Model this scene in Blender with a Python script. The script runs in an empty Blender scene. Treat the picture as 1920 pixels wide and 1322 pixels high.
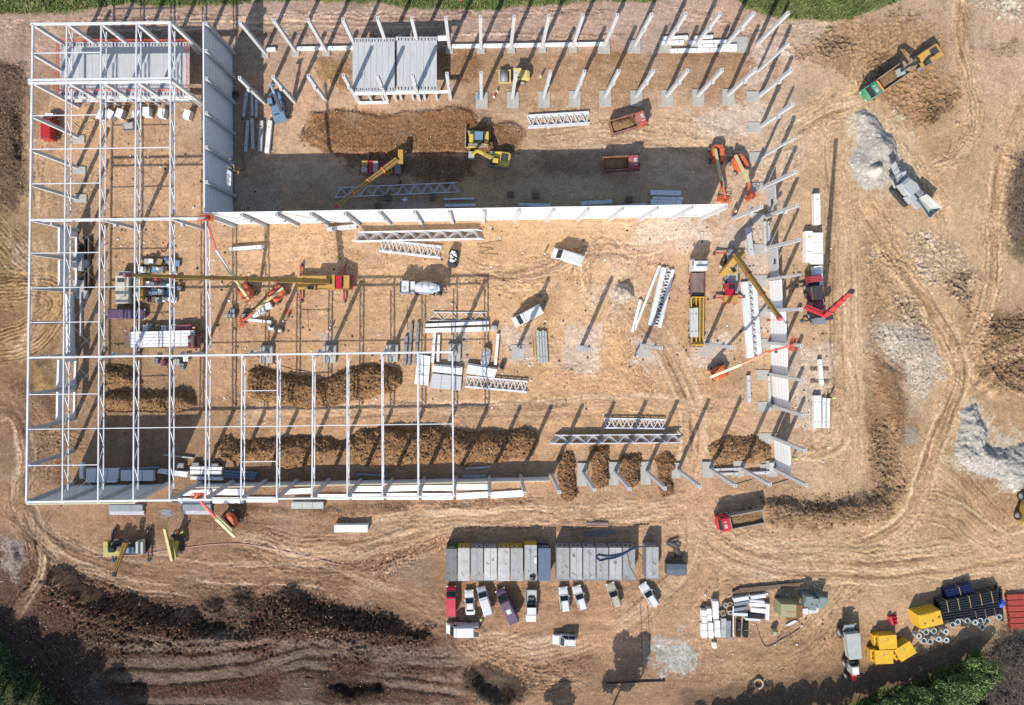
import bpy, bmesh, math, random
import numpy as np
from mathutils import Vector, Matrix
random.seed(7)
SC = bpy.context.scene
COL = SC.collection
# ---------------------------------------------------------------- camera, sky, sun, exposure
HC = 110.0                      # drone height, metres
NX, NY, PM = 905.0, 600.0, 10.0   # nadir of the photo, photo pixels per metre on the ground
cam_d = bpy.data.cameras.new('camera'); cam = bpy.data.objects.new('camera', cam_d); COL.objects.link(cam)
cam.location = (0, 0, HC); cam.rotation_euler = (0, 0, 0)
cam_d.sensor_width = 36; cam_d.lens = HC * PM / 1920 * 36
cam_d.shift_x = (960 - NX) / 1920; cam_d.shift_y = -(661 - NY) / 1920
cam_d.clip_start = 1; cam_d.clip_end = 20000
SC.camera = cam
SUN = Vector((0.511, 1.154, -1)).normalized()
EL = math.asin(-SUN.z)
w = bpy.data.worlds.new('World'); SC.world = w; w.use_nodes = True
nt = w.node_tree; bg = nt.nodes['Background']
sky = nt.nodes.new('ShaderNodeTexSky'); sky.sky_type = 'NISHITA'; sky.sun_disc = False
sky.sun_elevation = EL; sky.sun_rotation = math.atan2(-SUN.x, -SUN.y)
nt.links.new(sky.outputs[0], bg.inputs[0]); bg.inputs[1].default_value = 0.115
sl = bpy.data.lights.new('sun', 'SUN'); sl.energy = 3.75; sl.angle = math.radians(0.5); sl.color = (1, .94, .87)
so = bpy.data.objects.new('sun', sl); COL.objects.link(so)
so.rotation_euler = SUN.to_track_quat('-Z', 'Y').to_euler(); so.location = (-60, -120, 110)
SC.view_settings.view_transform = 'Standard'; SC.view_settings.look = 'None'
SC.view_settings.exposure = 0.79; SC.view_settings.gamma = 1
SC.cycles.max_bounces = 5
GAIN = 1.5                      # picture value of a lit horizontal surface of albedo 1

# ---------------------------------------------------------------- helpers
def lin(c):
    c = c / 255.0
    return c / 12.92 if c <= .04045 else ((c + .055) / 1.055) ** 2.4
def A(r, g, b):                 # albedo of a surface seen sunlit with this sRGB value
    return tuple(min(.82, lin(v) / GAIN) for v in (r, g, b))
def P(px, py, h=0.0):           # real-world point seen at photo pixel when it stands h metres up
    f = (HC - h) / HC
    return Vector(((px - NX) / PM * f, (NY - py) / PM * f, h))
MATS = {}
def M(name, col, rough=.65, metal=0., var=.12, scale=1.5, dust=.0, dustcol=(.34, .25, .17), streak=None, bump=0.):
    if name in MATS: return MATS[name]
    m = bpy.data.materials.new(name); m.use_nodes = True; t = m.node_tree; L = t.links.new
    b = t.nodes['Principled BSDF']; b.inputs['Roughness'].default_value = rough; b.inputs['Metallic'].default_value = metal
    tc = t.nodes.new('ShaderNodeTexCoord'); n = t.nodes.new('ShaderNodeTexNoise')
    n.inputs['Scale'].default_value = scale; n.inputs['Detail'].default_value = 6; n.inputs['Roughness'].default_value = .65
    src = tc.outputs['Object']
    if streak:
        mp = t.nodes.new('ShaderNodeMapping'); mp.inputs['Scale'].default_value = streak
        L(src, mp.inputs[0]); src = mp.outputs[0]
    L(src, n.inputs['Vector'])
    r = t.nodes.new('ShaderNodeValToRGB'); r.color_ramp.elements[0].position = .3; r.color_ramp.elements[1].position = .7
    r.color_ramp.elements[0].color = tuple(max(0, c * (1 - var)) for c in col) + (1,)
    r.color_ramp.elements[1].color = tuple(min(.9, c * (1 + var * .8)) for c in col) + (1,)
    L(n.outputs['Fac'], r.inputs[0]); out = r.outputs[0]
    if dust > 0:
        n2 = t.nodes.new('ShaderNodeTexNoise'); n2.inputs['Scale'].default_value = .9; n2.inputs['Detail'].default_value = 8
        L(tc.outputs['Object'], n2.inputs['Vector'])
        r2 = t.nodes.new('ShaderNodeMapRange'); r2.inputs['From Min'].default_value = .35; r2.inputs['From Max'].default_value = .75
        r2.inputs['To Max'].default_value = dust
        L(n2.outputs['Fac'], r2.inputs[0])
        mx = t.nodes.new('ShaderNodeMix'); mx.data_type = 'RGBA'
        L(r2.outputs[0], mx.inputs[0]); L(out, mx.inputs[6]); mx.inputs[7].default_value = dustcol + (1,)
        out = mx.outputs[2]
    L(out, b.inputs['Base Color'])
    if bump:
        bp = t.nodes.new('ShaderNodeBump'); bp.inputs['Strength'].default_value = bump; bp.inputs['Distance'].default_value = .05
        L(n.outputs['Fac'], bp.inputs['Height']); L(bp.outputs[0], b.inputs['Normal'])
    MATS[name] = m
    return m

class MB:
    def __init__(s): s.v = []; s.f = []; s.m = []
    def add(s, vs, fs, mi=0):
        o = len(s.v); s.v += [tuple(v) for v in vs]
        s.f += [tuple(i + o for i in f) for f in fs]; s.m += [mi] * len(fs)
        return s
    def box(s, c, d, rz=0, mi=0, top=(1, 1), sh=(0, 0), mat=None):
        x, y, z = (a / 2 for a in d); V = []
        for k, sz in ((1, -z), (0, z)):
            tx, ty = (1, 1) if k else top; ox, oy = (0, 0) if k else sh
            V += [Vector((-x * tx + ox, -y * ty + oy, sz)), Vector((x * tx + ox, -y * ty + oy, sz)), Vector((x * tx + ox, y * ty + oy, sz)), Vector((-x * tx + ox, y * ty + oy, sz))]
        R = mat if mat is not None else Matrix.Rotation(rz, 3, 'Z')
        return s.add([R @ v + Vector(c) for v in V], [(3, 2, 1, 0), (4, 5, 6, 7), (0, 1, 5, 4), (1, 2, 6, 5), (2, 3, 7, 6), (3, 0, 4, 7)], mi)
    def beam(s, p, q, wd, ht, mi=0, up=(0, 0, 1), w2=None, h2=None):
        p = Vector(p); q = Vector(q); d = (q - p).normalized(); up = Vector(up)
        if abs(d.dot(up)) > .98: up = Vector((0, 1, 0))
        y = up.cross(d).normalized(); z = d.cross(y)
        V = []
        for e, a, b in ((p, wd, ht), (q, w2 or wd, h2 or ht)):
            V += [e - y * a / 2 - z * b / 2, e + y * a / 2 - z * b / 2, e + y * a / 2 + z * b / 2, e - y * a / 2 + z * b / 2]
        return s.add(V, [(0, 1, 2, 3), (7, 6, 5, 4), (1, 0, 4, 5), (2, 1, 5, 6), (3, 2, 6, 7), (0, 3, 7, 4)], mi)
    def cyl(s, p, q, r, n=12, r2=None, mi=0, caps=True):
        p = Vector(p); q = Vector(q); d = (q - p).normalized(); a = d.orthogonal().normalized(); b = d.cross(a)
        r2 = r if r2 is None else r2; V = []
        for e, rr in ((p, r), (q, r2)):
            V += [e + (a * math.cos(2 * math.pi * i / n) + b * math.sin(2 * math.pi * i / n)) * rr for i in range(n)]
        F = [(i, (i + 1) % n, n + (i + 1) % n, n + i) for i in range(n)]
        if caps: F += [tuple(range(n - 1, -1, -1)), tuple(range(n, 2 * n))]
        return s.add(V, F, mi)
    def ring(s, p, q, ro, ri, n=16, mi=0):
        p = Vector(p); q = Vector(q); d = (q - p).normalized(); a = d.orthogonal().normalized(); b = d.cross(a); V = []
        for e, rr in ((p, ro), (q, ro), (q, ri), (p, ri)):
            V += [e + (a * math.cos(2 * math.pi * i / n) + b * math.sin(2 * math.pi * i / n)) * rr for i in range(n)]
        F = []
        for k in range(4):
            o, u = k * n, ((k + 1) % 4) * n
            F += [(o + i, o + (i + 1) % n, u + (i + 1) % n, u + i) for i in range(n)]
        return s.add(V, F, mi)
    def loft(s, secs, mi=0):
        n = len(secs[0]); V = [v for sc in secs for v in sc]; F = []
        for k in range(len(secs) - 1):
            F += [(k * n + i, k * n + (i + 1) % n, (k + 1) * n + (i + 1) % n, (k + 1) * n + i) for i in range(n)]
        F += [tuple(range(n - 1, -1, -1)), tuple((len(secs) - 1) * n + i for i in range(n))]
        return s.add(V, F, mi)
    def prism(s, pts, z0, z1, mi=0, top=None):     # plan outline, counter-clockwise
        n = len(pts); top = top or pts
        V = [(x, y, z0) for x, y in pts] + [(x, y, z1) for x, y in top]
        return s.add(V, [tuple(range(n - 1, -1, -1)), tuple(range(n, 2 * n))] + [(i, (i + 1) % n, n + (i + 1) % n, n + i) for i in range(n)], mi)
    def side(s, pts, y0, y1, mi=0):                # x-z outline extruded across y
        n = len(pts)
        V = [(x, y0, z) for x, z in pts] + [(x, y1, z) for x, z in pts]
        return s.add(V, [tuple(range(n)), tuple(range(2 * n - 1, n - 1, -1))] + [((i + 1) % n, i, n + i, n + (i + 1) % n) for i in range(n)], mi)
    def tube(s, pts, r, n=6, mi=0):
        for a, b in zip(pts[:-1], pts[1:]): s.cyl(a, b, r, n, mi=mi)
        return s
    def mesh(s, name, mats, smooth=False):
        me = bpy.data.meshes.new(name); me.from_pydata(s.v, [], s.f)
        for m in (mats if isinstance(mats, (list, tuple)) else [mats]): me.materials.append(m)
        if max(s.m, default=0): me.polygons.foreach_set('material_index', s.m)
        if smooth: me.polygons.foreach_set('use_smooth', [True] * len(s.f))
        bm = bmesh.new(); bm.from_mesh(me); bmesh.ops.recalc_face_normals(bm, faces=bm.faces); bm.to_mesh(me); bm.free()
        me.update(); return me
    def build(s, name, mats, parent=None, smooth=False):
        o = bpy.data.objects.new(name, s.mesh(name, mats, smooth)); COL.objects.link(o)
        if parent is not None: o.parent = parent
        return o
def tag(o, label=None, cat=None, group=None, kind=None):
    if label: o['label'] = label
    if cat: o['category'] = cat
    if group: o['group'] = group
    if kind: o['kind'] = kind
    return o
def thing(name, label, cat, loc, ang=0, group=None):
    o = bpy.data.objects.new(name, None); COL.objects.link(o); o.empty_display_size = .5
    o.location = loc; o.rotation_euler = (0, 0, math.radians(ang)); return tag(o, label, cat, group)
def dup(root, loc, ang=0, label=None, group=None):
    r = root.copy(); COL.objects.link(r); r.location = loc; r.rotation_euler = (0, 0, math.radians(ang))
    if label: r['label'] = label
    if group: r['group'] = group
    for ch in list(root.children):
        c = ch.copy(); COL.objects.link(c); c.parent = r
        for g in list(ch.children):
            d = g.copy(); COL.objects.link(d); d.parent = c
    return r
ORD = 'first second third fourth fifth sixth seventh eighth ninth tenth eleventh twelfth thirteenth fourteenth fifteenth sixteenth seventeenth eighteenth nineteenth twentieth'.split()

# ---------------------------------------------------------------- materials
m_conc = M('concrete', A(207, 208, 208), .85, var=.1, scale=1.2, dust=.06)
m_concd = M('concrete_pad', A(184, 182, 174), .9, var=.16, scale=1.5, dust=.3, dustcol=(.4, .33, .26))
m_slab = M('hollow_core_concrete', A(198, 200, 200), .85, var=.14, scale=.8, streak=(2.5, .5, 1))
m_steel = M('galvanised_white_steel', (.55, .565, .58), .5, var=.16, scale=.5, dust=.12)
m_white = M('white_panel', (.66, .66, .66), .5, var=.04, scale=.6)
m_panel = M('sandwich_panel', (.74, .745, .75), .45, var=.09, scale=.5, streak=(.2, 4, 1))
m_grey = M('grey_wall_panel', (.64, .65, .67), .7, var=.06, scale=.7)
m_foam = M('panel_core_foam', A(210, 205, 150), .9)
m_dark = M('dark_metal', (.035, .036, .04), .6, var=.3)
m_rubber = M('tyre_rubber', (.022, .021, .02), .9, dust=.35)
m_glass = M('vehicle_glass', (.018, .026, .028), .12, var=.1)
m_rim = M('wheel_rim', (.38, .38, .37), .5)
m_head = M('headlight_lens', (.6, .6, .58), .2)
m_tail = M('tail_light_lens', (.35, .02, .015), .3)
m_red = M('red_paint', A(200, 48, 62), .4, dust=.42)
m_maroon = M('maroon_paint', A(150, 58, 76), .45, dust=.42)
m_cwhite = M('white_car_paint', A(232, 232, 230), .3, var=.03, dust=.06)
m_purple = M('purple_paint', A(104, 76, 110), .4, dust=.2)
m_crimson = M('crimson_paint', A(205, 22, 62), .35, dust=.08)
m_beige = M('beige_car_paint', A(196, 184, 164), .3, dust=.1)
m_green = M('green_paint', A(38, 150, 112), .4, dust=.42)
m_yellow = M('crane_yellow', A(204, 158, 66), .45, dust=.42)
m_byellow = M('bright_yellow', A(240, 190, 34), .5, var=.14, dust=.2)
m_eyellow = M('excavator_yellow', A(232, 204, 66), .45, dust=.42)
m_lime = M('lime_yellow_paint', A(184, 174, 62), .5, var=.25, dust=.4)
m_orange = M('orange_paint', A(226, 98, 48), .5, var=.2, dust=.35)
m_cream = M('cream_boom', A(226, 214, 158), .45, dust=.05)
m_bgrey = M('blue_grey_paint', A(116, 152, 182), .45, dust=.15)
m_olive = M('olive_boom', A(182, 142, 52), .5, var=.2, dust=.15)
m_lgrey = M('light_grey_paint', A(186, 192, 186), .5, dust=.15)
m_mgrey = M('mid_grey_metal', A(140, 144, 150), .5, var=.15)
m_roofg = M('container_roof', A(172, 175, 174), .6, var=.26, scale=.7, dust=.2)
m_roofl = M('container_roof_pale', A(200, 200, 197), .6, var=.24, scale=.7, dust=.18)
m_roofd = M('tarred_container_roof', A(118, 120, 120), .7, var=.3, scale=1)
m_navy = M('navy_container', A(92, 112, 140), .5, var=.12, dust=.12)
m_wood = M('timber', A(176, 146, 104), .85, var=.2)
m_wdark = M('weathered_timber', A(128, 106, 86), .9, var=.25)
m_soil = M('loaded_soil', A(150, 118, 80), .98, var=.5, scale=3.5, bump=.8)
m_black = M('black_plastic', (.018, .018, .02), .35, var=.2)
m_terra = M('orange_plastic_pipe', A(206, 96, 76), .45, var=.1)
m_blue = M('blue_sheet', A(38, 44, 92), .4, var=.2)
m_tarp = M('olive_tarpaulin', A(168, 164, 124), .7, var=.1, dust=.15)
m_brown = M('rusty_sheet', A(134, 96, 50), .8, var=.2)
m_block = M('green_grey_blocks', A(134, 148, 144), .8, var=.12)
m_foil = M('silver_foil_wrap', A(210, 208, 214), .3, metal=.3, var=.3, scale=4, bump=1)
m_red2 = M('safety_net_red', A(240, 96, 80), .6)
m_vest = M('hi_vis_yellow', (.55, .8, .05), .7)
m_vesto = M('hi_vis_orange', (.85, .25, .04), .7)
m_skin = M('skin', (.45, .28, .2), .6)
m_trous = M('dark_trousers', (.05, .055, .08), .8)
m_ring = M('precast_ring_concrete', A(190, 196, 194), .85, var=.14, scale=2)
m_joint = M('panel_joint', A(150, 150, 150), .7)
# ---------------------------------------------------------------- the ground: one sheet, shaped and coloured by zone
GS, GX0, GY0, GX1, GY1 = 2, -160, -160, 2080, 1480
gx = np.arange(GX0, GX1 + 1, GS, dtype=np.float32); gy = np.arange(GY0, GY1 + 1, GS, dtype=np.float32)
W_, H_ = len(gx), len(gy)
PXX, PYY = np.meshgrid(gx, gy)
rng = np.random.default_rng(11)
def fnoise(beta, lo=0, ax=1., ay=1., shape=None):
    h, w0 = shape or (H_, W_)
    fy = np.fft.fftfreq(h)[:, None] * ay; fx = np.fft.rfftfreq(w0)[None, :] * ax
    f = np.sqrt(fx * fx + fy * fy); f[0, 0] = 1
    sp = f ** (-beta / 2); sp[f < lo] = 0; sp[0, 0] = 0
    ph = rng.normal(size=sp.shape) + 1j * rng.normal(size=sp.shape)
    n = np.fft.irfft2(sp * ph, s=(h, w0)); return (n / n.std()).astype(np.float32)
NB = fnoise(3.0); NM = fnoise(2.2, .004); NF = fnoise(1.2, .02); NW = fnoise(1.0, .05); NC = fnoise(1.6, .06)
NCL = .8 * fnoise(1.0, .13) + .5 * fnoise(1.8, .05)
NS = fnoise(4.0, .01); SH = fnoise(1.7, .008, ax=9, ay=1.); SV = fnoise(1.7, .008, ax=1., ay=9)
def sstep(a, b, x): t = np.clip((x - a) / (b - a), 0, 1); return t * t * (3 - 2 * t)
def sdf(poly, pad):
    xs = [p[0] for p in poly]; ys = [p[1] for p in poly]
    i0 = max(0, int((min(ys) - pad - GY0) / GS)); i1 = min(H_, int((max(ys) + pad - GY0) / GS) + 2)
    j0 = max(0, int((min(xs) - pad - GX0) / GS)); j1 = min(W_, int((max(xs) + pad - GX0) / GS) + 2)
    X = PXX[i0:i1, j0:j1]; Y = PYY[i0:i1, j0:j1]; D = np.full(X.shape, 1e9, np.float32); ins = np.zeros(X.shape, bool)
    n = len(poly)
    for k in range(n):
        (ax, ay), (bx, by) = poly[k], poly[(k + 1) % n]
        ex, ey = bx - ax, by - ay; t = np.clip(((X - ax) * ex + (Y - ay) * ey) / (ex * ex + ey * ey + 1e-9), 0, 1)
        D = np.minimum(D, (X - ax - t * ex) ** 2 + (Y - ay - t * ey) ** 2)
        if by != ay: ins ^= ((ay > Y) != (by > Y)) & (X < ex * (Y - ay) / (by - ay) + ax)
    return (slice(i0, i1), slice(j0, j1)), np.where(ins, 1, -1) * np.sqrt(D)
CTRL = """60 60 178 148 130;300 30 176 149 132;560 40 184 156 140;900 60 186 160 146;1200 50 192 166 150;1500 60 207 177 152;1750 40 192 162 137;1880 100 197 167 142
20 230 112 92 78;85 250 172 138 108;250 250 204 164 126;250 350 207 167 130;300 460 205 165 127;560 180 205 167 137;560 300 207 172 142
900 120 178 142 110;1150 110 184 144 110;1350 110 180 142 112;1100 260 213 179 143;1300 250 210 177 144;1420 230 212 182 154;550 480 209 169 130
900 500 212 172 130;1150 480 214 177 140;1000 580 210 170 127;750 600 210 170 130;1150 700 210 167 124;1300 720 207 165 124;600 780 207 164 122
20 450 138 112 84;20 560 135 110 76;80 560 176 146 106;70 420 182 150 112;60 700 150 118 88;30 850 148 118 93;100 970 172 137 107;300 1050 162 127 100;600 1040 168 131 103;760 1020 172 134 104
60 1090 105 80 66;300 1160 88 69 56;200 1250 118 90 77;500 1230 132 100 84;650 1180 105 78 62;100 1280 80 62 55;900 960 192 154 120;1150 960 192 154 120;1300 900 202 162 127
1100 1150 188 148 115;1300 1100 188 151 118;950 1200 168 131 101;1080 1250 152 120 94;1250 1300 162 127 100;1500 1030 197 162 130;1750 1050 192 157 124;1500 1230 162 128 98;1650 1100 192 157 127
1580 400 204 170 136;1590 650 199 165 133;1590 850 194 160 131;1700 300 197 161 127;1800 250 193 158 126;1760 430 200 168 138;1850 400 202 170 139;1690 560 186 152 118;1790 560 202 167 130;1880 560 195 162 135;1650 760 158 127 98
1720 650 188 168 152;1780 700 206 171 136;1880 650 148 117 90;1740 860 197 160 124;1860 950 174 138 106;1900 1050 192 157 127;700 300 200 165 135;420 250 175 145 120;1450 600 205 170 135"""
num = np.zeros((H_, W_, 3), np.float32); den = np.zeros((H_, W_), np.float32)
wx = PXX + 28 * NB + 10 * NM; wy = PYY + 28 * np.roll(NB, 333, 1) + 10 * np.roll(NM, 211, 1)
for row in CTRL.replace('\n', ';').split(';'):
    x, y, r, g, b = map(float, row.split()); d2 = (wx - x) ** 2 + (wy - y) ** 2
    k = 1 / (d2 + 900) ** 2; den += k; num += k[..., None] * np.array(A(r, g, b), np.float32)
C = num / den[..., None]
Z = 0.03 * NM + .012 * NF
ROCK = np.full((H_, W_), .12, np.float32)            # where loose stones lie
def paint(poly, col, soft=6, wob=6, a=1., z=0., zs=None, clod=0., rock=None, crgh=0.):
    sl, d = sdf(poly, soft + 3 * wob + 4); dh = d + .7 * wob * NS[sl]; d = d + wob * NM[sl] + wob * .5 * NF[sl]
    m = sstep(-soft / 2, soft / 2, d) * a
    c = np.array(A(*col), np.float32) * (1 + 1.5 * crgh * NCL[sl][..., None])
    C[sl] = C[sl] * (1 - m[..., None]) + np.clip(c, .01, .85) * m[..., None]
    if z or clod: Z[sl] += m * (0) + sstep(0, zs or soft, dh) * z + m * clod * .5 * NCL[sl]
    if rock is not None: ROCK[sl] = ROCK[sl] * (1 - m) + rock * m
def smooth(pts, st=7):
    p = [pts[0]] + list(pts) + [pts[-1]]; out = []
    for i in range(1, len(p) - 2):
        a, b, c, d = [np.array(q, float) for q in p[i - 1:i + 3]]; n = max(2, int(np.hypot(*(c - b)) / st))
        for k in range(n):
            t = k / n; out.append(.5 * (2 * b + (c - a) * t + (2 * a - 5 * b + 4 * c - d) * t * t + (3 * b - a - 3 * c + d) * t ** 3))
    out.append(np.array(pts[-1], float)); return out
TN = fnoise(1.0, .03, ax=26, ay=1., shape=(900, 600))   # streaks: long along the path (x), fine across (y)
def track(pts, wd, amp=.06, ca=.16, col=None, a=.6, rock=None, fine=1.5, tread=0., comb=0., per=7.):
    """wheel and crawler ruts along a path: real grooves, drier ridges"""
    q = smooth(pts); D = np.full((H_, W_), 1e6, np.float32); S = np.zeros((H_, W_), np.float32); s = 0.; off = int(rng.integers(0, 300))
    for p, r in zip(q[:-1], q[1:]):
        L = np.hypot(*(r - p))
        j0 = max(0, int((min(p[0], r[0]) - wd - GX0) / GS)); j1 = min(W_, int((max(p[0], r[0]) + wd - GX0) / GS) + 2)
        i0 = max(0, int((min(p[1], r[1]) - wd - GY0) / GS)); i1 = min(H_, int((max(p[1], r[1]) + wd - GY0) / GS) + 2)
        if j1 <= j0 or i1 <= i0 or L < .01: s += L; continue
        sl = (slice(i0, i1), slice(j0, j1)); X = PXX[sl] - p[0]; Y = PYY[sl] - p[1]; e = (r - p) / L
        t = np.clip(X * e[0] + Y * e[1], 0, L); c = X * e[1] - Y * e[0]
        dd = np.hypot(X - t * e[0], Y - t * e[1]) * np.where(c < 0, -1, 1); u = np.abs(dd) < np.abs(D[sl])
        D[sl] = np.where(u, dd, D[sl]); S[sl] = np.where(u, s + t, S[sl]); s += L
    I, J = np.nonzero(np.abs(D) < wd); d = D[I, J] + 2.5 * NS[I, J] + .35 * NM[I, J]; ss = S[I, J]
    v = TN[((d * fine * .6 + 450).astype(int)) % 900, ((ss / 3 + off).astype(int)) % 600]
    if comb: v = v * .5 + comb * np.sin(d * 2 * math.pi / per + 1.0 * NB[I, J] + .08 * NM[I, J]) * (.55 + .45 * np.clip(TN[((d * .12 + 200).astype(int)) % 900, ((ss / 4 + 2 * off).astype(int)) % 600], -1, 1))
    if tread: v = v + tread * np.sin(ss * 2 * math.pi / 6.) * (np.sin(d * .55) > .2)
    m = (1 - sstep(.6 * wd, wd, np.abs(d) + wd * .12 * NM[I, J])) * np.clip(np.minimum(ss, s - ss) / 30, 0, 1)
    amp *= .75; ca *= 1.8; Z[I, J] += m * amp * v
    if col is not None:
        c0 = np.array(A(*col), np.float32); C[I, J] = C[I, J] * (1 - a * m[:, None]) + c0 * a * m[:, None]
    C[I, J] *= np.clip(1 + ca * (m * np.clip(v, -2.2, 1.6))[:, None], .35, 1.5)
    if rock is not None: ROCK[I, J] = ROCK[I, J] * (1 - m) + rock * m

# --- fine mottling everywhere, then zones, then tracks
paint([(-200, -200), (2100, -200), (2100, 96), (-200, 96)], (186, 158, 142), 14, 4, .35, rock=.2)
# compacted pale road on the right of the hall
paint([(1552, 255), (1600, 255), (1612, 400), (1618, 640), (1626, 800), (1632, 915), (1500, 925), (1490, 870), (1545, 830), (1560, 760), (1560, 500)], (203, 170, 138), 10, 3, .75, rock=.03)
# rough stony soil between road and track
ro = dict(rock=.9, clod=.14, crgh=.2)
paint([(1625, 420), (1660, 440), (1700, 520), (1740, 640), (1700, 600), (1660, 600), (1650, 700), (1690, 790), (1700, 900), (1660, 900), (1640, 920), (1632, 700), (1622, 560)], (166, 134, 104), 16, 8, .75, **ro)
paint([(1690, 420), (1780, 440), (1840, 520), (1830, 560), (1790, 560), (1740, 520), (1700, 470)], (190, 164, 138), 20, 8, .75, rock=1, clod=.2, crgh=.22)
paint([(1700, 470), (1732, 500), (1745, 520), (1700, 520), (1640, 480), (1650, 465)], (196, 182, 168), 12, 6, .75, rock=1, clod=.22, crgh=.25)
paint([(1800, 0), (1930, 0), (1930, 30), (1850, 25)], (200, 190, 176), 10, 8, .8, rock=1, clod=.25, crgh=.3)
paint([(1590, 30), (1640, 25), (1760, 40), (1790, 100), (1760, 230), (1690, 240), (1650, 190), (1600, 150), (1500, 110), (1560, 70)], (168, 130, 96), 26, 10, .8, rock=.8, clod=.14, crgh=.14)
paint([(1655, 150), (1790, 130), (1800, 190), (1750, 230), (1690, 220)], (164, 128, 94), 26, 10, .7, rock=.5, clod=.16, crgh=.15)
paint([(1480, 85), (1600, 80), (1590, 105), (1490, 105)], (150, 120, 96), 18, 8, .7, rock=.9, clod=.25, crgh=.2)
paint([(1640, 615), (1700, 608), (1755, 640), (1765, 700), (1740, 760), (1700, 745), (1690, 700), (1665, 660)], (190, 178, 168), 16, 7, .85, z=.5, zs=40, clod=.14, rock=.8, crgh=.16)
paint([(1690, 745), (1740, 760), (1735, 790), (1700, 780)], (184, 166, 150), 20, 6, .7, clod=.05)
paint([(1650, 680), (1690, 690), (1705, 770), (1690, 830), (1660, 790), (1640, 740)], (140, 104, 76), 16, 7, .7, z=.5, zs=20, clod=.1, rock=.5, crgh=.12)
paint([(1695, 795), (1720, 800), (1722, 830), (1700, 832)], (168, 164, 158), 8, 3, .7)
paint([(1830, 590), (1960, 585), (1960, 745), (1860, 745), (1815, 715), (1820, 640)], (146, 116, 88), 44, 14, .85, z=.7, zs=40, clod=.25, rock=.6, crgh=.2)
track([(1830, 745), (1870, 690), (1930, 650)], 26, .2, .3, None, comb=1., per=22)
track([(1840, 640), (1880, 700), (1960, 740)], 22, .16, .25, None, comb=1., per=18)
paint([(1880, 290), (1925, 280), (1960, 480), (1900, 475), (1878, 420), (1880, 350)], (98, 84, 76), 16, 9, .9, z=1.0, zs=25, clod=.2, rock=.4, crgh=.2)
paint([(1870, 450), (1930, 460), (1930, 500), (1890, 480)], (106, 104, 60), 8, 5, .6)
for pl, cc in (([(1755, 188), (1792, 178), (1788, 210), (1760, 222), (1740, 230)], (118, 92, 68)), ([(1858, 92), (1905, 86), (1900, 98), (1870, 100)], (128, 102, 78)), ([(1782, 515), (1815, 520), (1832, 550), (1815, 575), (1785, 548)], (126, 106, 86)), ([(1640, 112), (1660, 100), (1665, 112), (1648, 122)], (116, 92, 70)),
        ([(1655, 18), (1740, 22), (1735, 32), (1660, 28)], (128, 104, 82)), ([(1545, 78), (1580, 72), (1590, 84), (1550, 90)], (120, 98, 78)), ([(1690, 565), (1712, 560), (1716, 590), (1698, 592)], (170, 150, 128)), ([(1728, 440), (1752, 436), (1760, 455), (1735, 462)], (212, 200, 188)), ([(1795, 245), (1822, 252), (1815, 266)], (140, 112, 86)), ([(1660, 480), (1682, 478), (1690, 500), (1668, 502)], (150, 140, 130)), ([(1840, 690), (1920, 680), (1930, 712), (1860, 712)], (116, 90, 70)), ([(1850, 610), (1920, 600), (1925, 622), (1870, 628)], (108, 88, 70))):
    paint(pl, cc, 20, 9, .75, clod=.3, rock=.8, crgh=.3)
for pl in ([(1600, 205), (1625, 198), (1665, 222), (1700, 262), (1712, 320), (1700, 350), (1655, 368), (1615, 372), (1600, 320)], [(1790, 752), (1835, 745), (1862, 800), (1910, 825), (1990, 815), (1990, 912), (1900, 932), (1840, 905), (1795, 880)], [(1140, 545), (1155, 530), (1180, 530), (1200, 560), (1188, 590), (1155, 590)]):
    paint(pl, (200, 188, 172), 26, 12, .8, clod=.03, rock=.6, crgh=.05)
# white gravel spread around the column footings
for g in ([(1395, 180), (1440, 150), (1480, 100), (1440, 85), (1400, 95), (1405, 140), (1395, 160)], [(1395, 190), (1440, 188), (1440, 240), (1400, 242)],
          [(1290, 215), (1380, 195), (1420, 235), (1380, 262), (1300, 245)], [(1450, 660), (1560, 650), (1562, 740), (1520, 810), (1500, 800), (1490, 720)],
          [(1190, 420), (1290, 405), (1330, 440), (1290, 470), (1230, 480), (1190, 470)], [(945, 620), (1000, 618), (1005, 690), (950, 695)], [(1065, 620), (1115, 618), (1115, 690), (1060, 690)],
          [(1185, 622), (1240, 618), (1240, 690), (1185, 690)], [(1300, 622), (1370, 640), (1360, 690), (1290, 690)], [(1350, 420), (1440, 420), (1440, 620), (1415, 620), (1400, 480), (1350, 460)]):
    paint(g, (212, 192, 176), 14, 7, .75, rock=.5, clod=.012, crgh=.05)
for g in ([(840, 620), (880, 625), (880, 680), (838, 680)], [(600, 630), (632, 630), (632, 690), (600, 690)], [(380, 225), (400, 235), (395, 250), (370, 245)], [(440, 350), (520, 330), (520, 400), (450, 400)], [(200, 225), (235, 230), (230, 245), (195, 240)]):
    paint(g, (190, 184, 176), 14, 6, .5)
paint([(690, 385), (790, 380), (840, 405), (700, 405)], (190, 180, 172), 12, 6, .5)
paint([(1100, 245), (1190, 240), (1200, 280), (1110, 290)], (208, 190, 172), 24, 8, .45)
paint([(1000, 260), (1330, 262), (1340, 285), (1000, 282)], (204, 174, 142), 24, 8, .4)
# dark dirt inside the big shadow
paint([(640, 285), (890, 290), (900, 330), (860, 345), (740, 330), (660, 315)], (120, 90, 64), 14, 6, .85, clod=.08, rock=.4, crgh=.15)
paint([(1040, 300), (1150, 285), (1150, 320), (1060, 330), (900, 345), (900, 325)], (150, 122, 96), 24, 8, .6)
paint([(980, 285), (1100, 290), (1090, 330), (985, 320)], (140, 112, 88), 18, 8, .6, crgh=.1)
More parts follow.
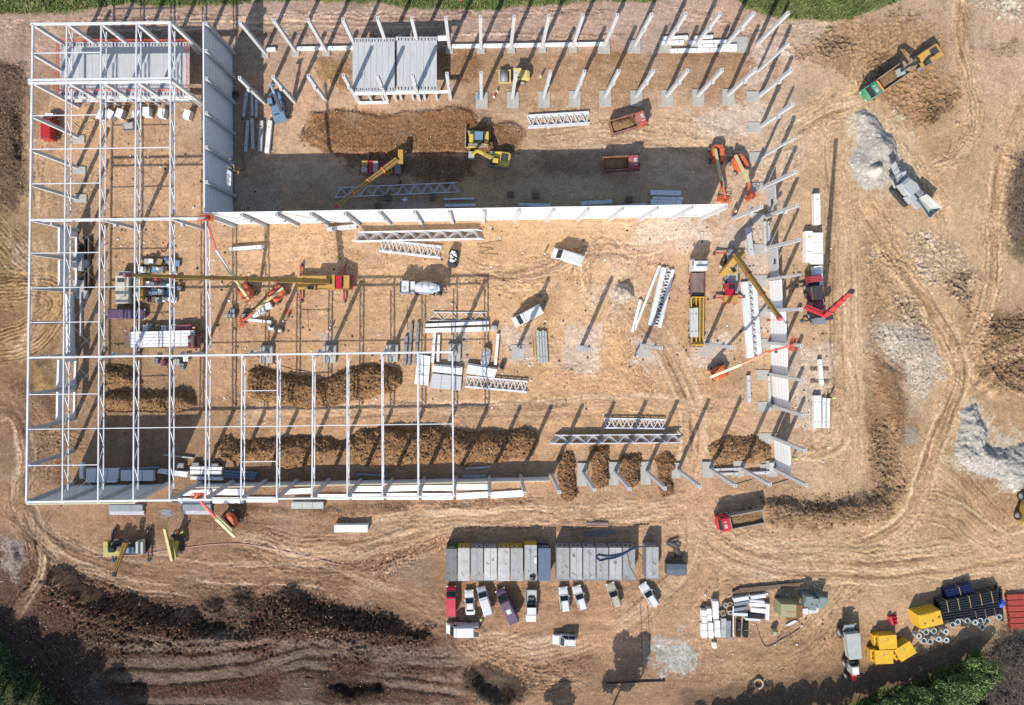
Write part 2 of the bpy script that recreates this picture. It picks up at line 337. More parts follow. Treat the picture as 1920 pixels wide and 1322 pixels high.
# freshly dug brown layer
paint([(583, 208), (620, 206), (660, 205), (720, 212), (780, 208), (850, 200), (890, 200), (900, 228), (960, 228), (985, 240), (985, 262), (970, 290), (900, 296), (830, 290), (640, 290), (590, 275), (560, 270), (562, 250), (580, 235)], (146, 106, 70), 6, 4, .97, z=.35, zs=8, clod=.075, rock=.6, crgh=.13)
paint([(600, 232), (850, 222), (860, 232), (600, 240)], (124, 90, 60), 10, 5, .5, clod=.04)
paint([(600, 262), (860, 258), (860, 268), (610, 272)], (124, 90, 60), 10, 5, .5, clod=.04)
paint([(592, 115), (660, 100), (662, 172), (640, 178), (605, 150)], (152, 118, 74), 10, 6, .85, clod=.07, rock=.4, z=.3, zs=20, crgh=.1)
paint([(820, 95), (880, 98), (905, 120), (880, 145), (822, 140)], (150, 112, 78), 12, 6, .85, clod=.06, rock=.5, crgh=.1)
paint([(905, 100), (1380, 98), (1395, 150), (1370, 162), (905, 166)], (172, 136, 100), 12, 5, .6, clod=.02, rock=.25)
paint([(1120, 95), (1400, 98), (1400, 112), (1120, 110)], (140, 106, 74), 10, 5, .6, clod=.05)
for x in (945, 1020, 1070, 1130):
    paint([(x, 168), (x + 60, 170), (x + 62, 205), (x, 205)], (178, 142, 108), 14, 7, .7, clod=.06, rock=.7)
paint([(120, 40), (330, 40), (375, 60), (385, 100), (330, 95), (150, 80), (110, 70)], (136, 108, 90), 14, 8, .5, clod=.05, rock=.4)
paint([(108, 60), (440, 50), (440, 66), (380, 75), (110, 72)], (150, 122, 100), 10, 6, .6, clod=.06)
# left side: debris and churned earth
paint([(-60, 105), (18, 108), (46, 122), (52, 165), (45, 220), (50, 300), (46, 340), (30, 390), (-60, 400)], (100, 80, 66), 14, 8, .9, z=.5, zs=30, clod=.18, rock=.5, crgh=.2)
paint([(22, 205), (42, 205), (45, 300), (30, 300)], (66, 54, 46), 8, 4, .7, z=-.5, zs=10)
paint([(18, 450), (48, 440), (55, 500), (20, 520)], (186, 168, 156), 12, 7, .7)
paint([(8, 715), (60, 700), (110, 745), (115, 800), (60, 790), (20, 760)], (112, 86, 66), 16, 8, .8, clod=.12, rock=.5, crgh=.12)
paint([(60, 800), (115, 795), (130, 860), (120, 910), (70, 905), (55, 850)], (114, 86, 64), 14, 8, .85, clod=.12, rock=.5, crgh=.14)
paint([(55, 675), (104, 665), (104, 735), (60, 740)], (164, 132, 86), 14, 6, .8, z=.5, zs=20)
paint([(105, 420), (180, 420), (185, 660), (150, 800), (108, 800)], (176, 144, 116), 14, 7, .6, rock=.8, clod=.03)
paint([(137, 450), (178, 440), (180, 540), (140, 545)], (120, 98, 82), 8, 4, .7, z=-.8, zs=12, clod=.05)
paint([(118, 300), (160, 300), (175, 400), (112, 410), (100, 360)], (168, 142, 118), 14, 8, .7, clod=.06, rock=.8)
paint([(430, 950), (600, 950), (900, 940), (1010, 930), (1000, 960), (700, 975), (560, 985), (450, 965)], (148, 112, 82), 14, 7, .75, clod=.07, rock=1, z=.3, zs=14, crgh=.1)
paint([(200, 940), (480, 940), (470, 1000), (230, 985)], (142, 108, 80), 16, 8, .65, clod=.04, rock=.6)
paint([(40, 990), (150, 935), (220, 985), (200, 1060), (80, 1040)], (172, 136, 106), 22, 8, .5)
# berm on the lower right
paint([(1425, 928), (1500, 936), (1570, 938), (1630, 920), (1660, 898), (1682, 918), (1676, 962), (1640, 985), (1560, 992), (1440, 988), (1425, 960)], (134, 106, 80), 16, 8, .9, z=1.3, zs=26, clod=.26, rock=.7, crgh=.18)
paint([(1620, 760), (1660, 790), (1680, 880), (1660, 900), (1640, 870), (1628, 800)], (130, 102, 76), 14, 7, .8, clod=.22, rock=1, crgh=.2)
paint([(1040, 840), (1270, 835), (1275, 935), (1200, 960), (1045, 940)], (180, 144, 110), 18, 8, .7, rock=.7, clod=.03)
paint([(1330, 895), (1450, 880), (1500, 905), (1500, 925), (1440, 930), (1340, 915)], (174, 138, 106), 14, 7, .6, rock=.9, clod=.05)
# dark spoil bottom left, terraces, pits
paint([(-160, 1100), (0, 1095), (60, 1070), (120, 1060), (300, 1120), (480, 1105), (600, 1130), (800, 1180), (880, 1250), (900, 1480), (-160, 1480)], (112, 83, 68), 26, 10, .85, clod=.12, rock=.5, crgh=.12)
paint([(60, 1075), (130, 1070), (300, 1125), (420, 1150), (500, 1090), (560, 1088), (800, 1170), (870, 1210), (760, 1225), (560, 1205), (430, 1230), (200, 1235), (90, 1170)], (100, 70, 56), 34, 14, .9, clod=.3, rock=.6, crgh=.22)
paint([(90, 1070), (130, 1080), (200, 1115), (300, 1135), (380, 1160), (450, 1175), (480, 1140), (500, 1120), (540, 1098), (590, 1130), (640, 1136), (720, 1152), (790, 1176), (826, 1195), (780, 1210), (650, 1200), (560, 1200), (470, 1218), (350, 1212), (240, 1200), (130, 1155), (95, 1100)], (90, 66, 53), 16, 8, .95, z=2.2, zs=30, clod=.22, rock=.6, crgh=.22)
paint([(-160, 1120), (40, 1118), (110, 1200), (230, 1300), (300, 1480), (-160, 1480)], (96, 72, 66), 20, 8, .8, clod=.03)  # cast shadow of the trees outside the corner put into the soil colour
paint([(-160, 1190), (0, 1195), (60, 1260), (130, 1330), (170, 1480), (-160, 1480)], (66, 82, 42), 10, 5, .95, clod=.04)
paint([(125, 1255), (170, 1260), (210, 1290), (240, 1330), (160, 1330), (118, 1280)], (132, 122, 116), 12, 6, .7)
paint([(480, 1205), (560, 1192), (700, 1215), (850, 1215), (885, 1245), (860, 1270), (700, 1250), (560, 1230), (300, 1275), (200, 1240)], (158, 130, 114), 20, 8, .7, rock=.2)
paint([(880, 1245), (895, 1242), (930, 1262), (975, 1270), (990, 1290), (975, 1318), (930, 1330), (895, 1310), (875, 1280)], (66, 52, 44), 14, 5, .95, z=-1.8, zs=30, clod=.08)
paint([(608, 1275), (660, 1268), (720, 1275), (725, 1300), (650, 1312), (615, 1300)], (70, 52, 42), 10, 5, .9, z=-1.2, zs=18, clod=.06)
paint([(10, 1015), (45, 1005), (55, 1050), (30, 1085), (5, 1070)], (160, 146, 138), 12, 8, .7, z=.7, zs=14, clod=.14, crgh=.2)
paint([(108, 1074), (125, 1072), (165, 1090), (198, 1110), (190, 1120), (162, 1118), (160, 1105), (120, 1088)], (176, 136, 102), 5, 3, 1)
for px, py, r, h in ((402, 1142, 28, 1.7), (450, 1128, 34, 2.0)):
    paint([(px + r * math.cos(t) * 1.05, py + r * math.sin(t)) for t in np.linspace(0, 6.28, 14)[:-1]], (84, 68, 58), 5, 2, .95, z=h, zs=r * 1.1, clod=.06)
paint([(730, 1050), (800, 1040), (805, 1100), (740, 1098), (690, 1080)], (150, 128, 108), 14, 7, .7, clod=.05)
paint([(845, 1220), (960, 1195), (1010, 1230), (960, 1262), (880, 1245)], (148, 116, 88), 18, 8, .6, clod=.03)
paint([(1228, 1210), (1290, 1205), (1312, 1240), (1280, 1262), (1250, 1260), (1230, 1235)], (172, 171, 166), 12, 14, .9, clod=.06, crgh=.1)
paint([(1340, 1220), (1480, 1200), (1500, 1270), (1380, 1290), (1300, 1280)], (166, 134, 98), 20, 8, .6, rock=1, clod=.03)
paint([(1280, 1330), (1280, 1300), (1500, 1270), (1650, 1235), (1850, 1190), (2080, 1180), (2080, 1480), (1280, 1480)], (108, 88, 74), 16, 6, .8, clod=.03, rock=.3)  # band of the hedge's cast shadow painted into the soil colour
paint([(1590, 1330), (1640, 1300), (1760, 1262), (1840, 1220), (1860, 1240), (1858, 1480), (1500, 1480)], (82, 108, 44), 10, 6, .95, clod=.06)
paint([(1852, 1200), (2080, 1180), (2080, 1480), (1858, 1480)], (116, 100, 100), 12, 6, .85, clod=.04)
paint([(1850, 1170), (1920, 1180), (1900, 1210), (1850, 1200)], (190, 164, 132), 12, 7, .7, rock=1)
# grass strips
GRASS = [[(-160, -160), (-160, 26), (30, 26), (110, 24), (160, 18), (235, 8), (330, 10), (430, 9), (470, 6), (480, -160)],
         [(480, -160), (480, 2), (700, 1), (740, 12), (790, 16), (870, 18), (940, 18), (965, 11), (1060, 9), (1080, 4), (1240, 2), (1240, -160)],
         [(1378, -160), (1382, -2), (1400, 14), (1432, 28), (1480, 36), (1560, 38), (1610, 30), (1650, 16), (1690, 0), (1700, -160)]]
for g in GRASS: paint(g, (98, 118, 54), 5, 3, .97, clod=.05, rock=0)
for x, y, r in ((60, 10, 22), (150, 4, 14), (380, 2, 16), (620, -4, 16), (770, 4, 12), (880, 6, 14), (1000, 2, 12), (1420, 12, 16), (1500, 20, 20), (1560, 26, 14), (1620, 8, 16)):
    paint([(x + r * 1.6 * math.cos(t_), y + r * .5 * math.sin(t_)) for t_ in np.linspace(0, 6.28, 9)[:-1]], (146, 134, 84), 12, 8, .7)
    paint([(x + 40 + r * 1.4 * math.cos(t_), y - 4 + r * .5 * math.sin(t_)) for t_ in np.linspace(0, 6.28, 9)[:-1]], (66, 92, 40), 12, 8, .6)
# tracks
tan = (208, 172, 130)
track([(1572, 260), (1578, 400), (1582, 600), (1590, 760), (1600, 915)], 44, .03, .07, None, tread=.5)
track([(1560, 700), (1560, 790), (1530, 835), (1480, 850)], 26, .05, .12)
track([(1490, 230), (1540, 205), (1610, 180), (1650, 165)], 34, .05, .12, tan, .4)
track([(1440, 280), (1500, 240), (1560, 215), (1620, 200)], 26, .05, .12)
track([(1600, 360), (1640, 420), (1690, 500), (1740, 570), (1785, 640), (1800, 700), (1770, 790), (1735, 880), (1715, 960), (1640, 1020), (1500, 1060)], 34, .06, .12, (208, 170, 132), .75, .05)
track([(1960, 150), (1900, 240), (1875, 330), (1862, 420), (1862, 500), (1850, 560), (1830, 620), (1800, 690)], 26, .06, .13, (202, 164, 130), .75, .05)
track([(1810, -40), (1800, 60), (1815, 150), (1830, 230), (1800, 290), (1730, 320)], 22, .06, .12, (198, 164, 134), .6, .1)
track([(1650, 210), (1700, 280), (1750, 350), (1790, 420)], 24, .05, .13, (204, 166, 132), .5)
track([(1960, 590), (1880, 610), (1830, 640), (1800, 690)], 20, .07, .15)
track([(1700, 950), (1780, 960), (1840, 1000), (1880, 1040)], 50, .07, .18, (186, 150, 114), .5, comb=.7, per=8)
track([(1740, 860), (1790, 890), (1850, 960), (1900, 1010)], 34, .07, .18, comb=.8, per=7)
track([(1290, 960), (1400, 1040), (1600, 1060), (1800, 1040), (2000, 1010)], 66, .04, .08, (199, 164, 130), .6, .06)
track([(1280, 930), (1300, 830), (1290, 740), (1240, 640), (1180, 560), (1130, 500)], 40, .04, .07, None, tread=.3)
track([(1100, 560), (1090, 490), (1130, 460), (1210, 480), (1260, 470)], 24, .07, .13, None, tread=.4)
track([(1230, 520), (1190, 550), (1150, 600), (1170, 680), (1240, 760)], 34, .05, .09)
track([(1000, 760), (1150, 740), (1300, 760), (1420, 800)], 46, .03, .06)
track([(860, 500), (920, 520), (1000, 510), (1080, 480)], 34, .07, .13)
track([(880, 470), (910, 520), (980, 545), (1050, 540)], 24, .06, .12)
track([(420, 500), (560, 510), (700, 520), (900, 560), (1080, 620)], 60, .02, .05)
track([(1000, 265), (1100, 250), (1200, 255), (1330, 275)], 30, .05, .11)
track([(1190, 225), (1280, 240), (1380, 270), (1440, 300)], 30, .04, .09)
track([(440, 780), (600, 770), (800, 765), (1000, 770), (1150, 760)], 30, .03, .07)
track([(70, 240), (75, 300), (80, 360), (85, 430)], 26, .06, .13)
track([(-40, 410), (20, 470), (60, 520), (80, 560)], 40, .09, .28, (172, 142, 102), .4, fine=.7, comb=1.1)
track([(-40, 650), (40, 640), (90, 600), (100, 560), (60, 540), (-40, 550)], 42, .10, .34, (176, 142, 94), .5, fine=.65, comb=1.5, per=6.5)
track([(-40, 780), (30, 770), (70, 830), (60, 900), (40, 960), (80, 1010), (200, 1060)], 44, .05, .10, (172, 138, 108), .6)
track([(60, 820), (90, 815), (180, 835)], 22, .10, .3, comb=1.)
track([(80, 940), (60, 1010), (70, 1080), (40, 1130), (20, 1180)], 30, .12, .25, (120, 90, 74), .6, comb=1., per=9)
track([(0, 960), (40, 985), (60, 1040), (120, 1070), (260, 1110)], 16, .10, .25, None, comb=1., per=8)
track([(60, 980), (120, 1040), (200, 1085), (330, 1120), (480, 1100)], 34, .07, .16, (140, 108, 84), .4)
track([(230, 1040), (400, 1075), (560, 1075), (700, 1110), (860, 1175), (880, 1240)], 46, .06, .14, (170, 134, 106), .45)
track([(430, 1010), (520, 1040), (640, 1055), (760, 1020), (860, 985)], 40, .08, .22)
track([(470, 1000), (560, 1025), (660, 1020)], 26, .09, .28, comb=1., per=8)
track([(640, 1060), (720, 1030), (800, 1010)], 24, .09, .25, comb=.9, per=8)
track([(690, 1085), (760, 1055), (800, 1060)], 22, .08, .2, tread=1.)
track([(640, 985), (800, 975), (1000, 970), (1200, 960), (1300, 940)], 36, .06, .13, (188, 150, 118), .4)
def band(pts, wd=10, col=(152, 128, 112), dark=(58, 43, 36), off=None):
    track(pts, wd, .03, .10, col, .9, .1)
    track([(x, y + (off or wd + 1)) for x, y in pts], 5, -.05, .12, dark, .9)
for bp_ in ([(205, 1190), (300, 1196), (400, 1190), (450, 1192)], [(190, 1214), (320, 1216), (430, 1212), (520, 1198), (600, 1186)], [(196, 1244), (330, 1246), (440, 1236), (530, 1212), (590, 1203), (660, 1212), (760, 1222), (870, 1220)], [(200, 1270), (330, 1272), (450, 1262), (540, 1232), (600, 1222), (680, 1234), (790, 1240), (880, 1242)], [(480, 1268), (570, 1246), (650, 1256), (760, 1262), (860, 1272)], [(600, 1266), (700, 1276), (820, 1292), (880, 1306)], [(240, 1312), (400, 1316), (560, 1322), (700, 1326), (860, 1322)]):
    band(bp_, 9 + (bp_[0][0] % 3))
paint([(150, 1150), (240, 1185), (200, 1210), (160, 1190)], (120, 94, 76), 18, 8, .6, clod=.3, rock=.7, crgh=.25)
track([(-20, 1150), (60, 1200), (140, 1290), (200, 1350)], 34, .08, .16, (104, 76, 70), .5)
track([(860, 1180), (900, 1215), (960, 1230), (1040, 1220), (1120, 1190)], 36, .08, .2, comb=.8, per=9)
track([(900, 1190), (940, 1240), (1020, 1270), (1120, 1255)], 34, .09, .22)
track([(880, 1230), (960, 1200), (1010, 1195)], 24, .09, .24, comb=.8, per=8)
track([(1140, 1180), (1230, 1120), (1290, 1050), (1300, 960)], 40, .03, .08)
track([(1450, 1230), (1520, 1180), (1560, 1130), (1640, 1070)], 40, .05, .12)
track([(1500, 1250), (1560, 1200), (1600, 1160)], 26, .05, .13)
track([(-20, 80), (150, 70), (400, 55), (800, 56), (1150, 52)], 34, .02, .06)
track([(-20, 48), (300, 34), (700, 30), (1150, 26)], 12, .08, .22)
track([(480, 66), (700, 66), (900, 67), (1180, 64)], 6, .07, .25)
track([(1240, 20), (1300, 30), (1380, 46), (1440, 55), (1590, 50)], 18, .06, .12)
track([(640, 268), (760, 262), (880, 260)], 30, .03, .1, None, tread=1.)
track([(1330, 300), (1420, 330), (1480, 300), (1470, 250)], 40, .04, .1)
track([(700, 150 + 800), (900, 945), (1040, 940)], 14, .05, .14)
track([(430, 440), (600, 455), (700, 500)], 26, .03, .08)
track([(400, 720), (520, 775), (420, 800)], 30, .03, .07)
track([(1060, 420), (1180, 430), (1300, 420), (1360, 450)], 24, .03, .07)
track([(860, 480), (930, 505), (1010, 540)], 20, .07, .16, comb=.8, per=6)
track([(1130, 590), (1080, 520), (1120, 470), (1200, 500)], 16, .05, .12, tread=1.2)
track([(990, 720), (1100, 690), (1160, 720), (1260, 800)], 26, .04, .08)
track([(1500, 290), (1480, 260), (1500, 230), (1540, 250), (1545, 300)], 22, .06, .14, comb=.8, per=6)
track([(1640, 180), (1620, 130), (1660, 90)], 24, .07, .16, comb=.9, per=7)
track([(1720, 330), (1780, 300), (1810, 240), (1815, 180)], 20, .06, .13)
track([(1950, 620), (1860, 660), (1820, 700)], 24, .08, .18, comb=.8, per=9)
track([(1450, 1080), (1600, 1075), (1760, 1060), (1960, 1075)], 40, .03, .07)
track([(1300, 980), (1420, 1020), (1560, 1030)], 30, .05, .11)
track([(300, 960), (420, 985), (520, 1000)], 18, .06, .16, comb=.6, per=7)
track([(1290, 1180), (1340, 1090), (1420, 1060)], 24, .04, .10)
def tyres(pts, gauge=17, ca=.13, amp=.03, wd=3.4):
    q = smooth(pts, 12); dv = np.gradient(np.array(q), axis=0); nn = np.stack([dv[:, 1], -dv[:, 0]], 1); nn /= np.linalg.norm(nn, axis=1)[:, None] + 1e-9
    for s in (-1, 1): track([tuple(p) for p in np.array(q) + nn * s * gauge / 2], wd, amp, ca, None, tread=1.3, comb=.01)
for tr in ([(560, 480), (700, 500), (860, 505), (1000, 470), (1030, 480)], [(1100, 500), (1150, 560), (1160, 650), (1240, 740), (1290, 860), (1300, 960)], [(840, 540), (930, 560), (1010, 600), (1100, 720), (1250, 780)], [(1010, 570), (1080, 520), (1180, 470), (1290, 450), (1370, 430)],
           [(1302, 660), (1300, 760), (1285, 860), (1270, 960), (1180, 1010)], [(1340, 975), (1250, 970), (1100, 975), (900, 965)], [(1570, 900), (1566, 700), (1570, 500), (1580, 300), (1620, 190)], [(1600, 910), (1598, 700), (1600, 480), (1602, 340)],
           [(1690, 480), (1760, 590), (1800, 680), (1770, 800), (1720, 950), (1600, 1040), (1450, 1060)], [(1870, 260), (1862, 420), (1855, 560), (1815, 660)], [(1200, 240), (1300, 262), (1400, 290), (1470, 250), (1560, 205)], [(1195, 312), (1290, 320), (1370, 380), (1390, 400)],
           [(1920, 1030), (1750, 1050), (1550, 1050), (1400, 1030), (1330, 985)], [(860, 1230), (930, 1210), (1000, 1160), (1000, 1165)], [(1060, 1205), (1150, 1190), (1250, 1110), (1290, 1010)], [(1588, 1150), (1580, 1090), (1500, 1060), (1380, 1050)],
           [(330, 960), (300, 1040), (420, 1070), (600, 1070), (800, 1150)], [(560, 1010), (700, 1000), (830, 975)], [(80, 300), (84, 240), (100, 180), (90, 60)], [(960, 140), (1060, 136), (1200, 142), (1350, 136)], [(945, 128), (1080, 122), (1250, 126)], [(270, 470), (230, 460), (225, 350), (240, 260)], [(420, 750), (560, 780), (800, 772), (1000, 780)], [(380, 520), (400, 600), (415, 720), (400, 800)]):
    tyres(tr)
def road(pts, wd, pale=(214, 182, 148), n=6, dark=(132, 100, 74), a=.8, seed=0):
    track(pts, wd, .02, .06, pale, a, .04); q = smooth(pts, 10); dv = np.gradient(np.array(q), axis=0); nn = np.stack([dv[:, 1], -dv[:, 0]], 1); nn /= np.linalg.norm(nn, axis=1)[:, None] + 1e-9
    r = random.Random(seed + int(pts[0][0])); L = len(q)
    for k in range(n):
        o = r.uniform(-.85, .85) * wd; i0 = int(r.uniform(0, .45) * L); i1 = int(r.uniform(.55, 1) * L)
        if i1 - i0 < 4: continue
        w2 = o + r.uniform(-.3, .3) * wd
        ln = [tuple(np.array(q[i]) + nn[i] * (o + (w2 - o) * (i - i0) / (i1 - i0))) for i in range(i0, i1, 2)]
        if len(ln) > 3: track(ln, r.uniform(2.6, 4.6), -.035, .08, dark if k % 3 else (226, 198, 166), r.uniform(.3, .6))
for k, (pts, wd, n) in enumerate((([(1600, 365), (1640, 420), (1690, 500), (1740, 570), (1785, 640), (1800, 700), (1772, 790), (1738, 880), (1712, 960), (1640, 1020), (1500, 1055)], 24, 14), ([(1960, 150), (1900, 240), (1872, 330), (1862, 420), (1862, 500), (1850, 560), (1830, 620), (1796, 690)], 18, 10), ([(1812, -40), (1800, 60), (1815, 150), (1832, 230), (1805, 290), (1735, 325)], 12, 7), ([(1650, 205), (1700, 275), (1750, 350), (1790, 415)], 14, 7),
        ([(1290, 965), (1400, 1035), (1600, 1058), (1800, 1040), (2000, 1005)], 44, 16), ([(1490, 232), (1540, 205), (1610, 180), (1655, 160)], 22, 9), ([(1445, 290), (1500, 245), (1560, 215), (1620, 196)], 16, 6), ([(1574, 262), (1580, 400), (1584, 600), (1592, 760), (1602, 912)], 30, 9), ([(1590, 780), (1575, 830), (1530, 850), (1480, 835)], 16, 8),
        ([(-30, 790), (25, 775), (50, 850), (40, 930), (75, 1000), (190, 1062), (330, 1085)], 26, 12), ([(40, 920), (75, 1010), (80, 1070), (45, 1130), (20, 1180)], 16, 9), ([(0, 945), (50, 985), (120, 1050), (250, 1100), (380, 1120)], 14, 8), ([(240, 1042), (400, 1072), (560, 1070), (700, 1105), (860, 1170)], 30, 12), ([(640, 985), (800, 972), (1000, 966), (1200, 958), (1300, 930)], 26, 10), ([(560, 1040), (680, 1030), (780, 1000), (860, 985)], 20, 10), ([(430, 1005), (520, 1030), (640, 1045)], 20, 10),
        ([(1282, 930), (1300, 830), (1290, 740), (1240, 640), (1180, 560), (1130, 500)], 30, 10), ([(860, 480), (920, 515), (1000, 512), (1080, 475), (1200, 470), (1290, 460)], 20, 10), ([(1000, 268), (1100, 252), (1200, 256), (1330, 278)], 22, 8), ([(440, 782), (600, 772), (800, 768), (1000, 768), (1200, 755), (1400, 790)], 20, 8), ([(1140, 1180), (1230, 1115), (1290, 1045), (1300, 960)], 24, 7), ([(870, 1230), (930, 1205), (1010, 1225), (1110, 1190)], 24, 12), ([(1700, 955), (1780, 965), (1850, 1010), (1900, 1040)], 30, 14), ([(1740, 870), (1790, 900), (1850, 965)], 20, 10), ([(-40, 62), (300, 52), (700, 46), (1150, 42)], 20, 8), ([(75, 235), (76, 300), (82, 430)], 18, 9), ([(60, 440), (75, 520), (60, 620), (20, 680)], 22, 12), ([(1960, 640), (1880, 660), (1825, 690)], 14, 8))):
    sh = (188, 158, 140) if pts[0][1] == 62 else (156, 122, 96) if pts[0][0] < 260 and pts[0][1] > 700 else (204, 168, 134)
    if pts[0][0] < 100 and pts[0][1] > 700: n *= 2
    road(pts, wd, sh, n, (88, 64, 50) if pts[0][0] < 100 and pts[0][1] > 700 else (138, 106, 80), .55, k)
paint([(872, 1252), (905, 1250), (940, 1262), (975, 1268), (995, 1286), (985, 1312), (940, 1326), (900, 1312), (876, 1286)], (74, 59, 50), 12, 5, .93, clod=.06, crgh=.1)
paint([(985, 1260), (1010, 1270), (1005, 1300), (985, 1312)], (110, 90, 74), 14, 6, .7)
paint([(608, 1270), (665, 1264), (722, 1276), (722, 1302), (650, 1312), (612, 1300)], (82, 62, 50), 12, 6, .85, clod=.06)
for pl in ([(180, 1222), (330, 1226), (480, 1218), (520, 1208), (500, 1226), (430, 1232), (200, 1236)], [(480, 1190), (560, 1180), (620, 1186), (560, 1196)], [(190, 1286), (420, 1284), (520, 1256), (560, 1268), (440, 1304), (200, 1306)], [(600, 1240), (760, 1248), (860, 1254), (850, 1262), (640, 1258)]):
    paint(pl, (106, 72, 56), 10, 5, .75, clod=.12, crgh=.2, rock=.5)
# speckle: small pale stones and dark crumbs
st = rng.random((H_, W_)); sk = (st > 1 - .017 * (.15 + 2.4 * ROCK ** 1.3)); C[sk] = np.clip(C[sk] * 1.5 + .05, 0, .8); Z[sk] += .05
sk = (st < .015 * (.15 + 2.4 * ROCK ** 1.3)); C[sk] *= .62
mid = sstep(400, 470, PXX) * (1 - sstep(1480, 1560, PXX)); C *= (1 + .05 * NM + .06 * NF + .075 * NW + .055 * SH * mid + .05 * SV * (1 - mid) * (PYY < 930) + .05 * SH * (PYY >= 930) - .10 * sstep(.9, 2.2, np.roll(NB, 400, 1) + .5 * NM) + .05 * sstep(.8, 2., np.roll(NM, 500, 1)))[..., None]
Z += .012 * NW + .012 * SH * mid + .012 * SV * (1 - mid)
vignette = sstep(1060, 1200, PYY + 40 * NB) * (1 - sstep(760, 940, PXX + 30 * NM)); C *= (1 - .36 * vignette)[..., None]  # vignette toward the lower left corner darkened into the soil colour
mid0 = 1 - sstep(1460, 1560, PXX); C[..., 2] *= 1 - .07 * (1 - mid0); ble = sstep(.7, 1.9, np.roll(NS, 200, 0) + .35 * NM) * (.06 + .14 * mid0); C = C * (1 - ble[..., None]) + np.array(A(218, 194, 168), np.float32) * ble[..., None] * (.35 + .65 * C[..., :1] / .4)
C *= (1 - .16 * sstep(.8, 2., np.roll(NS, 350, 1) + .4 * NM))[..., None]
C *= np.array([1.0, .985, .935], np.float32); C = C * .94 + .06 * C.mean(2, keepdims=True); C = np.clip(C, .008, .82)
def gz(px, py):
    return float(Z[int(np.clip((py - GY0) / GS, 0, H_ - 1)), int(np.clip((px - GX0) / GS, 0, W_ - 1))])
def G(px, py):
    p = P(px, py); p.z = max(-.05, gz(px, py)); return p

m_ground = bpy.data.materials.new('site_soil'); m_ground.use_nodes = True; t = m_ground.node_tree; L = t.links.new
b = t.nodes['Principled BSDF']; b.inputs['Roughness'].default_value = .96; b.inputs['Specular IOR Level'].default_value = .15
at = t.nodes.new('ShaderNodeAttribute'); at.attribute_name = 'Col'; tc = t.nodes.new('ShaderNodeTexCoord')
n = t.nodes.new('ShaderNodeTexNoise'); n.inputs['Scale'].default_value = 3.2; n.inputs['Detail'].default_value = 8; n.inputs['Roughness'].default_value = .75
L(tc.outputs['Object'], n.inputs['Vector'])
mr = t.nodes.new('ShaderNodeMapRange'); mr.inputs['From Min'].default_value = .3; mr.inputs['From Max'].default_value = .7; mr.inputs['To Min'].default_value = .72; mr.inputs['To Max'].default_value = 1.26
L(n.outputs['Fac'], mr.inputs[0]); mu = t.nodes.new('ShaderNodeVectorMath'); mu.operation = 'SCALE'
L(at.outputs['Color'], mu.inputs[0]); L(mr.outputs[0], mu.inputs['Scale']); L(mu.outputs[0], b.inputs['Base Color'])
bp = t.nodes.new('ShaderNodeBump'); bp.inputs['Strength'].default_value = .55; bp.inputs['Distance'].default_value = .12
L(n.outputs['Fac'], bp.inputs['Height']); L(bp.outputs[0], b.inputs['Normal'])

def sheet(name, xs, ys, Zf, Cf, keep=None):
    """grid mesh over photo pixels xs, ys (1-D) with heights and colours"""
    h, w0 = Zf.shape; co = np.empty((h, w0, 3), np.float32)
    co[..., 0] = (xs[None, :] - NX) / PM; co[..., 1] = (NY - ys[:, None]) / PM; co[..., 2] = Zf
    i, j = np.meshgrid(np.arange(h - 1), np.arange(w0 - 1), indexing='ij')
    if keep is not None:
        k = keep[:-1, :-1] | keep[1:, :-1] | keep[:-1, 1:] | keep[1:, 1:]; i, j = i[k], j[k]
    a = (i * w0 + j).ravel(); q = np.stack([a + w0, a + w0 + 1, a + 1, a], 1)
    used, inv = np.unique(q, return_inverse=True); q = inv.reshape(-1, 4)
    me = bpy.data.meshes.new(name); me.vertices.add(len(used)); me.vertices.foreach_set('co', co.reshape(-1, 3)[used].ravel())
    nq = len(q); me.loops.add(nq * 4); me.polygons.add(nq)
    me.loops.foreach_set('vertex_index', q.ravel().astype(np.int32)); me.polygons.foreach_set('loop_start', np.arange(0, nq * 4, 4, dtype=np.int32))
    me.update(calc_edges=True)
    ca = me.color_attributes.new('Col', 'FLOAT_COLOR', 'POINT')
    rgba = np.ones((len(used), 4), np.float32); rgba[:, :3] = Cf.reshape(-1, 3)[used]; ca.data.foreach_set('color', rgba.ravel())
    me.polygons.foreach_set('use_smooth', np.ones(nq, bool)); me.materials.append(m_ground); me.validate()
    o = bpy.data.objects.new(name, me); COL.objects.link(o); return o
ox = np.array([60, 200, 600, 2000, 6000, 20000, 60000], np.float32)
xs = np.concatenate([GX0 - ox[::-1], gx, GX1 + ox]); ys = np.concatenate([GY0 - ox[::-1], gy, GY1 + ox])
Zp = np.pad(Z, 7, mode='edge'); Cp = np.pad(C, ((7, 7), (7, 7), (0, 0)), mode='edge')
far = np.array(A(112, 118, 72), np.float32)
for k in range(7):
    f = [1, 1, 1, 1, 1, .95, .6][k]
    for s in (np.s_[k, :], np.s_[-1 - k, :], np.s_[:, k], np.s_[:, -1 - k]): Cp[s] = Cp[s] * (1 - f) + far * f; Zp[s] *= 1 - f
tag(sheet('ground', xs, ys, Zp, Cp), kind='structure')

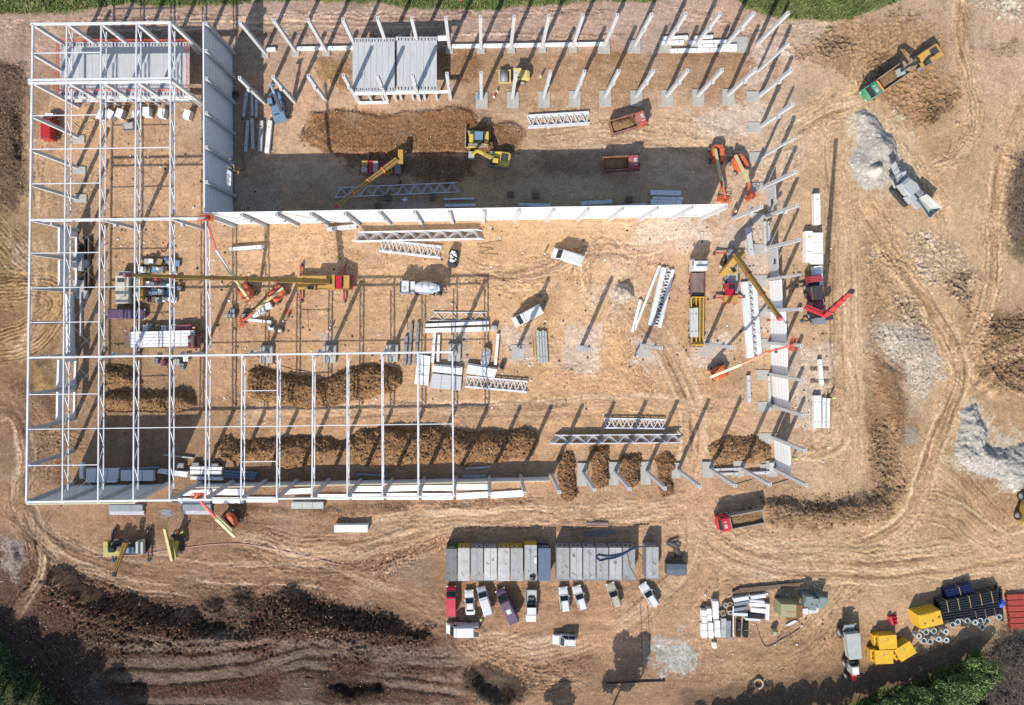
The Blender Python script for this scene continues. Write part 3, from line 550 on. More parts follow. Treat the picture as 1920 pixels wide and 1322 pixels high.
HH = Z.copy(); HM = np.zeros_like(Z)
def heap(name, label, cat, poly, h, col, soft=8, wob=4, clod=.2, zs=20, group=None, crgh=.15, lump=.16, grain=.12):
    sl, d = sdf(poly, 30); d = d + wob * NS[sl] + wob * .25 * NM[sl]
    k = np.clip(d / zs, 0, 1); prof = 1 - (1 - k) ** 1.7
    hz = h * prof * np.clip(1 + lump * np.roll(NS, 300, 1)[sl] + lump * .12 * NM[sl], .25, 2) + np.where(d > 0, clod * .42 * NCL[sl] * np.clip(d / 6, 0, 1), 0)
    c = np.clip(np.array(A(*col), np.float32) * (1 + 1.1 * crgh * NCL[sl] + grain * NW[sl] + .08 * NF[sl])[..., None], .01, .8)
    r = rng.random(d.shape) > .96; c[r] = np.clip(c[r] * 1.9, 0, .7)
    zz = Z[sl] + np.where(d > -3, hz, 0) - .06
    if col[0] < 170: HH[sl] = np.where(d > 2, np.maximum(HH[sl], zz), HH[sl]); HM[sl] = np.maximum(HM[sl], d > 1)
    o = sheet(name, gx[sl[1]], gy[sl[0]], zz, c, keep=d > -1)
    return tag(o, label, cat, group)
# ---------------------------------------------------------------- soil and gravel heaps
BR = (142, 108, 74)
heap('soil_heap', 'small brown soil heap under the steel frame, upper of the two at the left', 'soil heap', [(190, 692), (205, 683), (240, 686), (270, 698), (279, 715), (272, 730), (250, 734), (200, 728)], 1.3, BR, group='brown soil heaps in the hall')
heap('soil_heap', 'long brown soil heap under the steel frame just below the small upper heap', 'soil heap', [(190, 738), (230, 728), (290, 726), (335, 732), (362, 745), (367, 760), (340, 770), (260, 773), (200, 768)], 1.4, BR, group='brown soil heaps in the hall')
heap('soil_heap', 'winding brown soil heap under the steel frame below the grey footing blocks', 'soil heap', [(460, 690), (480, 680), (510, 690), (555, 706), (600, 712), (640, 697), (690, 690), (740, 686), (762, 700), (760, 725), (735, 740), (700, 745), (660, 750), (620, 762), (560, 765), (500, 758), (465, 740)], 1.5, BR, clod=.22, group='brown soil heaps in the hall')
heap('soil_heap', 'longest brown soil heap, running along the shaded low wall at the bottom of the hall', 'soil heap', [(407, 838), (430, 823), (480, 822), (540, 816), (600, 820), (650, 814), (690, 800), (720, 794), (760, 800), (800, 796), (850, 800), (880, 806), (920, 803), (950, 805), (985, 804), (1000, 820), (1002, 850), (985, 862), (900, 868), (800, 872), (690, 868), (560, 870), (450, 870), (412, 862)], 1.8, BR, clod=.24, zs=26, group='brown soil heaps in the hall')
for i, (pl, lb) in enumerate((([(1040, 852), (1072, 848), (1082, 865), (1084, 925), (1060, 935), (1045, 905)], 'right of the low wall end and left of the first footing pad'),
        ([(1104, 842), (1140, 838), (1141, 910), (1122, 925), (1104, 915)], 'between the first and second footing pads of the bottom row'),
        ([(1164, 852), (1199, 850), (1201, 900), (1182, 920), (1164, 908)], 'between the second and third footing pads of the bottom row'),
        ([(1226, 860), (1256, 846), (1272, 866), (1262, 890), (1266, 925), (1240, 938), (1228, 918)], 'right of the third footing pad of the bottom row'))):
    heap('soil_heap', 'brown clod heap ' + lb, 'soil heap', pl, .9, (136, 100, 70), clod=.2, zs=14, group='clod heaps between the footing pads')
heap('soil_heap', 'low flat brown soil heap above the trench beams at the lower right', 'soil heap', [(1332, 838), (1365, 818), (1415, 818), (1446, 835), (1444, 860), (1400, 868), (1345, 870)], .8, (150, 116, 80), clod=.14, zs=20)
heap('gravel_heap', 'small round heap of pale gravel on the sandy floor left of the leaning beams', 'gravel heap', [(1148, 548), (1156, 538), (1172, 536), (1186, 542), (1191, 556), (1182, 570), (1164, 573), (1150, 564)], 1.3, (190, 174, 158), clod=.1, zs=17)
heap('gravel_heap', 'big pale crushed gravel heap beside the grey crusher', 'gravel heap', [(1604, 212), (1618, 206), (1645, 222), (1676, 258), (1692, 306), (1690, 330), (1650, 352), (1626, 362), (1612, 345), (1603, 300), (1602, 250)], 1.3, (180, 173, 162), clod=.03, zs=40, crgh=.04, lump=.3, grain=.08)
heap('gravel_heap', 'cone of fresh pale gravel under the discharge belt of the crusher', 'gravel heap', [(1634 + 18 * math.cos(a), 322 + 16 * math.sin(a)) for a in np.linspace(0, 6.28, 13)[:-1]], 2.6, (200, 192, 178), wob=1, clod=.03, zs=15, crgh=.03, lump=.05, grain=.1)
heap('gravel_heap', 'lumpy pale gravel heaps dumped side by side at the right edge of the site', 'gravel heap', [(1800, 762), (1830, 755), (1848, 790), (1862, 832), (1900, 836), (1990, 826), (1990, 900), (1900, 920), (1850, 895), (1812, 878), (1797, 830)], 1.8, (176, 170, 160), wob=8, clod=.06, zs=44, crgh=.05, lump=.26, grain=.1)

# ---------------------------------------------------------------- concrete columns
HCOL = 11.35; KC = (HC - HCOL) / HC
def base_of(tx, ty): return NX + (tx - NX) * KC, NY + (ty - NY) * KC     # photo pixel of a column's foot from its head
def make_column(label, tx, ty, group, s=.56, corbel=None, h=HCOL, slim=False):
    bx, by = base_of(tx, ty); g = P(bx, by)
    t = thing('concrete_column', label, 'column', (g.x, g.y, 0), 0, group)
    MB().box((0, 0, h / 2 - .2), (s, s, h + .4)).build('shaft', m_conc, t)
    if corbel:
        for cx, cy, cz in corbel:
            MB().box((cx * (s / 2 + .22), cy * (s / 2 + .22), cz), (.44 if cx else s * .85, .44 if cy else s * .85, .7), top=(1, 1)).build('corbel', m_conc, t)
    MB().box((0, 0, h + .012), (.16, .16, .03)).build('anchor_plate', m_dark, t)
    return t
R1 = [(450, 41), (514, 38), (578, 37), (643, 36), (708, 34), (772, 34), (836, 33), (901, 32), (964, 31), (1029, 30), (1093, 29), (1158, 28), (1222, 27), (1286, 26), (1350, 25), (1413, 25)]
for i, (x, y) in enumerate(R1):
    make_column(f'slender pale concrete column, {ORD[i]} from the left in the top row along the ground beam', x, y, 'columns of the top row', corbel=[(0, -1, 7)] if i > 10 else None)
R2 = [(449, 146), (512, 144), (578, 142), (644, 141), (707, 141), (773, 140), (838, 138), (902, 137), (967, 136), (1032, 135), (1096, 134), (1160, 133), (1225, 133), (1289, 132), (1354, 131), (1417, 130)]
for i, (x, y) in enumerate(R2):
    make_column(f'pale corbelled column, {ORD[i]} from the left in the second row from the top', x, y, 'columns of the second row', corbel=[(0, -1, 7.4)])
RR = [(1478, 24), (1480, 80), (1484, 131), (1487, 195), (1490, 258), (1492, 322), (1495, 385), (1498, 450), (1500, 515), (1502, 580), (1503, 648), (1505, 713), (1508, 779), (1510, 845), (1512, 910)]
for i, (x, y) in enumerate(RR):
    make_column(f'pale concrete column, {ORD[i]} from the top in the right row of the hall', x, y, 'columns of the right row', s=.4 if i in (1, 4, 8) else .56, corbel=[(0, -1, 7.4)] if i in (2, 6) else ([(0, -1, 6.5)] if i in (3,) else None))
R3 = [(452, 403), (518, 402), (582, 401), (646, 401), (711, 399), (777, 398), (842, 397), (907, 395), (973, 394), (1038, 393), (1103, 392), (1168, 391), (1233, 390), (1298, 389), (1362, 388)]
for i, (x, y) in enumerate(R3):
    make_column(f'grey concrete column with a corbel standing against the white wall, {ORD[i]} from the left', x, y, 'columns of the white wall', corbel=[(0, -1, 7.6)])
make_column('lone corbelled column between the right end of the white wall and the right row', 1428, 388, None, corbel=[(0, -1, 7.4), (0, 1, 7.4)])
RW = [(385, 43), (385, 95), (386, 147), (386, 212), (386, 276), (386, 341), (387, 405)]
for i, (x, y) in enumerate(RW):
    make_column(f'grey concrete column against the shaded grey wall, {ORD[i]} from the top', x + 1, y, 'columns of the grey wall', s=.5, corbel=[(1, 0, 7.6)] if i == 2 else None)
RL = [(61, 45), (60, 100), (59, 154), (58, 217), (57, 281), (57, 346), (57, 412), (56, 475), (55, 540), (54, 605), (53, 672), (52, 740), (51, 806), (51, 873), (50, 941)]
for i, (x, y) in enumerate(RL):
    make_column(f'concrete column, {ORD[i]} from the top in the outer left row under the steel roof frame', x + 1, y, 'columns of the left row', corbel=[(1, 0, 7.2)] if i in (6, 10) else None)
for i, (x, y) in enumerate([(126, 44), (190, 43), (256, 42), (320, 41)]):
    make_column(f'concrete column behind the red netted slab, {ORD[i]} from the left under the steel frame', x, y, 'columns behind the netted slab')
for i, (x, y) in enumerate([(125, 152), (190, 151), (254, 150), (320, 149)]):
    make_column(f'concrete column before the netted slab under the double beam, {ORD[i]} from the left', x, y, 'columns before the netted slab')
for i, (x, y) in enumerate([(190, 411), (320, 409)]):
    make_column(f'inner concrete column with a corbel under the middle steel beam, {"left" if i == 0 else "right"} one of the two', x, y, 'inner columns of the middle beam', corbel=[(0, -1, 7.4)])
for i, (x, y) in enumerate([(187, 671), (320, 669), (455, 667), (587, 666), (716, 664), (846, 663)]):
    make_column(f'inner concrete column under the lower steel beam, {ORD[i]} from the left', x, y, 'inner columns of the lower beam', corbel=[(0, 1, 7.4)])
for i, (x, y) in enumerate([(979, 658), (1111, 656), (1240, 653), (1372, 651)]):
    make_column(f'free-standing corbelled column on the sandy floor, {ORD[i]} from the left in the middle row', x, y, 'columns of the middle row', corbel=[(0, 1, 7.6)])
R5 = [(118, 942), (185, 941), (251, 940), (318, 939), (385, 937), (453, 936), (519, 935), (585, 934), (651, 934), (717, 933), (784, 931), (850, 930), (919, 928), (984, 926), (1049, 924), (1115, 920), (1181, 918), (1247, 917), (1313, 914), (1379, 912), (1444, 910)]
for i, (x, y) in enumerate(R5):
    o = ORD[i] if i < 20 else 'last'
    make_column(f'grey concrete column, {o} from the left in the bottom row of the hall', x, y - 1, 'columns of the bottom row')

# ---------------------------------------------------------------- footing pads
def pad(label, px, py, w, h, z=.25, group=None, block=False):
    g = P(px, py); t = thing('footing_pad', label, 'footing', (g.x, g.y, 0), random.uniform(-2, 2), group)
    MB().box((0, 0, z / 2 - .3), (w / PM, h / PM, z + .6), top=(.97, .97)).build('concrete_block', m_concd, t)
    if block: MB().box((0, 0, z + .25), (.95, .95, .5), top=(.95, .95)).build('socket_collar', m_concd, t)
    return t
for i, (x, y) in enumerate(R2[7:]):
    bx, by = base_of(x, y); pad(f'square concrete footing pad under the second row of columns, {ORD[i]} of nine from the left', bx + 1, by + 4, 23, 31, .2, 'footing pads of the second row')
for i, (x, y) in enumerate(R1):
    bx, by = base_of(x, y); pad(f'small concrete footing at the foot of the top row, {ORD[i]} from the left', bx, by + 3, 15, 15, .3, 'footings of the top row') if i < 11 else pad(f'broad concrete footing at the foot of the top row, {ORD[i]} from the left', bx, by + 2, 23, 24, .3, 'footings of the top row')
for i, (x, y) in enumerate([(1115, 920), (1181, 918), (1247, 917)]):
    bx, by = base_of(x, y); pad(f'long narrow concrete footing pad between brown clod heaps, {ORD[i]} of three from the left', bx - 2, by + 2, 19, 44, .3, 'long footing pads of the bottom row')
for i, (x, y) in enumerate([(1313, 914), (1379, 912), (1444, 910), (1512, 910)]):
    bx, by = base_of(x, y); pad(f'broken-edged concrete footing in the bottom row, {ORD[i]} of four right of the clod heaps', bx - 4, by, 17 + 4 * (i > 0), 30, .35, 'end footings of the bottom row')
for i, (x, y) in enumerate([(455, 667), (587, 666), (716, 664), (846, 663)]):
    bx, by = base_of(x, y); pad(f'raised concrete footing block under the lower steel beam, {ORD[i]} of four from the left', bx, by + 4, 24, 34, .7, 'raised footing blocks', True)
for i, (x, y) in enumerate([(979, 658), (1111, 656), (1240, 653), (1372, 651)]):
    bx, by = base_of(x, y); pad(f'flush footing pad on pale gravel under the middle row, {ORD[i]} from the left', bx, by + 8, 24, 28, .06, 'gravel-set footing pads')
for i, (x, y) in enumerate(RR[2:]):
    bx, by = base_of(x, y); pad(f'concrete footing slab left of the right row, {ORD[i]} from the top', bx - 12, by + 2, 26, 20, .12, 'footings of the right row')
for i, (x, y) in enumerate([(148, 262), (150, 320), (152, 372)]):
    pad(f'concrete footing slab beside the left column row, {ORD[i]} of three from the top', x, y, 24, 15, .25, 'footing slabs of the left row')
for i, (x, y) in enumerate([(152, 480), (152, 533)]):
    pad(f'sunken concrete footing in the left trench, {("upper", "lower")[i]} one', x, y + 10, 30, 36, .1, 'sunken footings of the left trench')
pad('large square concrete slab at the top right corner of the hall', 1385, 84, 34, 30, .2)

# ---------------------------------------------------------------- ground beams
def bar(name, label, cat, p, q, w, h, mat=None, z=0., group=None, parts=None):
    """a straight member lying from photo pixel p to q: w wide (photo px), h high (m), z above ground"""
    zc = z + h; a = P(p[0], p[1], zc); b_ = P(q[0], q[1], zc); c = (a + b_) / 2; d = b_ - a
    t = thing(name, label, cat, (c.x, c.y, z), math.degrees(math.atan2(d.y, d.x)), group); L_ = d.length
    MB().box((0, 0, h / 2), (L_, w / PM, h)).build('beam_body', mat or m_conc, t)
    for s in (-1, 1):
        if L_ > 3: MB().box((s * L_ * .3, 0, h + .01), (.12, min(.3, w / PM * .5), .05)).build('lifting_loop', m_dark, t)
    return t
GB = []
for i in range(1, 11):
    bx, by = base_of(*R1[i]); cx, cy = base_of(*R1[i + 1]) if i + 1 < len(R1) else (1360, 80)
    if 3 <= i < 6: continue
    GB.append(((bx, by - 6), (cx - 1, cy - 6)))
GB = [((497, 92), (516, 91))] + GB
for i, (p, q) in enumerate(GB): bar('ground_beam', f'white concrete ground beam between the feet of the top row columns, {ORD[i]} from the left', 'ground beam', p, q, 5, .7, m_white, 0, 'ground beams of the top row')
TG = [((1243, 71), (1290, 69)), ((1302, 70), (1337, 68)), ((1240, 79), (1283, 78)), ((1293, 79), (1368, 77)), ((1258, 94), (1318, 93)), ((1318, 93), (1382, 91)), ((1310, 86), (1345, 85)), ((1352, 86), (1382, 85))]
for i, (p, q) in enumerate(TG): bar('ground_beam', f'white beam in the beam-lined pit at the top right, {ORD[i]} from the upper left', 'ground beam', p, q, 5.5, .8, m_white, -.1, 'beams of the top right pit')
BG = [((1340, 881), (1392, 879), 4), ((1348, 889), (1384, 888), 4), ((1400, 888), (1444, 886), 5), ((1447, 868), (1448, 884), 9)]
for i, (p, q, w_) in enumerate(BG): bar('ground_beam', f'ground beam in the trench at the lower right corner, {ORD[i]} from the left', 'ground beam', p, q, w_, .6, m_conc, 0, 'beams of the lower right trench')
LG = [((110, 427), (110, 486)), ((110, 488), (110, 543)), ((109, 675), (107, 728)), ((107, 735), (106, 792))]

# ---------------------------------------------------------------- walls
def wall(name, label, p, q, h, bays, th, mats, part, z0=0., foam=False, holes=(), group=None):
    """upright wall from ground pixel p to q, cut into panels (one mesh each)"""
    a = P(*p); b_ = P(*q); d = b_ - a; L_ = d.length
    t = thing(name, label, 'wall', (a.x, a.y, 0), math.degrees(math.atan2(d.y, d.x)), group)
    for i in range(bays):
        x0, x1 = L_ * i / bays + .01, L_ * (i + 1) / bays - .01
        rects = [(x0, x1, z0, h)]
        for (hb, u0, u1, v0, v1) in holes:
            if hb == i:
                a0, a1 = x0 + (x1 - x0) * u0, x0 + (x1 - x0) * u1
                rects = [r for r in ((x0, a0, z0, h), (a1, x1, z0, h), (a0, a1, z0, v0), (a0, a1, v1, h)) if r[1] - r[0] > .02 and r[3] - r[2] > .02]
        m = MB()
        for r in rects: m.box(((r[0] + r[1]) / 2, 0, (r[2] + r[3]) / 2), (r[1] - r[0], th, r[3] - r[2]))
        if th < .3:
            for zz in np.arange(1.15, h - .3, 1.15):
                for r in rects:
                    if r[2] < zz < r[3] and r[1] - r[0] > .3: m.box(((r[0] + r[1]) / 2, 0, zz), (r[1] - r[0] - .02, th + .012, .035), mi=1)
        m.build(part, [mats, m_joint], t)
    if foam: MB().box((L_ / 2, 0, h + .012), (L_, th * .7, .02)).build('foam_edge', m_foam, t)
    return t
bx0, by0 = base_of(387, 404); bx1, by1 = base_of(1363, 388)
wall('hall_wall', 'long white sandwich panel wall across the middle of the hall, with columns in front', (bx0 - 5, by0 - 4.2), (bx1 + 2, by1 - 4.2), 11.3, 15, .18, m_panel, 'wall_panel', holes=[(14, .02, .8, .05, 1.9)])
bx0, by0 = base_of(385, 41); bx1, by1 = base_of(387, 404)
wall('hall_wall', 'tall shaded grey panel wall running down beside the steel frame to the white wall', (bx0 - 4, by0), (bx1 - 4, by1 - 5.4), 11.3, 6, .2, m_grey, 'wall_panel', holes=[(4, .1, .75, .05, 2.6), (3, .78, .98, .05, 1.6)])
bx0, by0 = base_of(51, 941); bx1, by1 = base_of(253, 939)
wall('hall_wall', 'tall dark shaded panel wall closing the bottom left corner under the steel frame', (bx0 - 2, by0 + 4), (bx1, by1 + 4), 11.3, 3, .2, m_grey, 'wall_panel', foam=True)
bx0, by0 = base_of(306, 938); bx1, by1 = base_of(1040, 924)
wall('low_wall', 'low grey panel wall with a pale foam edge along the bottom row of columns', (bx0, by0 + 4), (bx1 + 2, by1 + 4), 2.6, 11, .2, m_grey, 'wall_panel', foam=True)
for i, (k, h, mt, hole, lb) in enumerate(((5, 3.4, m_conc, [(0, .45, .9, 1.2, 2.6)], 'grey concrete wall panel with a window hole, upper of two in the right row'),
        (7, 3.2, m_conc, [(0, .35, .55, 1.4, 2.6)], 'grey concrete wall panel with a window hole, lower of two in the right row'),
        (8, 4.2, m_panel, [], 'white wall panel in the right row just below the lower grey panel'),
        (9, 5.4, m_panel, [], 'white wall panel in the right row beside the tip of the crane boom'),
        (10, 5.6, m_panel, [(0, .1, .28, 1., 2.4)], 'white wall panel with a small window in the right row under the orange lift boom'),
        (11, 5.4, m_panel, [], 'white wall panel in the right row just below the orange lift basket'),
        (13, 5.3, m_panel, [], 'lone white wall panel between the last two columns of the right row'))):
    a = base_of(*RR[k]); c = base_of(*RR[k + 1])
    wall('wall_panel', lb, (a[0] + 5, a[1] + 3), (c[0] + 5, c[1] - 3), h, 1, .2, mt, 'panel', holes=hole, group='wall panels of the right row')
for i, ((p, q), hl) in enumerate(zip(LG, ([(0, .2, .85, .3, 2.4)], [(0, .2, .85, .3, 2.4)], [(0, .1, .8, .3, 3.)], [(0, .1, .85, .3, 3.)]))):
    pb = (NX + (p[0] - NX) * .957, NY + (p[1] - NY) * .957); qb = (NX + (q[0] - NX) * .957, NY + (q[1] - NY) * .957)
    wall('low_wall', f'low wall panel with an opening in the left row, {ORD[i]} from the top', pb, qb, 4.7, 1, .35, m_grey, 'panel', holes=hl, group='low walls of the left row')
wall('low_wall', 'knee-high grey concrete wall filling the gap in the left outer row', (138, 552), (140, 664), 2.0, 2, .3, m_grey, 'panel')
wall('low_wall', 'narrow concrete kerb wall standing in the left trench below the pads', (154, 552), (154, 630), .5, 2, .25, m_conc, 'panel')
MBt = MB(); 
t = thing('trench_formwork', 'dark formwork frame in the left trench beside the sunken footings', 'formwork', P(170, 495))
MB().box((0, 2.9, .3), (.25, 4.2, .7)).build('form_board', m_wdark, t); MB().box((0, -2.9, .3), (.25, 4.2, .7)).build('form_board', m_wdark, t)
MB().box((-.7, 2.9, .3), (.25, 4.2, .7)).build('form_board', m_dark, t); MB().box((-.7, -2.9, .3), (.25, 4.2, .7)).build('form_board', m_dark, t)

# ---------------------------------------------------------------- precast floor slabs on low frames
def deck(label, x0, x1, y0, y1, h, n, netting, ang=0):
    a = P(x0, y1, h); b_ = P(x1, y0, h); W = b_.x - a.x; D = b_.y - a.y
    t = thing('floor_deck', label, 'floor deck', ((a.x + b_.x) / 2, (a.y + b_.y) / 2, 0), ang)
    for i in range(n):
        w1 = W / n; x = -W / 2 + w1 * (i + .5); s = random.uniform(-.04, .04)
        m = MB(); m.box((x, s, h - .13 + random.uniform(-.006, .006)), (w1 - .03, D, .26))
        for e in (-1, 1):
            for k in (-.22, .22): m.box((x + k * w1, s + e * (D / 2 - .45), h + .012), (w1 * .17, .5, .01), mi=1)
        m.build('floor_plank', [m_slab, m_dark], t)
    for e in (-1, 1): MB().box((0, e * (D / 2 - .1), h - .56), (W + .3, .5, .56)).build('edge_beam', m_white, t)
    for x in np.linspace(-W / 2 + .3, W / 2 - .3, 4):
        for e in (-1, 1): MB().box((x, e * (D / 2 - .1), (h - .85) / 2), (.4, .34, h - .86)).build('deck_post', m_conc, t)
    if netting:
        for p, q in (((-W / 2, D / 2), (W / 2, D / 2)), ((W / 2, D / 2), (W / 2, -D / 2)), ((-W / 2, D / 2), (-W / 2, -D / 2)), ((-W / 2, -D / 2 + .9), (W / 2, -D / 2 + .9))):
            m = MB(); d = Vector(q) - Vector(p); n_ = int(d.length / 1.5)
            for zz in (.5, 1.0): m.beam((p[0], p[1], h + zz), (q[0], q[1], h + zz), .06, .09)
            for k in range(n_ + 1): e = Vector(p) + d * k / n_; m.box((e.x, e.y, h + .55), (.06, .06, 1.1))
            m.build('safety_rail', m_red2, t)
    return t
deck('large grey floor deck with red safety netting under the steel frame', 113, 355, 79, 181, 4.5, 20, True)
deck('left of the two bare grey floor decks among the top rows of columns', 661, 740, 71, 172, 4.5, 7, False)
deck('right of the two bare grey floor decks among the top rows of columns', 744, 819, 69, 170, 4.5, 6, False)
bar('ground_beam', 'white beam spanning beyond the right bare deck at its top edge', 'ground beam', (821, 71), (838, 70), 7, .5, m_white, 4., None)
bar('ground_beam', 'white beam in front of the two bare decks at deck height', 'ground beam', (664, 175), (842, 171), 4, .5, m_white, 3.4, None)
bar('ground_beam', 'white low beam at the feet of the columns before the left bare deck', 'ground beam', (672, 192), (728, 191), 4, .5, m_white, 0, None)
t = thing('scaffold', 'scaffold with plank walkways along the front of the netted deck', 'scaffold', P(262, 194), 0)
m = MB()
for x in np.linspace(-11, 11, 9):
    for y in (-.6, .6): m.cyl((x, y, 0), (x, y, 4.4), .04, 6)
    m.beam((x, -.6, 2), (x, .6, 2), .05, .05); m.beam((x, -.6, 4), (x, .6, 4), .05, .05)
for z in (1, 2, 3, 4):
    for y in (-.6, .6): m.beam((-11, y, z), (11, y, z), .05, .05)
m.build('scaffold_frame', m_mgrey, t)
for x in (-8.2, -2.7, 2.8, 8.3): MB().box((x, 0, 2.06), (5.2, 1.0, .06)).build('walk_board', m_white, t)
for x, y in ((-8.5, 1.2), (-2, 1.1)): MB().box((x, y, 3.2), (4.6, .5, .35)).build('lintel_beam', m_white, t)

# ---------------------------------------------------------------- steel roof frame on the left half of the hall
roof = thing('steel_roof_frame', 'white steel roof frame of slender trusses spanning the left half of the hall', 'roof frame', (-45, 0, 0))
RO = Vector((-45, 0, 0)); ZT, ZB = 11.95, 10.6
def rp(px, py, z): return P(px, py, ZT) * 1 + Vector((0, 0, z - ZT)) - RO
def truss(p, q, n, wd=.2, name='roof_truss'):
    a = rp(*p, ZT); b_ = rp(*q, ZT); dn = Vector((0, 0, ZB - ZT)); e = (b_ - a).normalized()
    m = MB(); m.beam(a, b_, wd, wd); m.beam(a + dn + e * .8, b_ + dn - e * .8, wd * .8, wd * .8)
    for k in range(n):
        u = a.lerp(b_, k / n); v = a.lerp(b_, (k + 1) / n); mid = a.lerp(b_, (k + .5) / n) + dn
        m.beam(u, mid, .08, .08); m.beam(mid, v, .08, .08)
    return m.build(name, m_steel, roof)
def lx(x0, x1, y): return x0 + (x1 - x0) * (y - 43) / (940 - 43)
YM = [44, 151, 411, 669, 939]
def ym(k, x): return YM[k] - (x - 187) * (.0125 if k < 3 else .013)
for x0, x1 in ((125.5, 117), (190, 184), (256, 250), (320, 318)):
    for k in range(4):
        xa, xb = lx(x0, x1, YM[k]), lx(x0, x1, YM[k + 1]); truss((xa, ym(k, xa)), (xb, ym(k + 1, xb)), 2 if k == 0 else 4)
truss((386, ym(2, 386)), (388, ym(3, 388)), 4); truss((388, ym(3, 388)), (385, ym(4, 385)), 4)
for x0, x1 in ((454, 452), (521, 519), (587, 585), (651, 651), (716, 717), (783, 784), (848, 850)):
    truss((x0, ym(3, x0)), (x1, ym(4, x1)), 4)
def rbeam(p, q, w_, h_, name, z=ZT): return MB().beam(rp(*p, z), rp(*q, z), w_, h_).build(name, m_steel, roof)
for k in range(4): rbeam((lx(62, 50, YM[k]), ym(k, 60)), (lx(62, 50, YM[k + 1]), ym(k + 1, 50)), .3, .3, 'edge_beam')
rbeam((58, ym(0, 60)), (322, ym(0, 320)), .32, .3, 'edge_beam')
rbeam((50, ym(4, 50) + 1), (318, ym(4, 318) + 1), .34, .35, 'edge_beam', ZT - .2); rbeam((318, ym(4, 318) + 1), (850, ym(4, 850) + 1), .26, .3, 'edge_beam', ZT - .2)
rbeam((319, ym(0, 319)), (319, ym(1, 319)), .42, .25, 'edge_beam', ZT + .1)
rbeam((54, ym(1, 54) - 2), (321, ym(1, 321) - 2), .32, .4, 'main_beam'); rbeam((54, ym(1, 54) + 3.5), (321, ym(1, 321) + 3.5), .32, .4, 'main_beam')
for x, k in ((55, 2), ):
    truss((55, ym(2, 55)), (321, ym(2, 321)), 8, .26, 'main_truss'); truss((321, ym(2, 321)), (387, ym(2, 387)), 2, .22, 'main_truss')
truss((52, ym(3, 52)), (452, ym(3, 452)), 12, .28, 'main_truss'); truss((452, ym(3, 452)), (849, ym(3, 849)), 12, .28, 'main_truss')
for y, xe in ((100, 189), (217, 187), (280, 318), (345, 187), (475, 186), (540, 318), (605, 186), (740, 184), (805, 850), (873, 184)):
    x_ = lx(61, 50, y); rbeam((x_, y), (xe, y - (xe - 60) * .013), .13, .13, 'tie_beam', ZT + .02)
rbeam((454, 733), (520, 732), .13, .13, 'tie_beam', ZT + .02); rbeam((453, 866), (520, 865), .13, .13, 'tie_beam', ZT + .02)
rbeam((127, 47), (190, 46), .14, .14, 'tie_beam', ZT + .02)
for y0, y1 in ((475, 540), (540, 605), (605, 672), (672, 740), (740, 805), (873, 938), (412, 475)):
    m = MB(); m.beam(rp(119, y0, ZB), rp(185, y1, ZB), .04, .04); m.beam(rp(185, y0, ZB + .06), rp(119, y1, ZB + .06), .04, .04); m.build('cross_brace', m_mgrey, roof)

# ---------------------------------------------------------------- lattice trusses stacked on the ground
def lying(label, p, q, depth, n, stack, style, cat_group, thick=.16, step=(0, 0), mat=None, dz=.28):
    c0 = (P(*p) + P(*q)) / 2; d = P(*q) - P(*p); L_ = d.length; D = depth / PM; ang = math.degrees(math.atan2(d.y, d.x))
    base = None
    for s in range(stack):
        lb = label if stack == 1 else f'{label}, {("bottom", "second", "third", "top")[s] if stack == 4 else ("bottom", "top")[s]} truss'
        z = .2 + s * dz; ofs = Vector((step[0] * s, step[1] * s, 0)); g = c0 + ofs
        t = thing('lattice_truss', lb, 'truss', (g.x, g.y, 0), ang, cat_group)
        sh = .5 / n * L_ if (style == 'X' and s % 2) else 0
        for e in (-1, 1):
            x0, x1 = -L_ / 2, L_ / 2
            if e == 1 and style == 'W': x0 += L_ / n * .35; x1 -= L_ / n * .1
            MB().beam((x0, e * (D / 2 - thick / 2), z), (x1, e * (D / 2 - thick / 2), z), thick * (1 if e == 1 or thick < .3 else .7), .18).build('chord', mat or m_steel, t)
        m = MB(); y = D / 2 - thick; yl = D / 2 - .1; bw_ = (.08 if stack == 4 else .11) if thick < .3 else .13
        for k in range(n):
            u = -L_ / 2 + L_ * k / n; v = u + L_ / n; mid = (u + v) / 2
            if sh: m.beam((u, y, z), (mid, -yl, z), bw_, .11); m.beam((mid, -yl, z), (v, y, z), bw_, .11)
            else: m.beam((u, -yl, z), (mid, y, z), bw_, .11); m.beam((mid, y, z), (v, -yl, z), bw_, .11)
        m.build('web', mat or m_steel, t)
    return
lying('white crossed truss pair below the second row of columns', (989, 231), (1104, 224), 23, 8, 2, 'X', 'trusses below the second row', .3, (0, .25))
lying('long lattice truss in the wall shadow beside the crane boom', (627, 362), (858, 352), 19, 10, 2, 'W', 'trusses in the wall shadow', .14, (.35, 0))
lying('long white lattice truss just below the white wall', (672, 446), (907, 441), 18, 8, 4, 'W', 'long trusses below the white wall', .16, (-.28, .03))
lying('short white crossed truss below the long stack by the white wall', (713, 462), (827, 475), 22, 8, 2, 'X', 'short trusses below the white wall', .2, (0, .2))
lying('white crossed truss at the right of the panel packs', (873, 716), (988, 726), 21, 9, 2, 'X', 'trusses by the panel packs', .18, (0, .2))
lying('short grey crossed truss above the long bottom stack', (1131, 794), (1246, 796), 19, 8, 2, 'X', 'short trusses near the bottom row', .16, (0, .2))
lying('long grey lattice truss above the long footing pads', (1030, 823), (1268, 821), 17, 8, 4, 'W', 'long trusses near the bottom row', .16, (.25, .03))
lying('broad white truss with a thick chord beside the leaning beams', (1226, 612), (1251, 504), 25, 9, 2, 'X', 'trusses by the leaning beams', .8, (.1, 0))
lying('broad white truss beside the right row under the crane boom', (1413, 670), (1402, 528), 29, 12, 2, 'X', 'trusses by the right row', 1.2, (.1, 0))
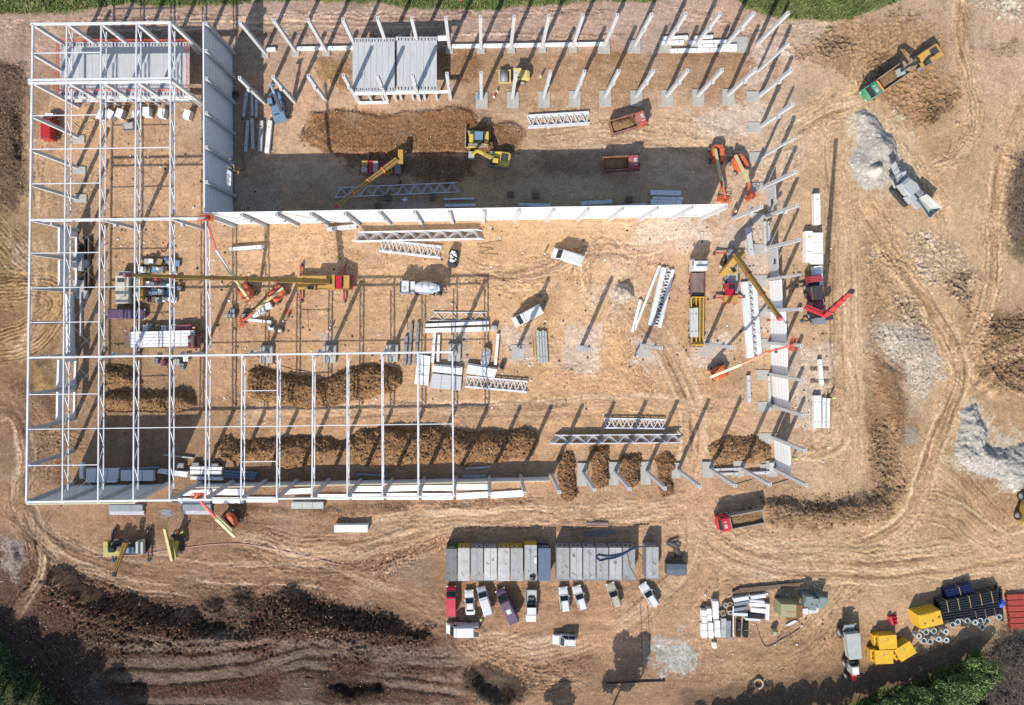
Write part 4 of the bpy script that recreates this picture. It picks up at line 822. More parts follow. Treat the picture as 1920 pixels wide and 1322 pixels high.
lying('single white lattice truss above the long white beams in the middle of the floor', (803, 593), (915, 594), 17, 4, 1, 'W', None, .16)
lying('narrow truss leaning upright close to the shaded grey wall', (433, 400), (435, 302), 8, 8, 1, 'W', None, .12, mat=m_mgrey)
# ---------------------------------------------------------------- vehicles (local x = forward, y = left, z = up)
def V(name, label, cat, px, py, ang, group=None, h=0.):
    g = P(px, py, h); return thing(name, label, cat, (g.x, g.y, max(0, gz(px, py)) if h == 0 else 0), ang, group)
def sec(x, w, z0, z1, r=.12): return [(x, -w, z0), (x, w, z0), (x, w, z1 - r), (x, w - r, z1), (x, -w + r, z1), (x, -w, z1 - r)]
def wheel(t, x, y, r=.33, w=.24, rim=True, name='wheel'):
    s = 1 if y > 0 else -1
    wo = MB().cyl((x, y - s * w / 2, r), (x, y + s * w / 2, r), r, 18).build(name, m_rubber, t)
    if rim: MB().cyl((x, y + s * (w / 2 - .02), r), (x, y + s * (w / 2 + .02), r), r * .55, 12).build('rim', m_rim, wo)
    return wo
def quad(a, b, c, d, th=.02):
    n = (Vector(b) - Vector(a)).cross(Vector(c) - Vector(a)).normalized() * th
    return MB().loft([[Vector(v) for v in (a, b, c, d)], [Vector(v) + n for v in (a, b, c, d)]])
def lamps(t, L, w, z, zt=None):
    for s in (-1, 1):
        MB().box((L / 2 - .12, s * (w - .22), z), (.26, .34, .16)).build('headlight', m_head, t)
        MB().box((-L / 2 + .03, s * (w - .16), zt or z + .15), (.12, .2, .24)).build('tail_light', m_tail, t)
def car(label, px, py, ang, paint, kind='wagon', L=4.5, W=1.78, group='cars parked below the site cabins', name='parked_car', cat='car'):
    t = V(name, label, cat, px, py, ang, group); w = W / 2; x = lambda f: -L / 2 + L * f
    MB().loft([sec(x(0), w * .7, .42, .82), sec(x(.015), w * .86, .36, .88), sec(x(.05), w * .96, .3, .93), sec(x(.14), w, .24, .98), sec(x(.4), w, .22, .96), sec(x(.7), w, .22, .93), sec(x(.86), w * .97, .25, .86), sec(x(.94), w * .88, .28, .78), sec(x(.98), w * .72, .32, .7), sec(x(1), w * .5, .38, .62)]).build('body', paint, t)
    b0, r0, r1, b1 = {'wagon': (.02, .09, .5, .68), 'sedan': (.14, .3, .53, .7), 'suv': (.02, .06, .52, .68)}[kind]
    zr = 1.45 if kind != 'suv' else 1.68; wr = w * .78
    gl = MB().loft([[(x(b0), -w * .93, .92), (x(b0), w * .93, .92), (x(b1), w * .93, .9), (x(b1), -w * .93, .9)], [(x(r0), -wr, zr), (x(r0), wr, zr), (x(r1), wr, zr), (x(r1), -wr, zr)]])
    gl.build('window_glass', m_glass, t)
    MB().loft([sec(x(r0) - .03, wr * .93, zr - .02, zr + .02, .01), sec(x(r0) + .2, wr * 1.01, zr - .03, zr + .05, .03), sec(x(r1) - .25, wr * 1.01, zr - .03, zr + .05, .03), sec(x(r1) + .02, wr * .93, zr - .02, zr + .02, .01)]).build('roof', paint, t)
    for s in (-1, 1):
        for p_, q_, d_ in (((x(b1), s * w * .9, .92), (x(r1), s * wr * .99, zr), .07), ((x(b0), s * w * .92, .93), (x(r0), s * wr, zr), .12), ((x(.34), s * w * .94, .95), (x(.34), s * wr * 1.01, zr), .09)): MB().beam(p_, q_, d_, .05).build('roof_pillar', paint, t)
    for s in (-1, 1):
        MB().box((x(.64), s * (w + .08), 1.0), (.16, .2, .14)).build('wing_mirror', paint, t)
        for f in (.17, .8): wheel(t, x(f), s * (w - .11), .32, .22)
    for s in (-1, 1): MB().box((x((r0 + r1) / 2), s * wr * .86, zr + .07), (L * (r1 - r0) * .9, .05, .05)).build('roof_rail', m_dark, t)
    MB().box((x(.985), 0, .56), (.12, w * .9, .14)).build('grille', m_dark, t); MB().box((x(.705), 0, .945), (.09, w * 1.6, .02)).build('wiper_cowl', m_dark, t)
    MB().box((x(0) - .01, 0, .55), (.05, .5, .12)).build('number_plate', m_white, t)
    lamps(t, L, w, .66); return t
def van(label, px, py, ang, paint, L=5.6, W=1.98, H=2.35, group='vans on the site', doors=False, hood=None, hatch=None, beacon=False, ribs=True):
    t = V('panel_van', label, 'van', px, py, ang, group, ); w = W / 2; x = lambda f: -L / 2 + L * f; wt = w * .93
    MB().loft([sec(x(0), wt, .4, H, .12), sec(x(.015), wt, .34, H + .02, .12), sec(x(.3), wt, .32, H + .05, .14), sec(x(.66), wt, .32, H + .03, .16), sec(x(.7), wt * .98, .32, H - .02, .2), sec(x(.845), w * .95, .32, 1.3, .1), sec(x(.93), w * .9, .34, 1.12, .12), sec(x(1), w * .7, .4, .86, .12)]).build('body', paint, t)
    zz = lambda f: (H - .02) + (1.3 - H + .02) * (f - .7) / .145
    a, b_ = .716, .838
    quad((x(a), -wt * .86, zz(a) + .02), (x(b_), -w * .86, zz(b_) + .02), (x(b_), w * .86, zz(b_) + .02), (x(a), wt * .86, zz(a) + .02), .02).build('windscreen', m_glass, t)
    for s in (-1, 1):
        MB().box((x(.66), s * (wt + .005), 1.6), (L * .12, .03, .5)).build('side_window', m_glass, t)
        MB().box((x(.74), s * (w + .13), 1.5), (.16, .26, .3)).build('wing_mirror', m_dark, t)
        for f in (.18, .82): wheel(t, x(f), s * (w - .12), .35, .24)
    if ribs:
        for k in range(5): MB().box((x(.33), (k - 2) * wt * .36, H + .065), (L * .58, .05, .03)).build('roof_rib', paint, t)
    MB().box((x(.985), 0, .62), (.14, w * 1., .2)).build('grille', m_dark, t); MB().box((x(.85), 0, 1.325), (.1, w * 1.7, .03)).build('wiper_cowl', m_dark, t)
    for f in (.02, .63): MB().box((x(f), 0, H + .07), (.05, wt * 1.7, .03)).build('roof_seam', m_mgrey, t)
    if hatch: MB().box((x(.4), 0, H + .09), (.8, .8, .08)).build('roof_hatch', hatch, t)
    if doors:
        for s in (-1, 1): MB().box((x(0) - .45, s * (wt - .02), 1.3), (.9, .06, 1.8)).build('rear_door', paint, t)
        MB().box((x(.3), wt + .1, 1.25), (1.3, .06, 1.7)).build('sliding_door', paint, t)
    if hood: MB().box((x(.93), 0, 1.16), (.4, W * .7, .06)).build('hood_panel', hood, t)
    if beacon: MB().cyl((x(.6), -.4, H), (x(.6), -.4, H + .25), .1, 10).build('beacon_lamp', m_vesto, t)
    lamps(t, L, w, .75, 1.2); return t
car('white saloon car with dark windows, between the crimson van and a white van', 881, 1126, 94, m_cwhite, 'sedan', 4.6)
car('white estate car, left of the two white ones parked together below grey cabins', 1057, 1120, 97, m_cwhite, 'wagon', 4.5)
car('white estate car, right of the two white ones parked together below grey cabins', 1086, 1117, 108, m_cwhite, 'wagon', 4.5)
car('beige estate car parked below the right end of the grey cabins', 1149, 1112, 109, m_beige, 'wagon', 4.6)
car('white car parked aslant below the lone grey cabin', 1215, 1112, 123, m_cwhite, 'wagon', 4.8)
car('white off-road car parked crosswise alone below the other cars', 1057, 1196, 177, m_cwhite, 'suv', 4.4, 1.85)
van('crimson van, leftmost vehicle parked below the site cabins', 847, 1121, 91, m_crimson, 5.2, 1.9, 2.0, ribs=False)
van('small white van parked aslant between the white saloon and the purple van', 909, 1121, 107, m_cwhite, 4.9, 1.85, 2.0)
van('purple van with a pale roof hatch parked aslant below the cabins', 950, 1129, 116, m_purple, 6.1, 2.05, 2.5, hatch=m_white)
van('white van with open rear doors parked crosswise below the crimson van', 863, 1174, 180, m_cwhite, 5.2, 2.0, 2.4, doors=True, ribs=False)
van('white panel van on the sandy floor below the long white wall', 1062, 483, 162, m_cwhite, 5.7, 2.0, 2.5)
van('white panel van on the sandy floor crossed by a column shadow', 988, 592, 208, m_cwhite, 5.7, 2.05, 2.5, ribs=False)
van('red van with a white bonnet and orange beacon under the steel frame', 101, 241, 90, M('red_van_paint', A(190, 30, 40), .4, dust=.08), 5.2, 2.0, 2.2, hood=m_white, beacon=True, ribs=False)
van('dark purple van parked under the left steel frame', 247, 589, 0, m_purple, 6.0, 2.0, 2.4, ribs=True)
# flat-sided pickup
t = V('pickup_truck', 'white pickup truck with an open load bed facing away from the cabins', 'pickup', 995, 1131, 270, 'cars parked below the site cabins')
MB().loft([sec(-.2, .98, .4, 1.0), sec(.9, 1.0, .35, 1.25), sec(1.5, 1.0, .32, 1.2), sec(2.5, .95, .35, 1.1), sec(3.0, .75, .45, .85)]).build('body', m_cwhite, t)
MB().loft([[(-.25, -.93, 1.1), (-.25, .93, 1.1), (1.75, .93, 1.15), (1.75, -.93, 1.15)], [(-.1, -.8, 1.95), (-.1, .8, 1.95), (1.15, .8, 1.95), (1.15, -.8, 1.95)]]).build('window_glass', m_glass, t)
MB().box((.5, 0, 1.99), (1.25, 1.66, .07)).build('roof', m_cwhite, t)
b_ = MB(); b_.box((-1.65, 0, .78), (2.7, 2.0, .1))
for s in (-1, 1): b_.box((-1.65, s * .98, 1.05), (2.7, .07, .5))
b_.box((-2.98, 0, 1.05), (.07, 1.9, .5)); b_.build('load_bed', m_lgrey, t)
MB().box((-1.1, .1, .98), (1.3, 1.3, .3), top=(.8, .7)).build('bed_cargo', m_dark, t)
for s in (-1, 1):
    MB().box((1.3, s * 1.13, 1.3), (.16, .24, .2)).build('wing_mirror', m_dark, t)
    for f in (-1.9, 2.1): wheel(t, f, s * .86, .36, .24)
lamps(t, 6, .95, .85)

def cab(t, x1, L, W, H, paint, z0=.75, visor=True, mirrors=True, spoiler=False):
    """truck cab whose nose is at x1"""
    w = W / 2; x0 = x1 - L
    MB().loft([sec(x0, w * .96, z0, H - .02, .12), sec(x0 + .1, w, z0, H + .02, .14), sec(x1 - .55, w, z0, H, .16), sec(x1 - .2, w * .98, z0 - .2, H - .75, .12), sec(x1, w * .92, z0 - .25, H - 1.5, .12)]).build('cab', paint, t)
    quad((x1 - .52, -w * .84, H - .1), (x1 - .17, -w * .86, H - .85), (x1 - .17, w * .86, H - .85), (x1 - .52, w * .84, H - .1), .05).build('windscreen', m_glass, t)
    if visor: MB().box((x1 - .42, 0, H + .02), (.28, W * .86, .06)).build('sun_visor', m_dark, t)
    for s in (-1, 1):
        MB().box((x1 - .9, s * (w + .005), H - .6), (.75, .03, .55)).build('side_window', m_glass, t)
        if mirrors: MB().box((x1 - .25, s * (w + .22), H - .7), (.1, .26, .55)).build('wing_mirror', m_dark, t)
        MB().box((x1 - .03, s * (w - .4), z0 - .02), (.12, .4, .2)).build('headlight', m_head, t)
    MB().box((x1 - 1.1, .2, H + .05), (.55, .6, .06)).build('roof_hatch', m_lgrey, t)
    if spoiler: MB().box((x0 + .5, 0, H + .2), (.7, W * .8, .4), top=(.7, .95)).build('roof_spoiler', paint, t)
def chassis(t, x0, x1, W, axles, r=.52, mat=None):
    m = MB()
    for s in (-1, 1): m.box(((x0 + x1) / 2, s * .42, .85), (x1 - x0, .12, .3))
    for a in np.linspace(x0 + .3, x1 - .3, 5): m.box((a, 0, .85), (.15, .72, .2))
    m.build('chassis_frame', mat or m_dark, t)
    for a in axles:
        for s in (-1, 1): wheel(t, a, s * (W / 2 - .2), r, .34)
    for s in (-1, 1):
        MB().box(((x0 + x1) / 2 + .6, s * (W / 2 - .3), .75), (.9, .45, .5)).build('fuel_tank', m_mgrey, t)
        MB().box((x0 + .05, s * (W / 2 - .3), .85), (.1, .4, .16)).build('tail_light', m_tail, t)
def soil_load(label, px, py, ang, L_, W_2, z, full=True, name='soil_load'):
    n, k = 16, 8; r = random.Random(px); vs = []
    for i in range(n + 1):
        for j in range(k + 1):
            u, v = i / n * 2 - 1, j / k * 2 - 1; e = (1 - abs(u) ** 3) * (1 - abs(v) ** 3)
            vs.append(((u * L_ / 2), v * W_2 / 2, z + (.55 * e if full else .25 * e) + r.uniform(-.09, .09) * (e > .05)))
    fs = [(i * (k + 1) + j, (i + 1) * (k + 1) + j, (i + 1) * (k + 1) + j + 1, i * (k + 1) + j + 1) for i in range(n) for j in range(k)]
    o = MB().add(vs, fs).build(name, m_soil, None); g = P(px, py); o.location = (g.x, g.y, 0); o.rotation_euler = (0, 0, math.radians(ang))
    return tag(o, label, 'load')
def tipper(label, px, py, ang, paint, body, L=7.4, W=2.5, load=None, full=True, orange=False):
    t = V('dump_truck', label, 'dump truck', px, py, ang, 'dump trucks'); n = L / 2
    chassis(t, -n + .3, n - .6, W, (n - 1.4, n - 3.0 + (L - 7.4) * .5, -n + 2.1, -n + .8) if L > 7 else (n - 1.2, -n + 1.9, -n + .7))
    cab(t, n, 1.95, W, 2.95, paint)
    bl = L - 2.15; x0, x1 = -n, -n + bl; m = MB(); z0 = 1.2; z1 = 2.45
    m.box(((x0 + x1) / 2, 0, z0), (bl, W * .9, .12))
    for s in (-1, 1):
        m.box(((x0 + x1) / 2, s * (W / 2 - .06), (z0 + z1) / 2), (bl, .09, z1 - z0), top=(1, 1)); m.box(((x0 + x1) / 2, s * (W / 2 - .06), z1 + .05), (bl + .05, .17, .1))
        for k in range(6): m.box((x0 + .3 + k * (bl - .6) / 5, s * (W / 2 + .02), (z0 + z1) / 2), (.1, .08, z1 - z0))
    m.box((x0 + .04, 0, (z0 + z1) / 2 + .05), (.09, W - .2, z1 - z0 + .1)); m.box((x1 - .05, 0, (z0 + z1) / 2 + .15), (.1, W - .1, z1 - z0 + .3)); m.box((x1 + .18, 0, z1 + .3), (.5, W - .1, .06))
    m.build('tipper_body', body, t)
    MB().cyl((n - 2.15, -.95, 1.2), (n - 2.15, -.95, 3.0), .09, 8).build('exhaust_stack', m_mgrey, t); MB().box((n - 2.2, .8, 1.9), (.3, .5, 1.6)).build('air_intake', m_dark, t)
    for s in (-1, 1): MB().box((n - 1.1, s * .55, 3.02), (.5, .12, .06)).build('roof_lamp', m_head, t)
    if orange: MB().box((x1 - .05, 0, z1 + .36), (.3, W - .2, .07)).build('marker_bar', m_vesto, t)
    MB().cyl((x1 + .2, .3, 1.2), (x1 + .1, .3, 2.5), .1, 8).build('tipping_ram', m_mgrey, t)
    if load:
        a = math.radians(ang); ofs = (x0 + x1) / 2 * PM
        soil_load(load, px + ofs * math.cos(a), py - ofs * math.sin(a), ang, bl - .25, W - .25, 1.85, full)
    return t
m_tipr = M('dusty_red_body', A(150, 84, 74), .7, dust=.6); m_tipg = M('dusty_grey_body', A(170, 158, 144), .6, dust=.35)
tipper('red dump truck heaped with soil on sunlit ground below the second row', 1174, 237, 17, M('sunlit_red_cab', A(200, 88, 78), .55, dust=.5), m_tipr, 6.9, 2.5, 'heaped brown soil in the sunlit red dump truck')
tipper('maroon dump truck loaded with soil standing in the shadow of the wall', 1160, 312, 3, M('pink_red_cab', A(190, 64, 90), .55, dust=.4), m_tipr, 6.9, 2.5, 'brown soil in the maroon truck in the wall shadow')
tipper('green dump truck being loaded by an excavator at the upper right', 1648, 160, 215, m_green, m_tipg, 8.6, 2.5, 'soil in the green dump truck', False, True)
tipper('red dump truck with a grey tipper body beside the lower right berm', 1379, 968, 191, M('bright_red_cab', A(226, 40, 52), .4, dust=.08), m_tipg, 8.4, 2.5, 'soil in the grey body of the red truck by the berm', False)

# concrete mixer
t = V('concrete_mixer_truck', 'white concrete mixer truck with a blue striped drum in the middle of the floor', 'mixer truck', 794, 541, 178)
chassis(t, -4.0, 3.4, 2.5, (2.6, .9, -1.7, -3.0)); cab(t, 4.3, 1.9, 2.45, 2.9, m_cwhite)
MB().box((1.75, 0, 1.9), (.8, 2.2, 1.3)).build('water_tank', m_cwhite, t)
m_drum = M('drum_white', A(236, 238, 240), .4, var=.04, dust=.08); m_dblue = M('drum_blue_stripe', A(150, 178, 214), .4, dust=.1)
prof = [(1.2, .7), (.9, 1.0), (-.4, 1.2), (-1.6, 1.12), (-3.0, .62), (-3.3, .5)]
dr = MB(); dp = MB()
for (xa, ra), (xb, rb) in zip(prof[:-1], prof[1:]):
    za, zb = 2.25 + (1.2 - xa) * .11, 2.25 + (1.2 - xb) * .11; dr.cyl((xa, 0, za), (xb, 0, zb), ra, 20, rb, caps=True)
o = dr.build('mixing_drum', m_drum, t, True)
for (xa, ra), (xb, rb) in zip(prof[:-2], prof[1:-1]):
    n = 20; vs = []
    for xx, rr in ((xa, ra), (xb, rb)):
        zc = 2.25 + (1.2 - xx) * .11
        for a in np.linspace(math.radians(28 + (1.2 - xx) * 5), math.radians(62 + (1.2 - xx) * 5), 5): vs.append((xx, math.cos(a) * (rr + .012), zc + math.sin(a) * (rr + .012)))
    dp.add(vs, [(i, i + 1, i + 6, i + 5) for i in range(4)])
dp.build('blue_stripe', m_dblue, o)
MB().box((-3.5, 0, 2.6), (.5, 1.5, .5), top=(1.3, 1.2)).build('feed_hopper', m_dark, t); MB().beam((-3.8, .3, 1.9), (-4.4, .8, 1.2), .4, .2).build('discharge_chute', m_mgrey, t)
MB().box((-3.3, -.95, 1.5), (.9, .3, 1.6)).build('ladder_platform', m_mgrey, t)

# ------------------------------------------------ mobile cranes
def boom(name, parent, p, q, secs, w0, w1, mat, collar=None, head=None):
    p, q = Vector(p), Vector(q); o = None
    for i in range(secs):
        a = p.lerp(q, i / secs); b2 = p.lerp(q, (i + 1) / secs); w = w0 + (w1 - w0) * i / max(1, secs - 1)
        m = MB(); m.beam(a - (b2 - a) * (.1 if i else 0), b2, w, w * 1.1)
        o = m.build(name, mat, parent)
        MB().beam(a + Vector((0, 0, w * .6)), b2 + Vector((0, 0, w * .6)), .1, .06).build('hoist_rope', m_dark, o)
        if collar: MB().beam(b2 - (b2 - a).normalized() * .16, b2, w * 1.22, w * 1.3).build('boom_collar', collar, o)
    if head: 
        d = (q - p).normalized(); MB().beam(q, q + d * .7, w1 * 1.2, w1 * 1.2).build('boom_head', head, o)
    return o
def outriggers(t, xs, reach, mat, pads=m_mgrey, W=2.5):
    for x in xs:
        for s in (-1, 1):
            o = MB().box((x, s * (W / 2 + reach) / 2, .75), (.28, W / 2 + reach, .28)).build('outrigger', mat, t)
            MB().cyl((x, s * (W / 2 + reach - .1), .1), (x, s * (W / 2 + reach - .1), .9), .1, 8).build('jack_leg', m_mgrey, o); MB().cyl((x, s * (W / 2 + reach - .1), 0), (x, s * (W / 2 + reach - .1), .1), .32, 10).build('foot_plate', m_dark, o)
# big yellow crane, centre left: carrier faces right, boom to the left over the rear
t = V('mobile_crane', 'yellow mobile crane with a very long boom reaching left over the steel frame', 'mobile crane', 612, 531, 0, 'mobile cranes')
chassis(t, -5.0, 4.6, 2.6, (-3.6, -2.1, 1.2, 3.0), .62)
MB().box((-.5, 0, 1.15), (9, 2.55, .4)).build('carrier_deck', m_yellow, t); MB().box((4.2, 0, 1.45), (1.15, 2.6, 1.6)).build('front_deck', m_yellow, t)
MB().box((4.98, 0, .9), (.35, 2.7, .5)).build('bumper', m_red, t); MB().box((2.95, .0, 2.0), (1.3, 2.4, 1.5), top=(.85, .95)).build('driver_cab', m_crimson, t)
MB().box((3.55, .0, 2.2), (.15, 1.9, .7)).build('windscreen', m_glass, t)
MB().box((1.55, .1, 2.3), (1.5, 2.5, 1.5)).build('counterweight', m_yellow, t); MB().box((.2, .85, 1.85), (4.2, .75, .9)).build('engine_cover', m_yellow, t); MB().box((-.1, -.85, 1.75), (3.4, .7, .8)).build('winch_housing', m_yellow, t)
oc = MB().box((-2.0, -1.0, 2.1), (1.6, .85, 1.5), top=(.85, .9)).build('operator_cab', m_yellow, t); MB().box((-2.1, -1.0, 2.87), (1.2, .65, .04)).build('cab_window', m_glass, oc); MB().box((1.3, .05, 3.1), (1.0, .9, .25)).build('winch_drum', m_dark, t)
outriggers(t, (-4.6, 3.5), 2.2, m_red)
tip = P(243, 516, 33.0); rt = t.location
q = Vector((tip.x - rt.x, tip.y - rt.y, 33.0)); p0 = Vector((1.2, .12, 3.2))
boom('boom_section', t, p0, q, 6, .85, .42, m_olive, m_maroon, m_maroon)
MB().cyl(q + Vector((-.5, 0, 0)), q + Vector((-.5, 0, -7)), .03, 5).build('hoist_rope', m_dark, t); MB().box(q + Vector((-.5, 0, -7.2)), (.4, .4, .6)).build('hook_block', m_red, t)
# crane in the wall shadow
t = V('mobile_crane', 'red and yellow mobile crane in the wall shadow with its boom pointing lower left', 'mobile crane', 718, 318, 180, 'mobile cranes')
chassis(t, -3.7, 3.4, 2.5, (-2.4, -1.0, 2.2), .6); MB().box((0, 0, 1.15), (7.2, 2.45, .35)).build('carrier_deck', m_maroon, t)
MB().box((3.0, .6, 1.9), (1.2, 1.0, 1.3), top=(.85, .95)).build('driver_cab', m_beige, t); MB().box((3.0, -.6, 1.7), (1.1, 1.0, .8)).build('engine_cover', m_yellow, t); MB().box((1.9, 0, 1.75), (.7, 2.2, .8)).build('tool_locker', m_crimson, t)
MB().box((1.0, 0, 1.8), (.9, 2.0, .9)).build('winch_housing', m_beige, t); MB().box((-3.0, 0, 1.6), (1.1, 2.3, .6)).build('rear_deck', m_mgrey, t)
oc = MB().box((-1.4, .9, 2.2), (1.5, .9, 1.5), rz=.55).build('operator_cab', m_yellow, t); MB().box((-1.4, .9, 2.97), (1.1, .6, .03), rz=.55).build('cab_window', m_glass, oc)
outriggers(t, (-3.2, 2.6), 1.2, m_maroon)
def loc_of(t, px, py, h):
    g = P(px, py, h) - t.location; a = -t.rotation_euler.z
    return Vector((g.x * math.cos(a) - g.y * math.sin(a), g.x * math.sin(a) + g.y * math.cos(a), h - t.location.z))
pv = loc_of(t, 744, 300, 3.2); tp = loc_of(t, 633, 385, 8.0); boom('boom_section', t, pv, tp, 4, .85, .55, m_yellow, m_vesto, m_red)
MB().beam(pv + (pv - tp).normalized() * 1.0 + Vector((0, -1.2, 0)), pv + (pv - tp).normalized() * 1.0 + Vector((0, 1.2, 0)), .9, .9).build('counterweight', m_yellow, t)
# crane between truck and right row
t = V('mobile_crane', 'yellow mobile crane with a red cab and boom angled toward the right row', 'mobile crane', 1366, 518, 270, 'mobile cranes')
chassis(t, -4.4, 4.4, 2.4, (-3.0, -1.5, 1.2, 2.6), .6, m_lgrey); MB().box((0, .25, 1.1), (8.6, 1.9, .35)).build('carrier_deck', m_lgrey, t); MB().box((4.3, -.2, 1.3), (1.3, 2.5, .8)).build('front_deck', m_yellow, t); MB().box((5.0, -.2, .85), (.25, 2.7, .4)).build('bumper', m_red, t)
cb = MB().box((2.6, -.5, 1.9), (2.4, 1.4, 1.5), top=(.9, .9)).build('driver_cab', m_crimson, t); MB().box((2.1, -.5, 2.67), (.9, 1.1, .04)).build('cab_window', m_glass, cb)
MB().box((2.4, .7, 1.6), (1.2, .8, .7)).build('tool_locker', m_mgrey, t); MB().box((-4.2, .2, 1.4), (1.2, 1.6, .6)).build('rear_deck', m_mgrey, t)
a = loc_of(t, 1383, 480, 2.8); b_ = loc_of(t, 1353, 516, 2.2); MB().beam(a, b_, 1.1, 1.1).build('superstructure', m_yellow, t)
c_ = loc_of(t, 1372, 505, 2.3); oc = MB().box(c_, (1.7, 1.0, 1.4), rz=.5).build('operator_cab', m_yellow, t); MB().box(c_ + Vector((0, 0, .72)), (1.2, .7, .03), rz=.5).build('cab_window', m_glass, oc)
a = loc_of(t, 1386, 478, 3.3); MB().box(a, (1.1, 1.8, .9), rz=.4).build('counterweight', m_yellow, t)
boom('boom_section', t, loc_of(t, 1380, 480, 3.6), loc_of(t, 1460, 594, 20.0), 3, .75, .48, m_olive, m_maroon, m_red)
e = loc_of(t, 1460, 600, 19.6); MB().cyl(e, e + Vector((0, 0, -3)), .03, 5).build('hoist_rope', m_dark, t); MB().box(e + Vector((0, 0, -3.2)), (.4, .35, .6)).build('hook_block', m_red, t)
outriggers(t, (-4.3, 4.0), 1.5, m_red)
# dark red crane on the right
t = V('mobile_crane', 'dark crane with a red knuckled boom stretching right of the right row', 'mobile crane', 1521, 566, 98, 'mobile cranes')
chassis(t, -3.6, 4.2, 2.5, (-2.6, -1.2, 1.4, 2.8), .62); MB().box((0, 0, 1.15), (7.6, 2.5, .35)).build('carrier_deck', m_dark, t)
cb = MB().box((4.2, -.1, 1.8), (1.3, 2.4, 1.6), top=(.85, .92)).build('driver_cab', M('dark_red_cab', A(176, 52, 72), .45, dust=.15), t); MB().box((4.75, -.1, 2.1), (.25, 2.0, .6)).build('windscreen', m_glass, cb)
MB().box((1.6, 0, 1.9), (2.6, 2.4, 1.2)).build('engine_cover', m_dark, t)
for y in (-1.05, 1.05): MB().box((1.2, y, 2.53), (3.0, .22, .06)).build('side_rail', m_maroon, t)
MB().box((-.6, -.3, 1.75), (1.6, 1.5, .7)).build('winch_housing', m_maroon, t); MB().box((-3.6, 0, 1.6), (1.2, 2.4, .8)).build('counterweight', m_mgrey, t); MB().box((-2.2, .4, 2.0), (1.6, 1.4, 1.3), top=(.85, .9)).build('operator_cab', m_glass, t); MB().beam((-2.4, 0, 2.75), (-1.6, 1.2, 2.75), .2, .1).build('cab_guard', m_red, t)
m_rb = M('red_boom', A(218, 52, 60), .45, dust=.08)
boom('boom_section', t, loc_of(t, 1510, 575, 3.0), loc_of(t, 1551, 592, 4.0), 1, .8, .7, m_rb); boom('boom_section', t, loc_of(t, 1549, 590, 4.1), loc_of(t, 1596, 547, 25.0), 4, .75, .5, m_rb, m_dark, m_dark)
MB().box(loc_of(t, 1555, 595, 4.2), (.9, .9, .9)).build('boom_knuckle', m_dark, t); outriggers(t, (-3.3, 3.2), 1.1, m_dark)

# ------------------------------------------------ boom lifts
def lift(label, px, py, ang, pts, group='orange boom lifts', basket=None, paint=None, jib=None, mat=None, flip=False, two=None):
    """pts = (photo pixel, height) along the boom from turntable to basket"""
    t = V('boom_lift', label, 'boom lift', px, py, ang, group); pt = paint or m_orange
    MB().loft([sec(-1.3, .8, .45, 1.0), sec(-.9, 1.0, .4, 1.1), sec(.9, 1.0, .4, 1.1), sec(1.4, .8, .45, .95)]).build('base', pt, t)
    for x in (-1.15, 1.15):
        for s in (-1, 1): wheel(t, x, s * 1.12, .45, .36)
    for s in (-1, 1): MB().loft([sec(-1.5, .32, 1.1, 1.7, .1), sec(-.9, .42, 1.05, 2.0, .12), sec(.7, .42, 1.05, 1.95, .12), sec(1.3, .3, 1.1, 1.6, .1)]).build('turntable_cover', pt, t).location = (0, s * .68, 0)
    MB().box((-1.35, 0, 1.5), (.5, 1.5, .8)).build('counterweight', pt, t); MB().box((.2, 0, 1.4), (1.8, .5, .6)).build('turntable_core', m_dark, t)
    P3 = [loc_of(t, a, b2, h) for a, b2, h in pts]
    for i, (a, b2) in enumerate(zip(P3[:-1], P3[1:])):
        w = .42 - .07 * i; MB().beam(a, b2, w, w * 1.1).build('boom_section', (mat or [m_cream, pt, pt, pt])[i], t)
    if two: MB().beam(loc_of(t, *two[0]), loc_of(t, *two[1]), .5, .5).build('lower_boom', m_cream, t)
    e = P3[-1]; rz = basket or 0; m = MB(); bw, bd = 2.2, .9; R = Matrix.Rotation(math.radians(rz) - t.rotation_euler.z, 3, 'Z')
    m.box(e + Vector((0, 0, -.55)), (bw, bd, .06), mat=R)
    for z in (0, .5):
        for s in (-1, 1): m.beam(e + R @ Vector((-bw / 2, s * bd / 2, z)), e + R @ Vector((bw / 2, s * bd / 2, z)), .06, .06); m.beam(e + R @ Vector((s * bw / 2, -bd / 2, z)), e + R @ Vector((s * bw / 2, bd / 2, z)), .06, .06)
    for sx in (-1, 0, 1):
        for s in (-1, 1): m.beam(e + R @ Vector((sx * bw / 2, s * bd / 2, -.55)), e + R @ Vector((sx * bw / 2, s * bd / 2, .5)), .06, .06)
    m.build('basket', pt, t); MB().box(e + R @ Vector((0, -bd / 2 + .1, .35)), (.5, .2, .3), mat=R).build('control_box', m_dark, t)
    return t
lift('orange boom lift half in the wall shadow, left of the pair near the right row', 1340, 293, 270, [(1341, 280, 2.2), (1352, 340, 3.2), (1359, 366, 2.0), (1358, 374, 1.2)], basket=-10)
lift('orange boom lift in full sun, right of the pair near the right row', 1382, 310, 300, [(1379, 291, 2.2), (1404, 341, 3.4), (1406, 362, 2.4), (1410, 368, 1.6)], basket=30)
lift('orange boom lift below the yellow crane boom, arm raised to the white wall corner', 466, 548, 125, [(466, 560, 2.4), (433, 513, 7.5), (405, 468, 10.5), (386, 408, 11.9)], basket=0, mat=[m_cream, m_lgrey, m_red2])
lift('orange boom lift with its basket above white beams left of the yellow crane', 524, 552, 225, [(531, 540, 2.4), (477, 584, 2.8), (463, 598, 2.0), (451, 603, 1.2)], basket=90)
